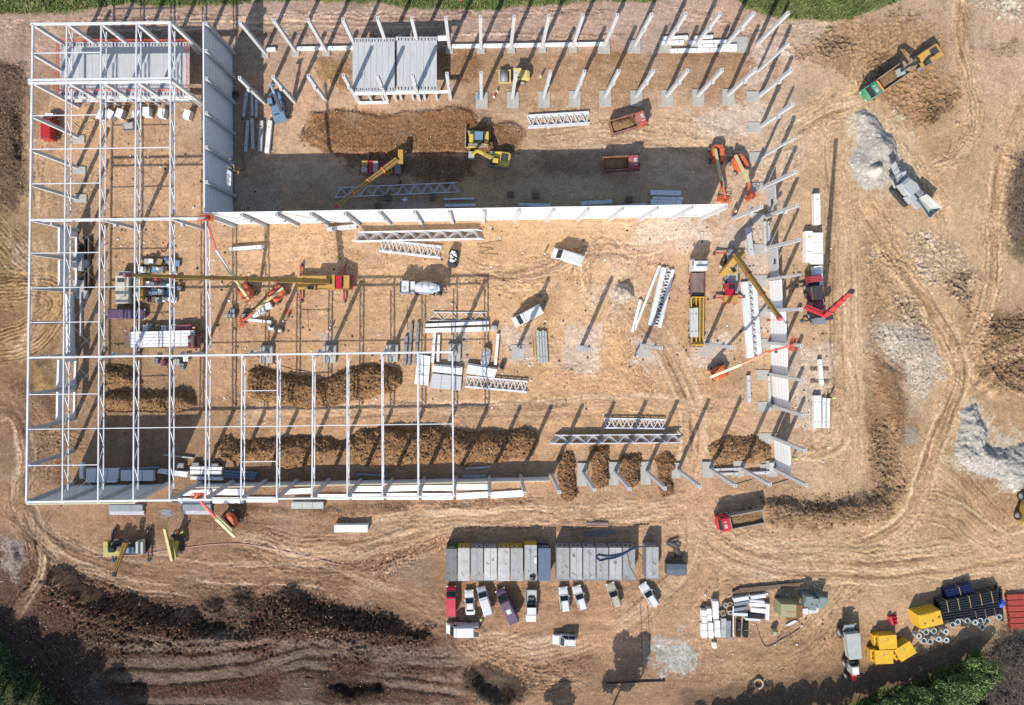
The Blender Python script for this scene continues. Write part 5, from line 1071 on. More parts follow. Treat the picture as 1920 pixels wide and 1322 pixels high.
lift('orange boom lift with a red arm reaching up to the right row', 1344, 697, 25, [(1332, 707, 2.2), (1390, 683, 5.5), (1440, 660, 8.0), (1489, 646, 9.5)], basket=80, mat=[m_cream, m_orange, m_red2])
lift('orange boom lift standing outside the low wall at the lower left', 436, 972, 130, [(440, 1006, 2.6), (405, 972, 4.5), (378, 942, 6.0), (372, 930, 6.5)], basket=0, mat=[m_cream, m_red2, m_red2], two=((404, 966, 2.0), (437, 996, 2.2)))

# ------------------------------------------------ earth movers
def crawler(t, L, gauge, w, h, mat=None):
    for s in (-1, 1):
        m = MB(); r = h / 2; prof = [(x * (L / 2 - r) + r * math.cos(a), r + r * math.sin(a)) for x, a in [(1, -1.57), (1, -.78), (1, 0), (1, .78), (1, 1.57), (-1, 1.57), (-1, 2.36), (-1, 3.14), (-1, 3.93), (-1, 4.71)]]
        m.side(prof, s * gauge / 2 - w / 2, s * gauge / 2 + w / 2)
        for k in range(int(L / .28)): m.box((-L / 2 + .3 + k * .28, s * gauge / 2, h + .01), (.1, w * .98, .05))
        m.build('crawler_track', mat or m_mgrey, t)
def excavator(label, px, py, track_ang, pts, paint, house_ang, boomm, hl=3.4, cx=0.):
    t = V('excavator', label, 'excavator', px, py, house_ang, 'excavators')
    tr = MB().box((0, 0, .7), (1.2, 1.6, .5)).build('undercarriage', m_dark, t); tr.rotation_euler = (0, 0, math.radians(track_ang - house_ang))
    crawler(tr, 4.0, 2.3, .6, .85, m_mgrey)
    MB().loft([sec(-hl / 2 - .3, 1.0, 1.1, 2.0, .2), sec(-hl / 2, 1.3, 1.05, 2.2, .2), sec(0, 1.3, 1.05, 2.15, .15), sec(hl / 2 - .4, 1.2, 1.05, 1.7, .12)]).build('upper_body', paint, t)
    cb = MB().loft([sec(.1, .45, 1.4, 2.85, .1), sec(1.2, .45, 1.4, 2.9, .12), sec(1.6, .42, 1.4, 2.3, .1)]).build('operator_cab', m_glass, t); cb.location = (0, .8, 0)
    MB().box((.65, .8, 2.92), (1.0, .8, .05)).build('cab_roof', paint, t)
    MB().box((-.9, -.2, 2.25), (1.3, 1.2, .2)).build('engine_hood', m_dark, t)
    P3 = [loc_of(t, a, b2, h) for a, b2, h in pts]
    MB().beam(P3[0], P3[1], .55, .7, w2=.45, h2=.6).build('boom_arm', boomm, t); MB().beam(P3[1], P3[2], .45, .6, w2=.4, h2=.4).build('boom_arm', boomm, t); MB().beam(P3[2], P3[3], .4, .5, w2=.3, h2=.35).build('stick_arm', boomm, t)
    MB().cyl(P3[0] + Vector((.2, .25, -.4)), P3[1] + Vector((0, .25, -.2)), .09, 8).build('hydraulic_ram', m_mgrey, t)
    d = Vector(pts and (P3[3] - P3[2])); d.z = 0; ang = math.atan2(d.y, d.x)
    m = MB(); R = Matrix.Rotation(ang, 3, 'Z')
    m.box(P3[3] + Vector((0, 0, -.3)), (.9, 1.3, .9), top=(1.2, 1), mat=R); m.build('bucket', m_lgrey, t)
    for k in range(4): MB().box(P3[3] + R @ Vector((-.5, -.5 + k * .33, -.75)), (.25, .1, .1), mat=R).build('bucket_tooth', m_mgrey, t)
    return t
excavator('yellow excavator digging at the edge of the wall shadow', 936, 302, 172, [(925, 297, 2.0), (905, 288, 4.0), (894, 283, 4.2), (884, 291, 1.4)], m_eyellow, 172, m_eyellow)
excavator('dusty yellow excavator loading the green dump truck', 1728, 113, 213, [(1722, 117, 2.0), (1707, 122, 5.0), (1697, 128, 5.5), (1690, 134, 3.2)], m_yellow, 213, m_dark, 4.2)
t = V('bulldozer', 'yellow bulldozer with a broad blade on the freshly dug soil', 'bulldozer', 897, 264, 180)
crawler(t, 3.9, 2.2, .6, .9, m_tipg); MB().box((.4, 0, 1.3), (2.6, 1.3, .9)).build('engine_hood', m_eyellow, t)
MB().loft([[(-.9, -1.0, 1.3), (-.9, 1.0, 1.3), (1.1, 1.0, 1.3), (1.1, -1.0, 1.3)], [(-.8, -.85, 2.8), (-.8, .85, 2.8), (.8, .85, 2.8), (.8, -.85, 2.8)]]).build('operator_cab', m_glass, t); MB().box((-.1, 0, 2.86), (1.5, 1.5, .08)).build('cab_roof', m_bgrey, t)
MB().box((-1.5, 0, 1.2), (.8, 2.2, .9)).build('rear_body', m_eyellow, t)
bl = MB(); vs = [(2.35 + .18 * math.cos(a), y, .1 + 1.15 * (a + 1.2) / 2.4) for y in (-1.9, 1.9) for a in np.linspace(-1.2, 1.2, 6)]; n = 6
bl.add(vs + [(x - .12, y, z) for x, y, z in vs], [(i, i + 1, n + i + 1, n + i) for i in range(5)] + [(12 + n + i, 12 + n + i + 1, 12 + i + 1, 12 + i) for i in range(5)] + [(5, 17, 23, 11), (0, 6, 18, 12)]); bl.build('dozer_blade', m_tipg, t)
for s in (-1, 1): MB().beam((-.2, s * 1.5, .6), (2.3, s * 1.5, .5), .2, .25).build('push_arm', m_eyellow, t)
MB().box((-2.1, 0, .9), (.3, 1.8, .7)).build('ripper', m_dark, t)
t = V('road_roller', 'pale yellow soil roller with a wide steel drum in the top rows', 'road roller', 964, 147, 180)
MB().cyl((1.9, -1.05, .75), (1.9, 1.05, .75), .75, 20).build('drum', m_mgrey, t, True); m_ry = M('pale_roller_yellow', A(232, 206, 128), .5, dust=.15)
m = MB()
for s in (-1, 1): m.box((1.9, s * 1.15, .8), (2.0, .14, .3))
m.box((.8, 0, .8), (.25, 2.4, .4)); m.box((2.85, 0, .8), (.2, 2.4, .35)); m.build('drum_frame', m_ry, t)
MB().loft([sec(-2.8, .75, .8, 1.6, .2), sec(-2.3, .9, .7, 1.9, .2), sec(-1.0, .9, .7, 1.9, .15), sec(.2, .8, .7, 1.4, .1)]).build('rear_body', m_ry, t); MB().box((-.5, 0, 2.0), (1.2, 1.3, 1.1), top=(.9, .9)).build('operator_cab', m_glass, t); MB().box((-.5, 0, 2.6), (1.5, 1.6, .08)).build('cab_roof', m_ry, t)
for s in (-1, 1): wheel(t, -1.5, s * .95, .75, .5)
# knuckle-boom telehandler
t = V('telehandler', 'blue grey telehandler with a raised boom parked left of the dug soil', 'telehandler', 524, 203, 104)
MB().loft([sec(-2.6, 1.0, .5, 1.2), sec(-2.0, 1.2, .5, 1.5), sec(1.8, 1.15, .5, 1.4), sec(2.6, 1.0, .5, 1.1)]).build('chassis_body', m_bgrey, t)
cb = MB().loft([sec(.1, .45, 1.3, 2.6, .1), sec(1.2, .45, 1.3, 2.6, .1), sec(1.7, .42, 1.3, 2.0, .1)]).build('operator_cab', m_glass, t); cb.location = (0, .75, 0); MB().box((.6, .75, 2.64), (1.1, .8, .06)).build('cab_roof', m_bgrey, t)
MB().box((-.9, -.7, 1.8), (2.4, .8, .8)).build('engine_cover', m_bgrey, t); MB().box((-2.3, 0, 1.5), (.9, 2.2, .7)).build('counterweight', m_bgrey, t)
for x in (-1.5, 1.5):
    for s in (-1, 1): wheel(t, x, s * 1.1, .62, .45)
pa = loc_of(t, 528, 208, 2.6); pb = loc_of(t, 508, 160, 6.5)
MB().beam(pa, pa.lerp(pb, .7), .5, .55).build('boom_section', m_dark, t); MB().beam(pa.lerp(pb, .6) + Vector((0, 0, .05)), pb, .36, .4).build('boom_section', m_bgrey, t); MB().beam(pb, pb + Vector((.3, 0, -.9)), .9, .3).build('boom_head', m_bgrey, t)
MB().box((-2.75, 0, .7), (.3, 2.6, .3)).build('stabiliser_bar', m_bgrey, t)
# yellow rough-terrain crane and yellow lift at the bottom left
t = V('mobile_crane', 'small dusty yellow crane with outriggers and a short boom at the lower left', 'mobile crane', 246, 1021, 180, 'mobile cranes')
chassis(t, -3.9, 3.6, 2.4, (-2.6, 2.4), .7); MB().box((0, .1, 1.3), (7, 2.2, .4)).build('carrier_deck', m_dark, t); MB().box((3.5, 0, 1.5), (.8, 2.6, 1.1)).build('front_deck', m_lime, t); MB().box((1.6, .6, 1.9), (2.6, 1.1, 1.0)).build('engine_cover', m_lime, t); MB().box((-.6, .3, 1.7), (2.0, .9, .6)).build('winch_housing', m_bgrey, t)
MB().box((1.9, -.1, 2.3), (1.2, .9, 1.5), top=(.85, .85)).build('operator_cab', m_glass, t); MB().cyl((.7, -.2, 1.9), (.7, -.2, 2.6), .45, 10).build('winch_drum', m_wdark, t)
for x in (-3.2, -2.3): MB().box((x, -.2, 1.75), (.6, 2.2, .7), top=(.7, .95)).build('mudguard', m_lgrey, t)
boom('boom_section', t, loc_of(t, 236, 1018, 2.8), loc_of(t, 216, 1073, 4.5), 3, .75, .45, m_olive, None, m_dark); outriggers(t, (-3.6, 3.0), 1.7, m_dark)
t = V('boom_lift', 'lime yellow boom lift standing between the dusty crane and the orange lift', 'boom lift', 334, 1018, 260, None)
MB().loft([sec(-1.4, .8, .45, 1.0), sec(-1, 1.0, .4, 1.15), sec(1.2, 1.0, .4, 1.1), sec(1.6, .8, .45, .95)]).build('base', m_dark, t)
for x in (-1.15, 1.2):
    for s in (-1, 1): wheel(t, x, s * 1.1, .45, .36)
MB().box((.3, .35, 1.7), (2.4, .7, 1.1), top=(.8, .7)).build('turntable_cover', m_lime, t); MB().box((.3, -.5, 1.6), (2.0, .5, .9)).build('turntable_cover', m_lime, t)
MB().beam(loc_of(t, 309, 991, 3.6), loc_of(t, 323, 1051, 2.6), .45, .5).build('boom_section', m_lime, t); MB().beam(loc_of(t, 321, 1010, 2.4), loc_of(t, 329, 1046, 2.2), .6, .6).build('lower_boom', m_lime, t)
MB().beam(loc_of(t, 309, 989, 3.6), loc_of(t, 316, 970, 2.6), .25, .25).build('jib_arm', m_lime, t); e = loc_of(t, 313, 961, 1.6)
m = MB(); m.box(e, (1.0, 2.2, .06))
for z in (.5, 1.0):
    for s in (-1, 1): m.beam(e + Vector((-.5, s * 1.1, z)), e + Vector((.5, s * 1.1, z)), .06, .06); m.beam(e + Vector((s * .5, -1.1, z)), e + Vector((s * .5, 1.1, z)), .06, .06)
for sx in (-1, 1):
    for s in (-1, 1): m.beam(e + Vector((sx * .5, s * 1.1, 0)), e + Vector((sx * .5, s * 1.1, 1)), .06, .06)
m.build('basket', m_mgrey, t)
# ------------------------------------------------ crusher
m_crush = M('crusher_grey', A(178, 186, 192), .5, dust=.25)
t = V('crusher', 'grey mobile stone crusher with a slanted feed hopper beside the gravel heap', 'crusher', 1690, 364, 311)
crawler(t, 4.4, 2.3, .5, .95, m_dark); MB().box((-.2, 0, 1.5), (7.5, 1.3, .8)).build('main_frame', m_crush, t)
MB().loft([sec(-2.4, 1.0, 1.9, 3.1, .1), sec(-.6, 1.3, 1.9, 3.3, .1), sec(.5, 1.1, 1.9, 3.2, .1)]).build('engine_housing', m_crush, t); MB().box((-1.2, 0, 3.25), (1.7, 1.7, .08)).build('top_plate', m_lgrey, t)
MB().box((1.2, .9, 2.2), (1.6, .9, 1.4), top=(.8, .8)).build('crusher_jaw', m_mgrey, t); MB().box((1.0, -.8, 2.2), (1.6, 1.0, 1.4)).build('power_unit', m_crush, t)
h = MB(); x0, x1 = 1.9, 5.6
for s in (-1, 1): h.add([(x0, s * .5, 2.4), (x1, s * .7, 2.5), (x1, s * 1.5, 3.7), (x0, s * 1.0, 3.6), (x0, s * .56, 2.4), (x1, s * .76, 2.5), (x1, s * 1.56, 3.7), (x0, s * 1.06, 3.6)], [(0, 1, 2, 3), (7, 6, 5, 4), (0, 4, 5, 1), (1, 5, 6, 2), (2, 6, 7, 3), (3, 7, 4, 0)])
h.box(((x0 + x1) / 2, 0, 2.4), (x1 - x0, 1.3, .1)); h.box((x1, 0, 3.0), (.1, 2.2, 1.2)); h.build('feed_hopper', m_lgrey, t)
b_ = MB().beam((-2.4, .3, 1.6), (-6.4, .2, 3.5), 1.0, .3).build('discharge_conveyor', m_crush, t); MB().beam((-2.4, .3, 1.78), (-6.3, .2, 3.67), .7, .04).build('belt', m_lgrey, b_)
for k in range(3): MB().box((-4.9 + k * .9, .25, 2.95 - k * .42), (.1, 1.2, .5)).build('belt_guard', m_lgrey, b_)
b_ = MB().beam((-2.2, -.9, 1.6), (-4.0, -1.2, 2.8), .9, .3).build('side_conveyor', m_crush, t); MB().beam((-2.2, -.9, 1.8), (-3.9, -1.2, 2.98), .6, .04).build('belt', m_dark, b_)
b_ = MB().beam((-2.3, 1.0, 1.6), (-3.6, 1.4, 2.4), .8, .25).build('side_conveyor', m_crush, t)
MB().beam((1.5, 1.5, 1.2), (4.6, 1.2, 1.4), .7, .5).build('walkway', m_crush, t)
# ------------------------------------------------ flatbed truck with yellow racks
t = V('flatbed_truck', 'flatbed truck with a white cab and yellow rack trailer carrying concrete slabs', 'truck', 1302, 567, 90)
chassis(t, -8.3, 6.4, 2.5, (6.2, 3.4, 2.0, -4.4, -5.7, -7.0)); cab(t, 8.0, 2.3, 2.5, 3.4, m_cwhite, spoiler=True)
MB().box((3.3, 0, 1.25), (4.2, 2.45, .16)).build('load_deck', M('worn_deck', A(120, 104, 98), .8, var=.3, dust=.3), t)
for s in (-1, 1): MB().box((3.3, s * 1.22, 1.4), (4.2, .07, .4)).build('side_board', m_maroon, t)
MB().box((1.0, 0, 1.2), (.5, 2.3, .5)).build('coupling', m_dark, t); MB().box((-3.6, 0, 1.0), (9.2, 2.4, .14)).build('trailer_deck', m_wdark, t)
for y in (-1.15, -.45, .25, 1.15): MB().beam((.8, y, 1.5), (-8.1, y * .9, 1.5), .16, .3).build('rack_rail', m_byellow, t)
for x in (.9, -7.9): MB().box((x, 0, 1.8), (.16, 2.4, .5)).build('rack_frame', m_byellow, t)
for k, x in enumerate((-1.0,)): pass
bar('concrete_slab', 'pair of grey concrete slabs standing in the yellow rack trailer, long one', 'concrete slab', (1305, 577), (1305, 632), 8, .9, m_conc, 1.2)
bar('concrete_slab', 'slim grey concrete slab leaning in the yellow rack trailer', 'concrete slab', (1297, 578), (1298, 632), 5, .7, m_conc, 1.2)
# truck bringing white beams under the steel frame
t = V('flatbed_truck', 'maroon flatbed truck carrying long white beams under the steel frame', 'truck', 306, 640, 0)
chassis(t, -6.6, 5.4, 2.5, (4.6, 1.2, -4.0, -5.4)); cab(t, 7.4, 1.5, 2.4, 2.6, m_maroon); MB().box((-.4, 0, 1.2), (12.2, 2.45, .16)).build('load_deck', m_wdark, t)
for i in range(5): bar('concrete_beam', f'long white beam loaded on the maroon flatbed truck, {ORD[i]} of five from the top', 'beam', (243, 625 + i * 6), (363, 622 + i * 6), 5.2, .55, m_white, 1.3, 'beams on the maroon truck')
# small loaders and dumpers
t = V('site_dumper', 'small dark dumper with a skip full of white rubble beside the short trusses', 'dumper', 850, 485, 262)
m = MB(); m.box((-.3, 0, .7), (2.5, 1.5, .12))
for s in (-1, 1): m.box((-.3, s * .75, 1.0), (2.5, .08, .7))
for x in (-1.55, .95): m.box((x, 0, 1.0), (.08, 1.5, .7))
m.build('skip_body', m_dark, t); MB().box((1.4, 0, .8), (.7, 1.4, .9)).build('engine_cover', m_dark, t)
for x in (-1.0, 1.1):
    for s in (-1, 1): wheel(t, x, s * .8, .4, .3)
m = MB(); r = random.Random(4)
for k in range(26): m.box((-.3 + r.uniform(-1, 1), r.uniform(-.55, .55), 1.15 + r.uniform(0, .2)), (r.uniform(.2, .5), r.uniform(.2, .4), .25), rz=r.uniform(0, 3), top=(.7, .7))
o = tag(m.build('rubble_load', m_white), 'white rubble heaped in the small dark dumper', 'load'); o.location = t.location; o.rotation_euler = t.rotation_euler
# articulated grey dumper
t = V('articulated_dumper', 'dusty grey articulated dumper with a red bonnet left of the yellow bins', 'dumper', 1588, 1217, 276)
m = MB(); m.prism([(-3.9, -1.3), (.4, -1.1), (.4, 1.1), (-3.9, 1.3)], 1.3, 1.45); m.prism([(-4.2, -1.25), (.5, -1.0), (.5, 1.0), (-4.2, 1.25)], 1.45, 2.5, top=[(-4.2, -1.3), (.5, -1.15), (.5, 1.15), (-4.2, 1.3)]); m.build('dump_body', m_lgrey, t)
MB().box((-5.0, -.2, 1.7), (1.5, 2.0, .15), mat=Matrix.Rotation(.4, 3, 'Y')).build('tailgate', m_mgrey, t); MB().box((-5.6, .6, 1.7), (.2, 1.2, .3)).build('yellow_tail_bar', m_lime, t)
for s in (-1, 1): wheel(t, -3.6, s * 1.35, .85, .6); wheel(t, 2.2, s * 1.05, .75, .5); wheel(t, 4.6, s * .95, .55, .4)
MB().box((1.2, 0, 1.0), (1.6, .7, .5)).build('hitch', m_dark, t); MB().box((2.5, -.3, 1.9), (1.6, 1.4, 1.5), top=(.9, .9)).build('driver_cab', m_lgrey, t); MB().box((2.5, -.3, 2.67), (1.3, 1.0, .04)).build('roof_plate', m_white, t); MB().box((1.62, -.3, 2.1), (.06, 1.1, .7)).build('rear_window', m_glass, t)
MB().loft([sec(3.3, .45, .9, 1.75, .1), sec(4.8, .4, .9, 1.6, .1), sec(5.2, .3, .9, 1.4, .1)]).build('bonnet', M('tractor_red', A(226, 70, 62), .45, dust=.1), t)
t = V('wheel_loader', 'yellow machine cut by the right edge of the site view', 'loader', 1917, 948, 80)
MB().loft([sec(-3.2, 1.0, .8, 1.9), sec(-2.6, 1.2, .8, 2.2), sec(.2, 1.2, .8, 2.0), sec(1.6, 1.0, .8, 1.6)]).build('body', m_yellow, t); MB().box((-.2, 0, 2.6), (1.5, 1.5, 1.3), top=(.85, .85)).build('operator_cab', m_glass, t)
for x in (-1.9, 1.8):
    for s in (-1, 1): wheel(t, x, s * 1.1, .8, .55)
MB().box((3.7, 0, .7), (1.1, 2.8, 1.0), top=(.7, 1)).build('bucket', m_lgrey, t)
for s in (-1, 1): MB().beam((1.2, s * .6, 1.5), (3.4, s * .6, .9), .2, .3).build('lift_arm', m_dark, t)
# ---------------------------------------------------------------- site cabins
def cabin(label, x0, x1, y0, y1, roof, front, win=None, group='site cabins', flat=True, h=2.6, seam=True, frame=None):
    a, b_ = P(x0, y1, h), P(x1, y0, h); c = (a + b_) / 2; W = b_.x - a.x - .1; D = b_.y - a.y
    t = thing('site_cabin', label, 'cabin', (c.x, c.y, 0), 0, group); 
    MB().box((0, 0, h / 2 + .06), (W, D, h - .16)).build('wall', front, t)
    m = MB(); m.box((0, 0, h), (W, D, .1))
    n = 14
    if not seam:
        for k in range(n): m.box((-W / 2 + W * (k + .5) / n, 0, h + .06), (W / n * .45, D - .3, .035))
    else: m.box((0, 0, h + .06), (.09, D - .05, .03), mi=1); m.box((-W / 2 + .05, 0, h + .07), (.1, D, .05)); m.box((W / 2 - .05, 0, h + .07), (.1, D, .05)); m.box((0, -D / 2 + .05, h + .068), (W - .22, .1, .045), mi=1)
    for k in range(2): m.box((random.uniform(-.3, .3) * W, random.uniform(-.4, .4) * D, h + .055), (random.uniform(.2, .5), random.uniform(.3, .9), .008), mi=2, rz=random.uniform(0, 1))
    m.build('roof', [roof, m_mgrey, m_stain], t)
    for s in (-1, 1): MB().box((s * (W / 2 - .06), D / 2 - .06, h / 2), (.13, .14, h)).build('corner_post', frame or front, t)
    for wx in (win or []):
        o = MB().box((wx * W, D / 2 + .015, 1.75), (W * .3, .05, .8)).build('window', m_white, t); MB().box((wx * W, D / 2 + .05, 1.75), (W * .25, .03, .65)).build('pane', m_glass, o)
    MB().box((.25 * W, -D / 2 - .02, 1.1), (.85, .05, 2.0)).build('door', m_lgrey, t)
    return t
m_stain = M('roof_stain', A(140, 128, 118), .8, var=.4, scale=3)
RV = [M('cabin_roof_' + k, A(v, v + 3, v + 3), .6, var=.24, scale=.8, dust=.22) for k, v in (('ash', 160), ('silver', 182), ('stone', 172), ('pewter', 166), ('pearl', 186), ('slate', 154))]
m_cy = M('cabin_yellow', A(196, 168, 40), .5, dust=.1); m_cgn = M('cabin_green', A(36, 92, 50), .5); m_cg = M('cabin_grey', A(150, 152, 158), .5); m_nv = M('cabin_navy', A(40, 52, 92), .5)
cabin('site cabin with a tarred dark roof and green front, leftmost of the left row', 836, 857, 1029, 1089, m_roofd, m_cgn, [0])
cabin('site cabin with a cream ribbed roof and yellow front, second of the left row', 858, 881, 1028, 1089, m_roofl, m_cy, [-.2, .2], seam=False)
cabin('site cabin with a stained grey roof, third of the left row', 882, 906, 1028, 1089, RV[0], m_cg, [-.25, .2])
cabin('site cabin with a pale patched roof, fourth of the left row', 907, 932, 1028, 1089, m_roofl, m_cg, [-.25])
cabin('site cabin with a white ribbed roof and yellow edged windows, fifth of the left row', 933, 956, 1028, 1089, m_roofl, m_cy, [-.2, .2], seam=False)
cabin('site cabin with a grey ribbed roof and yellow front, sixth of the left row', 957, 981, 1028, 1089, RV[2], m_cy, [-.2, .25], seam=False)
cabin('low cabin with wire and a dark bag on its roof, next to the blue roof', 983, 1007, 1022, 1089, m_roofg, m_cy, None, h=2.4)
cabin('navy container with a flat blue roof, rightmost of the left row', 1009, 1033, 1028, 1089, m_navy, m_nv, [-.25, .2], seam=False)
for i, (x0, x1) in enumerate(((1043, 1068), (1069, 1092), (1093, 1117), (1118, 1141), (1142, 1166), (1167, 1191))):
    cabin(f'grey site cabin with a seamed flat roof, {ORD[i]} of six in the middle row', x0, x1, 1027, 1088, RV[i], m_cg, [[-.2, .2], [-.2, .2], [-.2], None, [-.2, .2], [-.2, .2]][i], group='grey cabins of the middle row')
cabin('lone grey site cabin standing apart at the right of the middle row', 1211, 1235, 1026, 1086, m_roofg, m_cg, None, group=None)
g = P(998, 1083, 2.45); t = tag(MB().loft([sec(-.5, .3, 0, .35, .12), sec(0, .42, 0, .5, .15), sec(.5, .3, 0, .35, .12)]).build('rubbish_bag', M('dark_red_bag', (.05, .02, .03), .5)), 'dark red bag lying on the roof of the low cabin', 'bag'); t.location = (g.x, g.y, 2.47)
g = P(1004, 1050, 2.45); t = tag(MB().box((0, 0, .06), (.35, 1.1, .1)).build('white_board', m_white), 'small white board lying on the roof of the low cabin', 'board'); t.location = (g.x, g.y, 2.47)
hp = [(1211, 1025), (1190, 1026), (1182, 1030), (1172, 1037), (1152, 1042), (1135, 1043), (1122, 1041), (1119, 1046), (1125, 1052), (1135, 1049), (1150, 1047), (1168, 1040), (1180, 1033), (1192, 1027)]
tag(MB().tube([P(x, y, 2.78) for x, y in [tuple(q) for q in smooth(hp, 4)]], .11, 7).build('hose', M('blue_hose', A(42, 66, 104), .5)), 'thick blue hose looped over the roofs of the grey cabins', 'hose')
cp = [(1173, 1035), (1178, 1045), (1180, 1060), (1190, 1078), (1200, 1092)]
tag(MB().tube([P(x, y, 2.72) for x, y in [tuple(q) for q in smooth(cp, 5)]], .05, 5).build('cable', m_dark), 'thin black cable running down over the last grey cabin roof', 'cable')
t = V('skip', 'dark blue grey steel skip right of the lone cabin', 'skip', 1264, 1062, 0, None); m_skip = M('skip_paint', A(86, 100, 112), .55, dust=.2)
m = MB()
for s in (-1, 1): m.box((0, s * 1.0, .8), (3.6, .08, 1.3)); m.box((s * 1.8, 0, .8), (.08, 2.0, 1.3))
m.box((0, 0, .2), (3.6, 2.0, .1)); m.build('skip_body', m_skip, t)
for s in (-1, 1): MB().box((0, s * .5, 1.5), (3.66, 1.02, .07), mat=Matrix.Rotation(-s * .1, 3, 'X')).build('lid', m_skip, t)
for i, (x, y, L_, a, n) in enumerate(((1263, 1020, 2.6, -28, 3), (1270, 1035, 2.0, -80, 3), (1262, 1012, 2.0, 10, 2))):
    g = P(x, y); t = thing('plank_pile', f'dark scrap board pile by the lone cabin and skip, {ORD[i]} from the left', 'boards', g, a, 'scrap board piles')
    for k in range(n): MB().box((0, (k - n / 2) * .35, .12 + k * .1), (L_, .3, .1), rz=k * .1).build('board', [m_dark, m_wdark][k % 2], t)
t = thing('rebar_pile', 'loose bundle of grey steel rods in the shadow behind the grey cabins', 'steel rods', P(1125, 998), 5)
r = random.Random(2)
for k in range(9): MB().cyl((-2.6, r.uniform(-.7, .7), .08 + k * .03), (2.6 + r.uniform(-.6, .6), r.uniform(-.5, .5), .08 + k * .03), .04, 6).build('rod', m_mgrey, t)
t = thing('timber_stack', 'long flat stack of planks behind the middle row of cabins', 'planks', P(1120, 983), 0)
for k in range(4): MB().box((0, (k - 1.5) * .22, .12), (4.0, .2, .14)).build('plank', [m_wood, m_maroon, m_mgrey, m_wdark][k], t)

# ---------------------------------------------------------------- loose members lying about
N = 'beams stacked by the shaded grey wall'
for i, (p, q, w_, mt) in enumerate((((462, 172), (456, 218), 5, m_conc), ((472, 172), (473, 216), 4.5, m_conc), ((480, 170), (480, 219), 4.5, m_conc), ((465, 226), (460, 284), 5.5, m_conc), ((472, 222), (474, 278), 5.5, m_conc), ((490, 226), (487, 283), 7, m_conc))):
    bar('concrete_beam', f'concrete beam lying in the grey wall shadow, {ORD[i]} of six from the upper left', 'beam', p, q, w_, .6, mt, .1, N)
bar('concrete_beam', 'white concrete beam lying just outside the shadow of the grey wall', 'beam', (506, 226), (500, 286), 8, .6, m_white, .1)
bar('concrete_beam', 'white beam pair on the sand below the left end of the white wall', 'beam', (430, 467), (494, 462), 6, .7, m_white, .1); bar('steel_bar', 'thin grey bar beside the white beam below the white wall', 'bar', (428, 471), (500, 466), 2, .2, m_mgrey, .1)
bar('concrete_beam', 'pale grey beam lying aslant at the foot of the white wall', 'beam', (612, 430), (668, 424), 8, .7, m_conc, .1)
bar('concrete_beam', 'long white beam with dark stripes below the single truss in the middle', 'beam', (798, 610), (916, 605), 6, .6, m_white, .1)
bar('concrete_beam', 'long broad white beam, lower of the two below the single truss', 'beam', (797, 620), (917, 617), 8, .6, m_white, .1)
bar('concrete_beam', 'upright-lying white beam, left one right of the thin steel bundles', 'beam', (815, 624), (811, 680), 5, .6, m_white, .1); bar('concrete_beam', 'upright-lying white beam, right one right of the thin steel bundles', 'beam', (823, 628), (821, 678), 4.5, .6, m_white, .1)
bar('concrete_beam', 'white beam lying upright in the picture right of the foil pack', 'beam', (934, 626), (929, 684), 5, .6, m_white, .1)
for i, (p, q, w_) in enumerate((((762, 630), (758, 686), 6), ((772, 606), (767, 686), 4), ((784, 604), (779, 682), 5))):
    bar('steel_bundle', f'grey steel profile bundle left of the white panel pack, {ORD[i]} from the left', 'steel bundle', p, q, w_, .5, m_mgrey, .05, 'steel profile bundles')
bar('leaning_beam', 'long thin white beam beside the broad truss, longer of two', 'beam', (1237, 498), (1190, 618), 4, .4, m_white, .1); bar('leaning_beam', 'short white beam beside the broad truss, shorter of two', 'beam', (1201, 562), (1186, 622), 5, .4, m_white, .1)
NS = 'members in the shadow of the white wall'
for i, (p, q, w_) in enumerate((((832, 373), (890, 372), 3), ((834, 385), (892, 384), 5), ((972, 383), (1032, 384), 5), ((1090, 381), (1148, 377), 7), ((1154, 387), (1211, 382), 4), ((1220, 361), (1277, 362), 9), ((1224, 371), (1281, 372), 5), ((1221, 379), (1278, 380), 10))):
    bar('steel_profile', f'grey steel member in the shadow behind the white wall, {ORD[i]} from the left', 'steel member', p, q, w_, .4, m_white if i > 4 else m_steel, .15, NS)
for i, (x, y) in enumerate(((710, 388), (727, 372), (811, 371), (957, 366), (1004, 368), (1179, 375))):
    t = V('pallet_block', f'small dark crate in the shadow behind the white wall, {ORD[i]} of six from the left', 'crate', x, y, random.uniform(-8, 8), 'crates in the wall shadow'); MB().box((0, 0, .5), (1.2, 1.0, .8)).build('crate_body', m_wdark, t); MB().box((0, 0, .06), (1.3, 1.1, .1)).build('pallet', m_wood, t)
t = V('white_block', 'small white block lying near the truss in the wall shadow', 'block', 760, 375, 40); MB().box((0, 0, .3), (.8, .6, .5)).build('block_body', m_white, t)
bar('concrete_beam', 'pale beam lying upright between the lone column and the right row', 'beam', (1403, 426), (1410, 478), 9, .8, m_conc, .1); bar('concrete_beam', 'thin pale beam at the foot of the right row, left of two', 'beam', (1434, 415), (1435, 470), 4.5, .6, m_conc, .05); bar('concrete_beam', 'thin pale beam at the foot of the right row, right of two', 'beam', (1442, 415), (1443, 452), 3.5, .6, m_conc, .05)
bar('concrete_beam', 'lone pale beam on the sand left of the lower right row', 'beam', (1404, 704), (1405, 755), 6, .5, m_conc, .1); bar('ground_beam', 'thin pale ground beam linking two columns of the lower right row', 'ground beam', (1442, 705), (1444, 760), 4, .5, m_conc, .05)
NR = 'white members right of the right row'
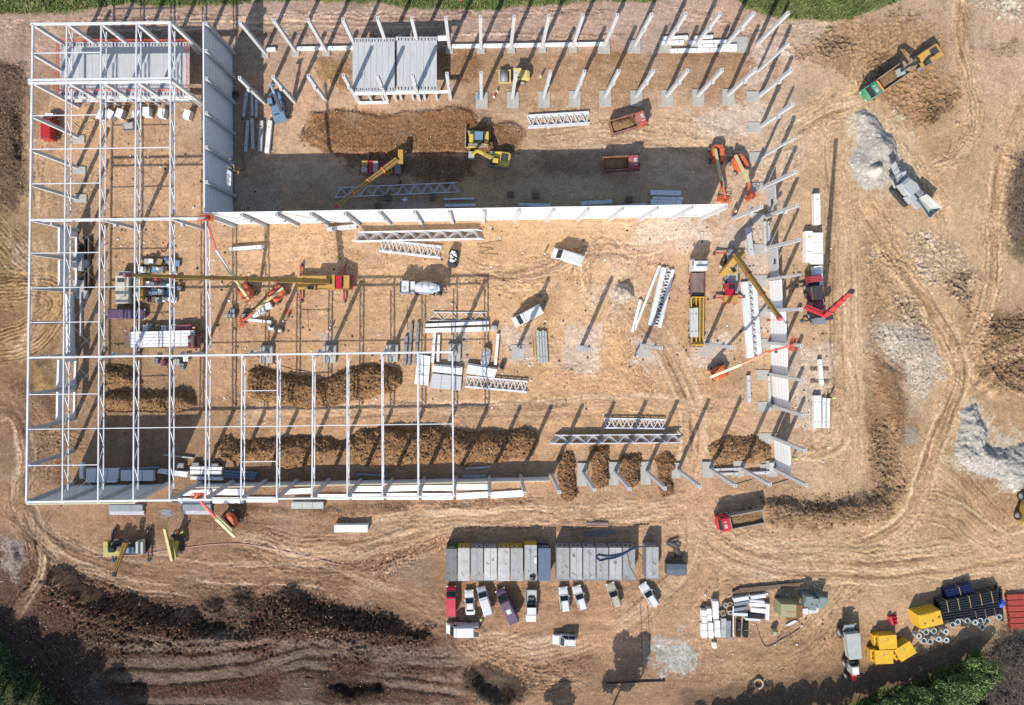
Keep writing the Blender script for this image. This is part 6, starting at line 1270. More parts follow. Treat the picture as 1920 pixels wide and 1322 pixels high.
for i, (p, q, w_, h_) in enumerate((((1532, 363), (1533, 421), 11, .9), ((1538, 674), (1542, 722), 6, .6), ((1529, 742), (1529, 802), 5, .7), ((1536, 742), (1536, 802), 7, .7), ((1546, 746), (1545, 803), 4.5, .5), ((1554, 747), (1553, 803), 5, .5))):
    bar('concrete_beam', f'white beam lying on bearers right of the right row, {ORD[i]} of six from the top', 'beam', p, q, w_, h_, m_white, .2, NR)
for i, (x, y) in enumerate(((1537, 692), (1537, 715), (1540, 757), (1540, 786))):
    bar('timber_bearer', f'dark timber bearer under the white beams at the right, {ORD[i]} of four from the top', 'bearer', (x - 17, y), (x + 17, y), 6, .18, m_wdark, 0, 'timber bearers')
for i, (x, y, s) in enumerate(((1008, 650, 0), (1013, 652, 1), (1018, 650, 2), (1023, 652, 3))):
    bar('timber_beam', f'weathered timber in the bundle right of the white van, {ORD[i]} from the left', 'timber', (x, y - 31), (x + 3, y + 30), 4, .4, m_lgrey, .1, 'weathered timbers')
NT = 'thin sticks on the sand'
for i, (p, q) in enumerate((((895, 458), (940, 452)), ((898, 463), (926, 468)), ((896, 475), (934, 477)), ((898, 474), (926, 466)), ((762, 572), (764, 620)), ((576, 580), (578, 618)), ((1196, 560), (1220, 572)), ((1003, 625), (1006, 672)), ((998, 628), (1001, 668)))):
    bar('wooden_stick', f'thin pale stick lying loose on the sandy floor', 'stick', p, q, 1.3, .08, m_wood, .03, NT)

# ---------------------------------------------------------------- packs of panels
def pack(label, pts, h, mat, n=1, group=None, name='panel_pack', straps=2, side=None, cat='panel pack', foil=False, z=.12):
    """pts = outline in photo pixels (top face), h metres high"""
    P3 = [P(x, y, h) for x, y in pts]; c = sum(P3, Vector()) / len(P3); t = thing(name, label, cat, (c.x, c.y, 0), 0, group)
    pl = [(v.x - c.x, v.y - c.y) for v in P3]
    if sum(a[0] * b2[1] - b2[0] * a[1] for a, b2 in zip(pl, pl[1:] + pl[:1])) < 0: pl.reverse()
    for k in range(n): MB().prism([(x * (1 - .01 * (k % 2)), y * (1 - .012 * (k % 2))) for x, y in pl], z + (h - z) * k / n, z + (h - z) * (k + 1) / n - .015).build('panel', mat, t)
    d = Vector(pl[1]) - Vector(pl[0]); e = Vector(pl[2]) - Vector(pl[1])
    if d.length < e.length: d, e = e, d
    for k in range(straps):
        f = (k + 1) / (straps + 1) - .5; q = d * f
        MB().beam((q.x - e.x * .5, q.y - e.y * .5, h + .005), (q.x + e.x * .5, q.y + e.y * .5, h + .005), .09, .02).build('strap', m_mgrey, t)
        MB().beam((q.x - e.x * .5, q.y - e.y * .5, .06), (q.x + e.x * .5, q.y + e.y * .5, .06), .16, .11).build('bearer', m_wood, t)
    if foil: MB().loft([[(x * 1.02 - .0, y, z) for x, y in [(pl[0][0], pl[0][1] - .05), (pl[1][0], pl[0][1] - .05), (pl[1][0], pl[0][1] - .9), (pl[0][0], pl[0][1] - .9)]], [(x * 1.01, y, z + .25) for x, y in [(pl[0][0], pl[0][1] - .02), (pl[1][0], pl[0][1] - .02), (pl[1][0], pl[0][1] - .7), (pl[0][0], pl[0][1] - .7)]]]).build('foil_wrap', m_foil, t)
    return t
def rect(x0, y0, x1, y1): return [(x0, y1), (x1, y1), (x1, y0), (x0, y0)]
NO = 'white panels laid outside the low wall'
WA = [([(335, 930), (394, 928), (394, 918), (358, 919)], 'u'), ([(400, 928), (457, 929), (458, 917), (398, 917)], 'u'), ([(524, 928), (583, 925), (583, 915), (545, 917)], 'u'), ([(660, 922), (717, 922), (717, 912), (667, 912)], 'u'), ([(725, 922), (785, 920), (785, 910), (732, 911)], 'u'), (rect(792, 910, 850, 920), 'u'), (rect(856, 908, 914, 918), 'u'),
      (rect(333, 934, 394, 944), 'l'), (rect(397, 933, 457, 944), 'l'), (rect(461, 932, 521, 942), 'l'), (rect(595, 927, 655, 937), 'l'), (rect(660, 926, 720, 937), 'l'), (rect(725, 925, 785, 937), 'l'), (rect(791, 925, 850, 937), 'l'), ([(856, 937), (915, 933), (915, 922), (856, 925)], 'l'), ([(920, 935), (982, 931), (982, 919), (920, 923)], 'l')]
cu = cl = 0
for pts, k in WA:
    if k == 'u': s = f'white panel pack outside the low wall, {ORD[cu]} from the left in the upper row'; cu += 1
    else: s = f'white panel pack outside the low wall, {ORD[cl]} from the left in the lower row'; cl += 1
    pack(s, pts, .3 if k == 'u' else .35, m_panel, 2, NO, straps=0)
m_gtop = M('grey_sheet_pack', A(132, 142, 148), .6, dust=.1)
pack('grey sheet pack with torn silver wrap below the tall dark wall', rect(203, 947, 267, 959), .8, m_gtop, 2, 'grey sheet packs', foil=True)
pack('grey sheet pack with torn silver wrap and a white board below the white panels', rect(340, 946, 395, 958), .8, m_gtop, 2, 'grey sheet packs', foil=True)
pack('ribbed grey sheet pack outside the low wall', rect(546, 942, 606, 954), 1.0, m_lgrey, 5)
pack('white panel pack standing alone on the dirt below the low wall', rect(627, 985, 689, 998), 1.3, m_white, 5, straps=0)
pack('tall upright pack of pale roof sheets left of the strip-panel pack', [(777, 720), (803, 723), (807, 668), (784, 664)], .7, m_panel, 4)
m_strip = M('strip_panels', A(206, 208, 208), .5, var=.12, scale=.9, streak=(.2, 6, 1))
pack('upper pack of pale strip panels beside the roof sheet pack', [(810, 697), (866, 703), (867, 689), (812, 682)], .8, m_panel, 3); pack('lower pack of pale strip panels beside the roof sheet pack', [(806, 727), (864, 733), (866, 706), (811, 700)], .7, m_strip, 4)
bar('steel_profile', 'grey profile lying along the upper strip panel pack', 'steel member', (813, 684), (864, 689), 4, .3, m_mgrey, .6)
pack('broad pale panel pack just above the trusses at the right of the strip panels', [(874, 700), (927, 708), (932, 693), (878, 684)], .8, m_panel, 3); bar('steel_profile', 'grey profiles lying along the top of the broad pale panel pack', 'steel member', (876, 682), (932, 692), 4, .5, m_mgrey, .2)
t = V('foil_bundle', 'crumpled silver wrapped bundle between the white beams and the panel packs', 'bundle', 911, 668, 80); r = random.Random(8)
MB().loft([[(x, y * k, z) for x, y, z in ((s, -.9, .1), (s, .9, .1), (s, .75, .9 + r.uniform(-.2, .2)), (s, 0, 1.1 + r.uniform(-.2, .2)), (s, -.75, .9 + r.uniform(-.2, .2)))] for s, k in ((-1.8, .6), (-1.2, 1), (-.5, .9), (.2, 1.05), (.9, .9), (1.5, .8))]).build('foil_wrap', m_foil, t); MB().box((1.3, .1, .7), (.9, 1.0, .8), top=(.7, .7)).build('insulation_block', m_tarp, t)
t = V('sand_bag', 'white sack standing at the right end of the long white beams', 'sack', 926, 615, 0); MB().loft([sec(-.5, .5, 0, .9, .2), sec(0, .58, 0, 1.0, .2), sec(.5, .5, 0, .9, .2)]).build('sack_body', m_lgrey, t)
t = V('oil_drum', 'black ring-topped drum right of the panel packs', 'drum', 941, 687, 0); MB().ring((0, 0, 0), (0, 0, 1.0), .5, .3, 16).build('drum_shell', m_dark, t); MB().cyl((0, 0, .05), (0, 0, .8), .3, 12).build('drum_fill', m_black, t)
NP = 'white panel packs right of the right row'
pack('white panel pack with a yellow label, left of the pair right of the columns', rect(1511, 433, 1524, 491), 1.3, m_panel, 4, NP); pack('white panel pack, right one of the wide pair right of the right row', rect(1525, 436, 1543, 495), 1.5, m_panel, 4, NP); pack('white panel pack tapering under film beside the dark red crane', [(1528, 535), (1530, 558), (1546, 555), (1541, 498), (1526, 500)], 1.2, m_panel, 3, NP)
g = P(1518, 444, 1.32); o = tag(MB().box((0, 0, 0), (.6, .35, .01)).build('yellow_label', m_byellow), 'small yellow label lying on the left wide white pack', 'label'); o.location = g
NQ = 'strapped packs in the lower left shadow'
for i, pts in enumerate((rect(161, 879, 222, 889), rect(161, 889, 221, 898), rect(160, 898, 218, 905), rect(226, 882, 287, 890), rect(226, 890, 287, 902), [(294, 887), (350, 895), (352, 885), (297, 880)], [(356, 880), (416, 882), (416, 876), (356, 875)], [(356, 889), (415, 891), (415, 884), (356, 882)], [(357, 899), (417, 901), (416, 895), (356, 894)])):
    pack(f'strapped panel pack in the tall dark wall shadow, {ORD[i]} of nine from the left', pts, .9, m_white, 2, NQ)
bar('concrete_beam', 'short white beam lying upright in the lower left shadow', 'beam', (152, 868), (152, 898), 6, .8, m_white, .1); bar('steel_profile', 'long steel profile above the strapped packs in the lower left shadow', 'steel member', (219, 881), (298, 876), 4, .4, m_mgrey, .3)
for i in range(3): bar('steel_profile', f'blue grey steel profile right of the strapped packs, {ORD[i]} from the top', 'steel member', (420, 884 + i * 5), (484 - i * 3, 887 + i * 5), 4, .4, M('blue_grey_steel', A(110, 126, 146), .5), .1, 'blue grey steel profiles')
bar('steel_profile', 'thin steel profile lying in the shadow of the low wall', 'steel member', (668, 889), (726, 892), 4, .4, m_mgrey, .1); bar('steel_profile', 'pale short profile in the low wall shadow, upper of two at the right', 'steel member', (872, 879), (920, 875), 4, .3, m_lgrey, .1); bar('steel_profile', 'pale short profile in the low wall shadow, lower of two at the right', 'steel member', (868, 893), (911, 893), 5, .3, m_lgrey, .1)
bar('concrete_beam', 'thin beam above the strapped packs with upright pins', 'beam', (306, 853), (362, 859), 2.5, .3, m_lgrey, .2)
for i, (x, y) in enumerate(((342, 871), (370, 870), (406, 872))):
    t = V('tool_crate', f'open dark crate in the lower left shadow, {ORD[i]} of three from the left', 'crate', x, y, 0, 'open crates'); MB().box((0, 0, .4), (1.4, 1.0, .7)).build('crate_body', m_wdark, t); MB().box((0, 0, .77), (1.2, .8, .03)).build('crate_lid', m_mgrey, t)

# ---------------------------------------------------------------- pallets under the steel frame
def block_pallet(label, px, py, ang, group, w=1.2, d=1.6, h=1.3, mat=None, holes=True):
    t = V('block_pallet', label, 'pallet', px, py, ang, group); MB().box((0, 0, .07), (w + .1, d + .1, .13)).build('pallet', m_wood, t)
    MB().box((0, 0, .14 + h / 2), (w, d, h)).build('block_stack', mat or m_white, t)
    if holes:
        m = MB()
        for i in range(3):
            for j in range(4): m.box((w / 2 + .005, -d / 2 + d * (j + .5) / 4, .14 + h * (i + .5) / 3), (.02, d * .15, h * .16))
        m.build('block_cavities', m_dark, t)
    return t
for i, (x, y, a) in enumerate(((196, 219, -14), (214, 219, -28), (232, 217, -20), (262, 218, -24), (282, 214, 0), (310, 216, -10), (357, 219, -18))):
    block_pallet(f'white hollow blocks on a pallet before the netted deck, {ORD[i]} of seven from the left', x, y, a, 'white block pallets')
t = V('mortar_mixer', 'grey mortar mixer tub between the white block pallets and the red van', 'mixer', 248, 240, 10); MB().box((0, 0, .6), (1.9, 1.3, .9), top=(1.15, 1.1)).build('tub', m_mgrey, t); MB().box((0, 0, 1.06), (1.7, 1.1, .04)).build('mortar', m_concd, t); MB().cyl((.2, .9, 0), (.2, .9, 1.5), .25, 10).build('motor', m_dark, t)
hp = smooth([(138, 231), (146, 238), (160, 244), (172, 242), (178, 232), (176, 225), (168, 226), (158, 236), (150, 250), (144, 262)], 3)
tag(MB().tube([P(x, y, .08) for x, y in [tuple(q) for q in hp]], .06, 5).build('hose', m_cream), 'pale hose looped on the ground right of the red van', 'hose')
r = random.Random(21); cols = [m_white, m_wood, m_lgrey, m_brown, m_mgrey, m_conc, m_wdark, m_bgrey]
CL = [(x, y) for x in (270, 281, 292, 303, 314, 325) for y in (492, 505, 535, 549, 562)] + [(332, 494), (337, 524), (339, 541)]
for i, (x, y) in enumerate(CL):
    h = r.uniform(.6, 1.5); t = V('goods_pallet', f'goods pallet under the crane boom, {(ORD[i // 5] + " column, " + ORD[i % 5] + " from the top") if i < 30 else ("outlying at the right, " + ORD[i - 30] + " from the top")}', 'pallet', x + r.uniform(-2, 2), y + r.uniform(-2, 2), r.uniform(-8, 8), 'goods pallets')
    MB().box((0, 0, .07), (1.1, 1.2, .13)).build('pallet', m_wood, t); mt = r.choice(cols)
    for k in range(r.choice((1, 2, 3))): MB().box((r.uniform(-.15, .15), r.uniform(-.1, .1), .14 + h * (k + .5) / 3), (1.05 - k * .15, 1.1 - k * .2, h / 3 - .01)).build('goods', r.choice((mt, mt, r.choice(cols))), t)
    if r.random() < .4: MB().box((r.uniform(-.2, .2), r.uniform(-.2, .2), h + .2), (.45, .5, .3), rz=r.uniform(0, 1)).build('carton', r.choice((m_white, m_wood)), t)
t = V('store_tent', 'pale canvas covered store with a dark hatch left of the goods pallets', 'covered store', 243, 540, 0)
MB().box((-.1, -.4, 1.1), (2.6, 5.2, 2.1), top=(.95, .98)).build('canvas_cover', M('pale_canvas', A(206, 200, 182), .8, var=.08, dust=.15), t); MB().box((-.3, 1.3, 2.17), (1.3, .7, .06)).build('hatch', m_dark, t); MB().box((0, 2.6, .8), (2.2, .8, 1.4)).build('end_box', m_lgrey, t)
t = V('material_rack', 'olive racks piled with bags beside the canvas store', 'rack', 268, 543, 0); MB().box((0, 0, .8), (1.7, 4.2, 1.5)).build('rack_body', m_olive, t)
for k in range(7): MB().box((r.uniform(-.3, .3), -1.7 + k * .55, 1.65), (1.1, .5, .25), rz=r.uniform(-.3, .3)).build('bag', m_tarp, t)
for i, (x, y, mt) in enumerate(((277, 615, m_white), (284, 612, m_lgrey), (289, 619, m_wood), (300, 614, m_wood), (311, 615, m_white), (331, 613, m_lgrey), (296, 676, m_mgrey), (310, 680, m_maroon), (336, 678, m_lgrey), (344, 686, m_mgrey), (322, 685, m_wood), (352, 672, m_white))):
    t = V('goods_pallet', f'small goods pallet beside the maroon flatbed truck, {ORD[i]} of twelve counted from the upper left', 'pallet', x, y, r.uniform(-6, 6), 'pallets beside the flatbed truck'); MB().box((0, 0, .07), (.95, 1.1, .13)).build('pallet', m_wood, t)
    for a in (-.24, .24):
        for b2 in (-.27, .27): MB().box((a, b2, .5), (.42, .48, .7)).build('carton', mt, t)
t = V('tool_container', 'maroon steel tool box above the front of the flatbed truck', 'tool box', 351, 614, 2); MB().box((0, 0, .6), (2.7, 1.0, 1.0)).build('box_body', m_maroon, t); MB().box((0, 0, 1.13), (2.74, 1.04, .06)).build('lid', m_maroon, t)
# white tarpaulin packs and grey blocks near the orange lift
for i, (x, y, a) in enumerate(((482, 589, 22), (494, 583, 20), (506, 574, 24))):
    t = V('wrapped_pallet', f'white wrapped pallet with dark print by the orange lift, {ORD[i]} from the left', 'pallet', x, y, a, 'white wrapped pallets'); MB().box((0, 0, .07), (1.2, 1.1, .13)).build('pallet', m_wood, t); MB().box((0, 0, .6), (1.2, 1.1, .92), top=(.96, .96)).build('wrapped_load', m_white, t)
    m = MB()
    for j in range(2):
        for k in range(3): m.box((-.25 + k * .22, .14 - j * .3, 1.07), (.12, .05, .006)); m.box((-.25 + k * .22, .06 - j * .3, 1.07), (.04, .16, .006))
    m.build('print', m_dark, t)
for i, (x, y) in enumerate(((439, 583), (431, 592), (440, 592), (460, 592), (471, 593))):
    t = V('block_pallet', f'grey green block cube by the orange lift basket, {ORD[i]} from the upper left', 'blocks', x, y, 0, 'grey green block cubes'); MB().box((0, 0, .45), (.85, .85, .85)).build('block_stack', m_block, t); MB().box((0, 0, .9), (.6, .6, .05)).build('cover_sheet', m_lgrey, t)
bar('concrete_beam', 'white beam lying below the white wrapped pallets', 'beam', (459, 599), (508, 604), 5, .5, m_white, .1)
t = V('orange_board', 'flat orange board lying on the sand below the yellow crane', 'board', 540, 585, 0); MB().box((0, 0, .05), (.75, .95, .08)).build('board', m_orange, t)
t = V('cement_mixer', 'small cement mixer with a white drum below the orange board', 'mixer', 527, 620, 20); MB().cyl((0, 0, .5), (.3, .3, 1.1), .45, 12, .25).build('drum', m_lgrey, t); MB().box((0, 0, .25), (1.0, .8, .4)).build('stand', m_dark, t)
t = V('blue_bin', 'blue and white bin beside the small cement mixer', 'bin', 511, 615, 0); MB().box((0, 0, .4), (.9, .8, .8)).build('bin_body', m_white, t); MB().box((.1, .3, .83), (.7, .5, .06)).build('bin_lid', m_blue, t)
t = V('tyre', 'loose black tyre lying in the shadow of the grey wall', 'tyre', 443, 178, 0); MB().ring((0, 0, 0), (0, 0, .4), .6, .3, 18).build('tyre_ring', m_rubber, t)
t = V('work_platform', 'timber platform with tools by the opening of the grey wall', 'platform', 448, 310, 10); MB().box((0, 0, .5), (1.6, 2.2, .9)).build('platform_body', m_wood, t); MB().box((-.2, .3, 1.05), (.8, .8, .2)).build('tool_tray', m_mgrey, t)
pack('stack of white boards leaning in the opening of the grey wall', [(421, 345), (433, 353), (434, 322), (424, 316)], 1.0, m_white, 3)
for i, (x, y, a) in enumerate(((1320, 905, 20), (1388, 905, 30))):
    bar('wooden_plank', f'loose pale planks by the lower right trench, {("left", "right")[i]} pile', 'plank', (x + 50, y + 8), (x + 90, y - 4), 3, .12, m_wood, .05, 'planks by the trench')

# ---------------------------------------------------------------- storage yard, lower right
NI = 'white insulation packs in the yard'
for i, (x0, y0, x1, y1, h, mt) in enumerate(((1316, 1145, 1325, 1168, 1.2, m_white), (1326, 1142, 1334, 1164, 1.2, m_white), (1337, 1128, 1347, 1160, 1.2, m_panel), (1315, 1170, 1325, 1196, 1.0, m_white), (1329, 1169, 1337, 1197, 1.0, m_panel), (1341, 1164, 1350, 1195, 1.0, m_white), (1336, 1206, 1343, 1216, .7, m_panel))):
    pack(f'white wrapped insulation pack in the storage yard, {ORD[i]} of seven counted from the upper left', [(x0 + 1, y1), (x1 + 1, y1), (x1, y0), (x0, y0)], h, mt, 3, NI, straps=1)
NG = 'grey and black packs in the yard'
for i, (x0, y0, x1, y1, mt) in enumerate(((1352, 1160, 1361, 1196, m_lgrey), (1361, 1164, 1370, 1199, m_mgrey), (1371, 1166, 1376, 1195, m_black), (1382, 1166, 1389, 1195, m_black), (1395, 1168, 1403, 1196, m_black))):
    pack(f'{("light grey", "mid grey", "black", "black", "black")[i]} wrapped pack in the storage yard, {ORD[i]} of five from the left', [(x0, y1), (x1, y1), (x1 + 1, y0), (x0 + 1, y0)], .9, mt, 2, NG, straps=1)
bar('steel_bar', 'long thin white pole laid over the grey packs in the yard', 'pole', (1375, 1137), (1375, 1194), 1.6, .12, m_white, .95)
NB_ = 'profile bundles in the yard'
for i, (p, q, w_, mt) in enumerate((((1376, 1126), (1404, 1121), 7, m_steel), ((1376, 1134), (1403, 1130), 6, m_mgrey), ((1376, 1144), (1402, 1140), 6, m_mgrey), ((1376, 1152), (1402, 1153), 5, m_steel), ((1408, 1121), (1436, 1117), 7, m_steel), ((1406, 1127), (1433, 1129), 4, m_steel), ((1406, 1134), (1435, 1135), 6, m_panel), ((1408, 1144), (1437, 1147), 7, m_panel), ((1405, 1155), (1434, 1156), 9, m_black), ((1398, 1161), (1426, 1163), 4, m_steel))):
    bar('profile_bundle', f'bundle of {"black" if mt is m_black else "grey" if mt is m_mgrey else "white"} profiles in the yard, {ORD[i % 4 if i < 4 else i - 4]} from the top in the {"left" if i < 4 else "right"} column', 'profile bundle', p, q, w_, .7, mt, .1, NB_)
bar('profile_bundle', 'white upright pack at the right end of the profile bundles', 'profile bundle', (1440, 1133), (1439, 1163), 6, .7, m_white, .1)
for i in range(3): bar('timber_beam', f'long dark timber at the top of the storage yard, {ORD[i]} from the front', 'timber', (1374 + i * 6, 1111 - i * 3), (1490 + i * 10, 1101 - i * 4), 3, .4, m_wdark, .05, 'dark yard timbers')
for i, (x, y) in enumerate(((1353, 1147), (1358, 1132), (1366, 1130), (1367, 1146))):
    t = V('small_carton', f'small open carton among the yard packs, {ORD[i]} of four from the left', 'carton', x, y, (18, 40, 25, 5)[i], 'small yard cartons'); MB().box((0, 0, .3), (.8, 1.1 if i == 0 else .7, .6)).build('carton', m_wood if i % 2 == 0 else m_lgrey, t); MB().box((0, 0, .61), (.5, .6 if i == 0 else .4, .02)).build('flap', m_dark, t)
t = V('tarped_box', 'olive tarpaulin covered crate with a brown end beside the grey green blocks', 'crate', 1471, 1133, -2); MB().box((0, 0, 1.3), (4.0, 2.4, 2.5), top=(.97, .96)).build('tarpaulin', m_tarp, t); MB().box((-.2, -.3, 2.57), (1.5, .4, .03)).build('patch', m_wood, t); MB().box((1.4, 0, 2.57), (1.15, 2.25, .04)).build('rust_sheet', m_brown, t)
t = V('rust_sheet', 'rusty brown sheet on the ground below the olive crate', 'sheet', 1486, 1157, -4); MB().box((0, 0, .05), (2.5, 1.3, .06)).build('sheet', m_brown, t)
for i, (x, y, h) in enumerate(((1504, 1113, 2.3), (1518, 1118, 2.0), (1530, 1115, 2.2), (1507, 1127, 1.2), (1517, 1133, 1.1), (1532, 1129, 1.2), (1541, 1124, .8))):
    t = V('block_pallet', f'grey green block stack right of the olive crate, {ORD[i]} from the upper left', 'blocks', x, y, -4, 'grey green block stacks')
    MB().box((0, 0, .08), (1.2, 1.0, .14)).build('pallet', m_wood, t); MB().box((0, 0, .15 + h / 2), (1.25, 1.05, h)).build('block_stack', m_block, t)
pack('white corrugated sheets stacked below the grey green blocks', [(1508, 1153), (1534, 1148), (1536, 1138), (1505, 1142)], .6, m_steel, 3)
pack('small stack of grey sheets on the dirt below the olive crate', [(1473, 1172), (1478, 1174), (1496, 1165), (1490, 1163)], .3, m_steel, 2, straps=0)
t = V('rubble_sack', 'dusty upright sack alone below the olive crate', 'sack', 1449, 1181, 0); MB().loft([sec(-.45, .42, 0, 1.2, .2), sec(0, .5, 0, 1.35, .2), sec(.45, .42, 0, 1.2, .2)]).build('sack_body', m_tarp, t)
# bins, pipes and rings
for i, (x, y, a, lb) in enumerate(((1651, 1195, 4, 'top one'), (1644, 1222, 2, 'bottom left one'), (1684, 1213, 32, 'slanted right one'))):
    t = V('yellow_bin', f'bright yellow site bin with a lid beside two others, {lb}', 'bin', x, y, a, 'bright yellow bins'); MB().box((.2, 0, .85), (3.2, 2.45, 1.6)).build('bin_body', m_byellow, t); MB().box((.2, 0, 1.68), (3.3, 2.55, .08)).build('lid', m_byellow, t); MB().box((-1.72, 0, .6), (.5, 2.1, 1.0)).build('drawbar_box', m_byellow, t)
    for k in (-.5, .3): MB().box((-1.6, k, 1.2), (.2, .35, .2)).build('hinge', m_brown, t)
    MB().box((.2, .45, 1.73), (.4, .32, .01)).build('lid_mark', m_tarp, t)
t = V('yellow_tank', 'large bright yellow tank with hatches left of the black pipes', 'tank', 1727, 1150, 13); MB().box((0, 0, 1.2), (4.4, 2.9, 2.3), top=(.95, .88)).build('tank_body', m_byellow, t)
for x in (-1.1, .35): MB().box((x, 0, 2.38), (1.3, 2.3, .06)).build('hatch', m_byellow, t)
for x, y in ((-1.2, -.4), (.3, -.2), (1.6, .1)): MB().cyl((x, y, 2.38), (x, y, 2.46), .2, 10).build('filler_cap', m_brown, t)
t = V('red_trestle', 'stack of small red trestles left of the yellow tank', 'trestle', 1672, 1161, 8); 
for k in range(3): MB().box((.35, -.6 + k * .6, .35), (.9, .4, .6), rz=.2, top=(.6, .6)).build('trestle', m_crimson, t)
MB().box((-.5, .1, .4), (.5, 1.6, .7), rz=.15).build('red_panel', m_red, t)
def pipes(label, p, q, cols_, rows, rad, mat, name='pipe_bundle', straps=3, cat='pipe bundle', group=None, hollow=True, strapm=None):
    a = P(*p); b_ = P(*q); c = (a + b_) / 2; d = b_ - a; t = thing(name, label, cat, (c.x, c.y, 0), math.degrees(math.atan2(d.y, d.x)), group); L_ = d.length
    for i in range(rows):
        for j in range(cols_):
            y = (j - (cols_ - 1) / 2) * rad * 2.04; z = rad + .08 + i * rad * 2.02; o = random.uniform(-.12, .12)
            m = MB(); m.ring((-L_ / 2 + o, y, z), (L_ / 2 + o, y, z), rad, rad * .86, 10) if hollow else m.cyl((-L_ / 2 + o, y, z), (L_ / 2 + o, y, z), rad, 10)
            m.build('pipe', mat, t)
    w = cols_ * rad * 2.04; h = rows * rad * 2.02 + .1
    for k in range(straps):
        x = -L_ / 2 + L_ * (k + .6) / (straps + .2); m = MB(); m.box((x, 0, h + .03), (.12, w + .06, .04)); m.box((x, w / 2 + .02, h / 2), (.12, .04, h)); m.box((x, -w / 2 - .02, h / 2), (.12, .04, h)); m.build('timber_strap', strapm or m_wood, t)
    return t
pipes('upper bundle of big black pipes held by pale straps', (1750, 1131), (1857, 1109), 5, 4, .21, m_black, straps=5, group='black pipe bundles')
pipes('lower loose row of big black pipes without straps', (1755, 1148), (1866, 1131), 6, 2, .23, m_black, straps=1, group='black pipe bundles', strapm=m_black)
pipes('short bundle of black pipes with pale straps above the concrete rings', (1812, 1152), (1868, 1140), 4, 2, .2, m_black, straps=3, group='black pipe bundles')
pipes('blue wrapped pipe bundle above the black pipes', (1765, 1109), (1813, 1096), 4, 3, .2, m_blue, straps=1, group=None)
t = V('blue_film', 'crumpled bright blue film at the right end of the black pipes', 'film', 1869, 1125, 75); MB().loft([sec(-.9, .25, .8, 1.2, .1), sec(-.2, .4, .8, 1.5, .1), sec(.6, .3, .8, 1.3, .1)]).build('film', M('bright_blue_film', A(70, 100, 200), .4), t)
for i in range(2): bar('black_pipe', f'single upright-lying black pipe between black and orange pipes, {("left", "right")[i]} one', 'pipe', (1870 + i * 7, 1098 + i * 8), (1871 + i * 9, 1140 + i * 25), 4, .4, m_black, .05)
for i in range(6): pipes(f'bundle of orange plastic pipes at the right edge, {ORD[i]} of six from the top', (1883 + i * 1.3, 1117 + i * 11), (1990 + i * 1.3, 1114 + i * 11), 5, 3, .092, m_terra, straps=2, group='orange pipe bundles', strapm=m_terra)
r = random.Random(5)
for i, (x, y, cap) in enumerate(((1714, 1186, 1), (1729, 1180, 0), (1744, 1178, 0), (1764, 1178, 1), (1725, 1196, 0), (1737, 1198, 0), (1751, 1192, 1), (1765, 1194, 1), (1778, 1166, 0), (1788, 1161, 0), (1806, 1159, 0), (1819, 1161, 1), (1830, 1159, 0), (1843, 1159, 0), (1834, 1171, 0), (1865, 1152, 0))):
    t = V('concrete_ring', f'short upright concrete pipe ring {"with a narrow mouth" if cap else "with a wide mouth"}, {ORD[i]} of sixteen from the left', 'concrete ring', x, y, 0, 'concrete pipe rings'); rr = .54
    MB().ring((0, 0, 0), (0, 0, 1.0), rr, .4, 20).build('ring_body', m_ring, t)
    if cap: MB().ring((0, 0, 1.0), (0, 0, 1.22), rr, .27, 20).build('cone_top', m_ring, t)
t = V('concrete_ring', 'single large pale concrete ring lying flat near the bottom edge', 'concrete ring', 1420, 1280, 0); MB().ring((0, 0, 0), (0, 0, .5), .95, .72, 28).build('ring_body', M('pale_ring', A(206, 178, 150), .9), t)
bar('log', 'long black pole lying on the ground near the bottom edge', 'pole', (1136, 1282), (1247, 1277), 1.8, .2, m_black, .1)
bar('drain_post', 'dark T-shaped post at the bottom of the terraces', 'post', (563, 1290), (580, 1291), 2, .2, m_dark, 1.0)
t = V('no_entry_sign', 'round red and white sign by the grass strip at the top', 'sign', 865, 6, 0); MB().cyl((0, 0, 0), (0, 0, 1.6), .04, 6).build('sign_post', m_mgrey, t); MB().cyl((0, 0, 1.6), (0, 0, 1.64), .45, 20).build('sign_face', m_red2, t); MB().box((0, -.02, 1.65), (.5, .14, .01)).build('sign_bar', m_white, t)
t = V('barrier_tape', 'red and white barrier boards in the top rows right of the roller', 'barrier', 929, 178, 60); MB().box((0, 0, .8), (1.4, .06, .2)).build('board', m_red2, t)
for s in (-1, 1): MB().box((s * .6, 0, .4), (.08, .4, .8)).build('leg', m_white, t)
t = V('blue_bin', 'small blue box beside a column of the second row', 'box', 897, 184, 0); MB().box((0, 0, .35), (.5, .7, .6)).build('bin_body', M('bright_blue', A(96, 150, 200), .5), t); MB().box((0, 0, .67), (.54, .74, .05)).build('bin_lid', m_bgrey, t)

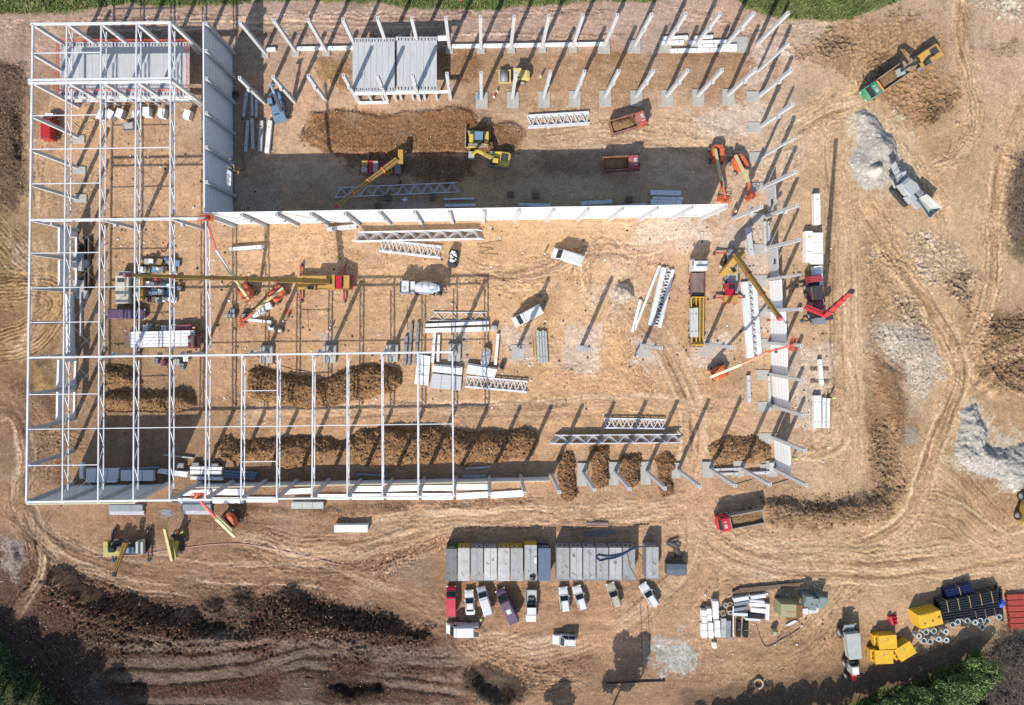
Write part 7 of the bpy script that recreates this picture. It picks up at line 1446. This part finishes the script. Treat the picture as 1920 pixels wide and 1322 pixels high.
tp_ = smooth([(176, 1043), (250, 1041), (300, 1034), (400, 1021), (470, 1022), (560, 1040), (640, 1060)], 8)
tag(MB().tube([P(x, y, .12) for x, y in [tuple(q_) for q_ in tp_]], .06, 4).build('barrier_tape', M('pale_red_tape', A(220, 170, 160), .6)), 'long red and white tape lying across the dirt at the lower left', 'tape')
for i_, (pp, lb_) in enumerate((([(1200, 1132), (1203, 1180), (1204, 1240)], 'left of the two thin dark cables running down from the slanted white car'), ([(1214, 1135), (1217, 1180), (1219, 1240)], 'right of the two thin dark cables running down from the slanted white car'), ([(480, 668), (540, 690), (580, 697)], 'dark cable lying above the winding soil heap'), ([(1418, 1170), (1424, 1190), (1436, 1212), (1460, 1202), (1500, 1178)], 'dark rope trailing on the ground below the yard profiles'))):
    tag(MB().tube([P(x, y, .06) for x, y in [tuple(q_) for q_ in smooth(pp, 6)]], .05, 4).build('cable', m_dark), lb_, 'cable')
# ---------------------------------------------------------------- people
def person_mesh():
    J = [((0, 0, .96), .14), ((0, 0, 1.2), .135), ((0, 0, 1.42), .15), ((0, 0, 1.53), .06), ((0, .01, 1.6), .085), ((0, .015, 1.68), .1), ((0, 0, 1.76), .07)]
    E = [(i, i + 1) for i in range(6)]
    def add(p, r, to): J.append((p, r)); E.append((to, len(J) - 1)); return len(J) - 1
    nose = add((0, .125, 1.655), .018, 5)
    for s in (-1, 1):
        add((s * .095, 0, 1.66), .02, 5)
        h = add((s * .1, 0, .9), .1, 0); k = add((s * .11, .03, .5), .07, h); a = add((s * .12, -.02, .1), .05, k); add((s * .13, .14, .05), .045, a)
        sh = add((s * .2, 0, 1.42), .075, 2); e = add((s * .27, -.03, 1.14), .05, sh); w_ = add((s * .27, .1, .92), .036, e); pm = add((s * .27, .14, .85), .036, w_)
        for f in range(4):
            g = add((s * .27 + (f - 1.5) * .02, .165 + .006 * (f in (1, 2)), .79), .01, pm); add((s * .27 + (f - 1.5) * .021, .16, .75 - .008 * (f in (1, 2))), .009, g)
        g = add((s * .245, .185, .85), .011, pm); add((s * .24, .2, .82), .01, g)
    me = bpy.data.meshes.new('person_body'); me.from_pydata([p for p, r in J], E, []); o = bpy.data.objects.new('tmp_body', me); COL.objects.link(o)
    o.modifiers.new('s', 'SKIN'); sv = me.skin_vertices[0].data
    for i, (p, r) in enumerate(J): sv[i].radius = (r, r)
    sv[0].use_root = True; o.modifiers.new('u', 'SUBSURF').levels = 1
    dg = bpy.context.evaluated_depsgraph_get(); m2 = bpy.data.meshes.new_from_object(o.evaluated_get(dg)); bpy.data.objects.remove(o)
    m2.materials.clear(); m2.materials.append(m_trous); m2.materials.append(m_skin)
    for p in m2.polygons: p.material_index = 1 if (p.center.z > 1.5 or (abs(p.center.x) > .2 and p.center.z < .93)) else 0; p.use_smooth = True
    return m2
PB = person_mesh()
VESTM = {k: MB().loft([[(x * a, y * b2, z) for x, y in ((-1, -.6), (-.6, -1), (.6, -1), (1, -.6), (1, .6), (.6, 1), (-.6, 1), (-1, .6))] for a, b2, z in ((.2, .165, .98), (.2, .165, 1.2), (.24, .17, 1.42), (.2, .15, 1.5))]).mesh('vest', m) for k, m in (('y', m_vest), ('o', m_vesto), ('d', m_trous))}
HELM = MB().loft([[(math.cos(t_) * r_, .015 + math.sin(t_) * r_ * 1.1, z) for t_ in np.linspace(0, 6.283, 13)[:-1]] for r_, z in ((.15, 1.72), (.13, 1.74), (.12, 1.8), (.07, 1.86), (.01, 1.875))]).mesh('helmet', m_white)
HELY = HELM.copy(); HELY.materials.clear(); HELY.materials.append(m_byellow)
def person(label, px, py, ang, vest='y', helm=HELM, h=0.):
    g = P(px, py, h); t = thing('person', label, 'person', (g.x, g.y, h if h else max(0, gz(px, py))), ang)
    for nm, me in (('body', PB), ('vest', VESTM[vest]), ('helmet', helm)):
        o = bpy.data.objects.new(nm, me); COL.objects.link(o); o.parent = t
person('person in a lime vest and white helmet walking right of the roller', 1012, 150, 70)
person('person in a lime vest and yellow helmet above the big yellow crane', 634, 483, 180, 'y', HELY)
person('person in an orange vest standing left of the goods pallets', 310, 472, 90, 'o')
person('person in a lime vest on the sand near the lone beam at the right', 1379, 764, 30, 'y', HELY)
person('person in a lime vest beside the white beams right of the right row', 1555, 744, 200)
person('person in a lime vest behind the lone lower white wall panel', 1486, 857, 90)
person('person in dark clothes at the foot of the third middle column', 1190, 666, 40, 'd')
person('person in an orange vest and white helmet behind the lime yellow lift', 338, 993, 120, 'o')
person('person in a lime vest and yellow helmet behind the lime yellow lift', 348, 993, 200, 'y', HELY)
person('person in a lime vest walking by the parked vans', 902, 1155, 20)
person('person in an orange vest standing below the big yellow crane', 619, 621, 45, 'o')
person('person in an orange vest at the foot of the lone corbelled column', 1373, 399, 60, 'o')
person('person in dark clothes beside the orange board', 537, 602, 10, 'd')
person('person in an orange vest at the cab of the maroon flatbed truck', 371, 614, 0, 'o')
person('person in dark clothes standing left of the white panel van', 1020, 478, 70, 'd')

# ---------------------------------------------------------------- vegetation
def leafmat(name, c):
    m = bpy.data.materials.new(name); m.use_nodes = True; t = m.node_tree; b = t.nodes['Principled BSDF']; b.inputs['Roughness'].default_value = .7
    n = t.nodes.new('ShaderNodeTexNoise'); n.inputs['Scale'].default_value = .35; n.inputs['Detail'].default_value = 8; tc = t.nodes.new('ShaderNodeTexCoord'); t.links.new(tc.outputs['Object'], n.inputs['Vector'])
    r = t.nodes.new('ShaderNodeValToRGB'); r.color_ramp.elements[0].position = .35; r.color_ramp.elements[1].position = .65
    r.color_ramp.elements[0].color = tuple(v * .65 for v in c) + (1,); r.color_ramp.elements[1].color = tuple(v * 1.35 for v in c) + (1,)
    t.links.new(n.outputs['Fac'], r.inputs[0]); t.links.new(r.outputs[0], b.inputs['Base Color']); return m
m_leaf = leafmat('hedge_leaves', (.115, .165, .045)); m_leafd = leafmat('tree_leaves', (.06, .09, .025)); m_blade = leafmat('grass_blades', (.13, .165, .05)); m_bark = M('bark', (.12, .09, .07), .95, var=.3); m_twig = M('bare_twigs', (.15, .118, .095), .95, var=.3)
def crown_mesh(seed, R, hz, n, leaf, mat):
    q = np.random.default_rng(seed); blobs = [(q.normal(size=3) * np.array([.42, .42, .34]) * np.array([R, R, hz]), q.uniform(.3, .5)) for _ in range(13)]
    V_, F_ = [], []
    for i in range(n):
        c, s = blobs[q.integers(13)]; d = q.normal(size=3); d /= np.linalg.norm(d); p = c + d * np.array([R, R, hz]) * s * q.uniform(.55, 1.05) ** .5
        a = q.normal(size=3); a /= np.linalg.norm(a); b2 = np.cross(a, q.normal(size=3)); b2 /= np.linalg.norm(b2); l = leaf * q.uniform(.6, 1.4); o = len(V_)
        V_ += [tuple(p - a * l), tuple(p + b2 * l * .5), tuple(p + a * l), tuple(p - b2 * l * .5)]; F_.append((o, o + 1, o + 2, o + 3))
    me = bpy.data.meshes.new('crown'); me.from_pydata(V_, [], F_); me.materials.append(mat); return me
def trunk_mesh(h, r, seed):
    q = random.Random(seed); m = MB(); m.cyl((0, 0, -.3), (0, 0, h * .5), r, 8, r * .7); m.cyl((0, 0, h * .5), (q.uniform(-.3, .3), q.uniform(-.3, .3), h), r * .7, 8, r * .3)
    for k in range(6):
        a = q.uniform(0, 6.28); z = h * q.uniform(.4, .8); m.cyl((0, 0, z), (math.cos(a) * h * .28, math.sin(a) * h * .28, z + h * .22), r * .4, 6, r * .12)
    return m.mesh('trunk', m_bark)
TC = [crown_mesh(i, 3.2, 3.0, 4200, .36, m_leafd) for i in range(3)]; TT = [trunk_mesh(8, .25, i) for i in range(3)]
BCR = [crown_mesh(10 + i, 2.4, 1.9, 3600, .2, m_leaf) for i in range(4)]; BT = [trunk_mesh(3, .12, 9 + i) for i in range(2)]
def plant(name, label, cat, gx_, gy_, ch, sc, crown, trunk, group, rot, tz=1.):
    g = P(gx_, gy_); t = thing(name, label, cat, (g.x, g.y, 0), rot, group); o = bpy.data.objects.new('crown', crown); COL.objects.link(o); o.parent = t; o.location = (0, 0, ch); o.scale = sc
    k = bpy.data.objects.new('trunk', trunk); COL.objects.link(k); k.parent = t; k.scale = (1, 1, tz)
plant('tree', 'leafy tree below the bottom edge casting the big round shadow', 'tree', 1141, 1342, 8.6, (1.15, 1.3, 1.2), TC[0], TT[0], None, 20)
plant('tree', 'smaller tree below the bottom edge left of the big round shadow', 'tree', 1012, 1392, 7.2, (.8, .8, .8), TC[1], TT[1], None, 80)
for i, (x, y) in enumerate(((-150, 1240), (-100, 1265), (-50, 1292), (-5, 1322), (40, 1352), (90, 1388), (140, 1420), (190, 1448), (-110, 1220), (-75, 1300), (-25, 1330), (15, 1358), (65, 1385), (115, 1425), (165, 1450), (-125, 1275))):
    plant('tree', 'dark leafy tree of the row outside the lower left corner', 'tree', x, y, 9.5, (1.25, 1.25, 1.3), TC[i % 3], TT[i % 3], 'trees outside the lower left corner', i * 47)
HB = [(1290, 1388), (1330, 1380), (1370, 1374), (1410, 1366), (1450, 1358), (1490, 1350), (1530, 1342), (1570, 1332), (1605, 1322), (1640, 1308), (1675, 1298), (1705, 1286), (1735, 1276), (1765, 1262), (1792, 1250), (1815, 1240)]
for i, (x, y) in enumerate(HB):
    plant('hedge_bush', 'tall green bush in the front line of the hedge at the lower right', 'bush', x, y, 3.9, (1.1, 1.0, 1.05), BCR[i % 4], BT[i % 2], 'front bushes of the lower right hedge', i * 61, 1.3)
for i, (x, y) in enumerate(((1625, 1345), (1665, 1335), (1700, 1322), (1735, 1310), (1768, 1298), (1800, 1284), (1690, 1355), (1730, 1345), (1770, 1335), (1808, 1318), (1640, 1372), (1790, 1365), (1835, 1345))):
    plant('hedge_bush', 'lower green bush in the second line of the hedge at the lower right', 'bush', x, y, 1.7, (1.1, 1.1, .8), BCR[(i + 1) % 4], BT[i % 2], 'second line bushes of the lower right hedge', i * 83, .6)
def twigs(seed, R, h, n, name, r0=.05, flat=False):
    q = random.Random(seed); m = MB()
    for k in range(n):
        a = q.uniform(0, 6.28); d = R * q.random() ** .6; z = q.uniform(.2, 1) * h * (1 - .5 * (d / R) ** 2); x, y = math.cos(a) * d, math.sin(a) * d; b2 = q.uniform(0, 6.28); l = q.uniform(.6, 1.8)
        m.cyl((x, y, z), (x + math.cos(b2) * l, y + math.sin(b2) * l, z + (q.uniform(-.1, .15) if flat else q.uniform(.1, .8))), r0 * q.uniform(.5, 1), 4, r0 * .2, caps=False)
    return m.mesh(name, m_twig)
TW = [twigs(i, 3.4, 3.6, 650, 'crown') for i in range(2)]; TB = trunk_mesh(3.4, .18, 40)
for i, (x, y) in enumerate(((1866, 1292), (1880, 1250), (1905, 1270), (1900, 1310), (1925, 1240), (1890, 1225), (1930, 1290), (1868, 1330))):
    plant('bare_shrub', 'leafless grey brown shrub in the thicket at the lower right corner', 'shrub', x, y, 0, (1, 1, 1), TW[i % 2], TB, 'leafless shrubs at the lower right corner', i * 70)
tag(twigs(77, 5.5, 1.6, 500, 'brush_heap', .06, True) and bpy.data.objects.new('brush_heap', bpy.data.meshes['brush_heap']), 'dark tangled heap of cut brush at the right edge', 'brush heap')
o = bpy.data.objects['brush_heap']; COL.objects.link(o); o.location = P(1905, 385); o.scale = (.5, 1.6, 1); o.location.z = .8
# grass: one mass, tufts of blades
q = np.random.default_rng(3); V_, F_ = [], []
def tufts(poly, n, hh):
    xs_ = [p[0] for p in poly]; ys_ = [p[1] for p in poly]; k = 0
    x0, x1, y0, y1 = max(-150, min(xs_)), min(2070, max(xs_)), max(-60, min(ys_)), min(1440, max(ys_))
    while k < n:
        x, y = q.uniform(x0, x1), q.uniform(y0, y1); c = False
        for (ax, ay), (bx, by) in zip(poly, poly[1:] + poly[:1]):
            if (ay > y) != (by > y) and x < (bx - ax) * (y - ay) / (by - ay) + ax: c = not c
        if not c: continue
        k += 1; g = P(x, y); z = gz(x, y) - .03
        for b2 in range(3):
            a = q.uniform(0, 6.28); h = hh * q.uniform(.5, 1.5); l = q.uniform(.05, .4) * h / .4; w = .09; o = len(V_); ca, sa = math.cos(a), math.sin(a)
            V_.extend([(g.x - sa * w, g.y + ca * w, z), (g.x + sa * w, g.y - ca * w, z), (g.x + ca * l, g.y + sa * l, z + h)]); F_.append((o, o + 1, o + 2))
for g_, n in zip(GRASS, (5000, 5000, 4500)): tufts(g_, n, .45)
tufts([(-160, 1190), (0, 1195), (60, 1260), (130, 1330), (170, 1440), (-160, 1440)], 3500, .4); tufts([(1590, 1330), (1640, 1300), (1760, 1262), (1840, 1220), (1860, 1240), (1858, 1440), (1500, 1440)], 5000, .5)
me = bpy.data.meshes.new('grass'); me.from_pydata(V_, [], F_); me.materials.append(m_blade); o = bpy.data.objects.new('grass', me); COL.objects.link(o); tag(o, kind='stuff')
# loose stones and clods: far too many to count
def scatter(name, n, field, s0, s1, cols, ZZ=None):
    pr = field.ravel() / field.sum(); idx = q.choice(pr.size, n, p=pr); jit = q.uniform(-1, 1, (n, 2))
    px = PXX.ravel()[idx] + jit[:, 0]; py = PYY.ravel()[idx] + jit[:, 1]; z = (Z if ZZ is None else ZZ).ravel()[idx]; s = s0 + (s1 - s0) * q.random(n) ** 3
    base = np.array([(1, 0, 0), (0, 1, 0), (-1, 0, 0), (0, -1, 0), (0, 0, .8), (0, 0, -.5)], np.float32)
    v = base[None] * s[:, None, None] * q.uniform(.6, 1.3, (n, 6, 1)); a = q.uniform(0, 6.28, n); ca, sa = np.cos(a)[:, None], np.sin(a)[:, None]
    v = np.stack([v[..., 0] * ca - v[..., 1] * sa, v[..., 0] * sa + v[..., 1] * ca, v[..., 2]], -1)
    v += np.stack([(px - NX) / PM, (NY - py) / PM, z + s * .2], -1)[:, None, :]
    f = np.array([(0, 1, 4), (1, 2, 4), (2, 3, 4), (3, 0, 4), (1, 0, 5), (2, 1, 5), (3, 2, 5), (0, 3, 5)]); F = (f[None] + (np.arange(n) * 6)[:, None, None]).reshape(-1, 3)
    me = bpy.data.meshes.new(name); me.vertices.add(n * 6); me.vertices.foreach_set('co', v.astype(np.float32).ravel()); k = len(F); me.loops.add(k * 3); me.polygons.add(k)
    me.loops.foreach_set('vertex_index', F.astype(np.int32).ravel()); me.polygons.foreach_set('loop_start', np.arange(0, k * 3, 3, dtype=np.int32)); me.update(calc_edges=True)
    for c in cols: me.materials.append(c)
    me.polygons.foreach_set('material_index', np.repeat(q.integers(0, len(cols), n), 8).astype(np.int32))
    o = bpy.data.objects.new(name, me); COL.objects.link(o); return tag(o, kind='stuff')
sm = [M('pale_stone', A(214, 190, 162), .95, var=.2), M('tan_stone', A(186, 152, 118), .95, var=.2), M('grey_stone', A(200, 192, 182), .95, var=.2)]
inside = (PXX > -20) & (PXX < 1940) & (PYY > -20) & (PYY < 1342)
scatter('loose_stones', 15000, (ROCK ** 2 + .004) * inside, .04, .17, sm)

dug = np.zeros_like(Z)
for pl, v in (([(575, 208), (890, 203), (985, 240), (980, 290), (640, 290), (565, 268)], .5), ([(1425, 930), (1630, 920), (1675, 930), (1640, 985), (1440, 985)], .8), ([(90, 1070), (300, 1135), (450, 1175), (540, 1098), (640, 1142), (822, 1195), (560, 1196), (350, 1205), (150, 1145)], .9), ([(0, 110), (50, 120), (48, 340), (0, 400)], .8), ([(1830, 600), (1920, 590), (1920, 740), (1830, 720)], .7), ([(1630, 770), (1680, 800), (1670, 900), (1640, 880)], .8), ([(60, 800), (120, 800), (120, 905), (60, 900)], .5)):
    sl, dd_ = sdf(pl, 4); dug[sl] = np.maximum(dug[sl], (dd_ > 0) * v)
mc = [M('soil_clod_dark', A(112, 84, 60), .98, var=.3), M('soil_clod', A(150, 116, 82), .98, var=.3), M('soil_clod_pale', A(190, 158, 122), .98, var=.3)]
scatter('soil_clods', 15000, np.maximum(HM * 1.2, dug * .4), .05, .24, [mc[0], mc[1], mc[1], mc[0], mc[2]], HH)
hall = ((PXX > 420) & (PXX < 1420) & (PYY > 425) & (PYY < 780)) * 1. + ((PXX > 1400) & (PXX < 1560) & (PYY > 400) & (PYY < 900)) * 1.2 + ((PXX > 190) & (PXX < 480) & (PYY > 220) & (PYY < 660)) * 1. + ((PXX > 1300) & (PXX < 1560) & (PYY > 1095) & (PYY < 1210)) * 2.
scatter('loose_offcuts', 2000, hall, .05, .3, [m_white, m_wood, m_wdark, m_dark])

for o in COL.objects:
    if o.parent is None and o.type in ('MESH', 'EMPTY') and 'kind' not in o and 'label' in o: o['kind'] = 'thing'
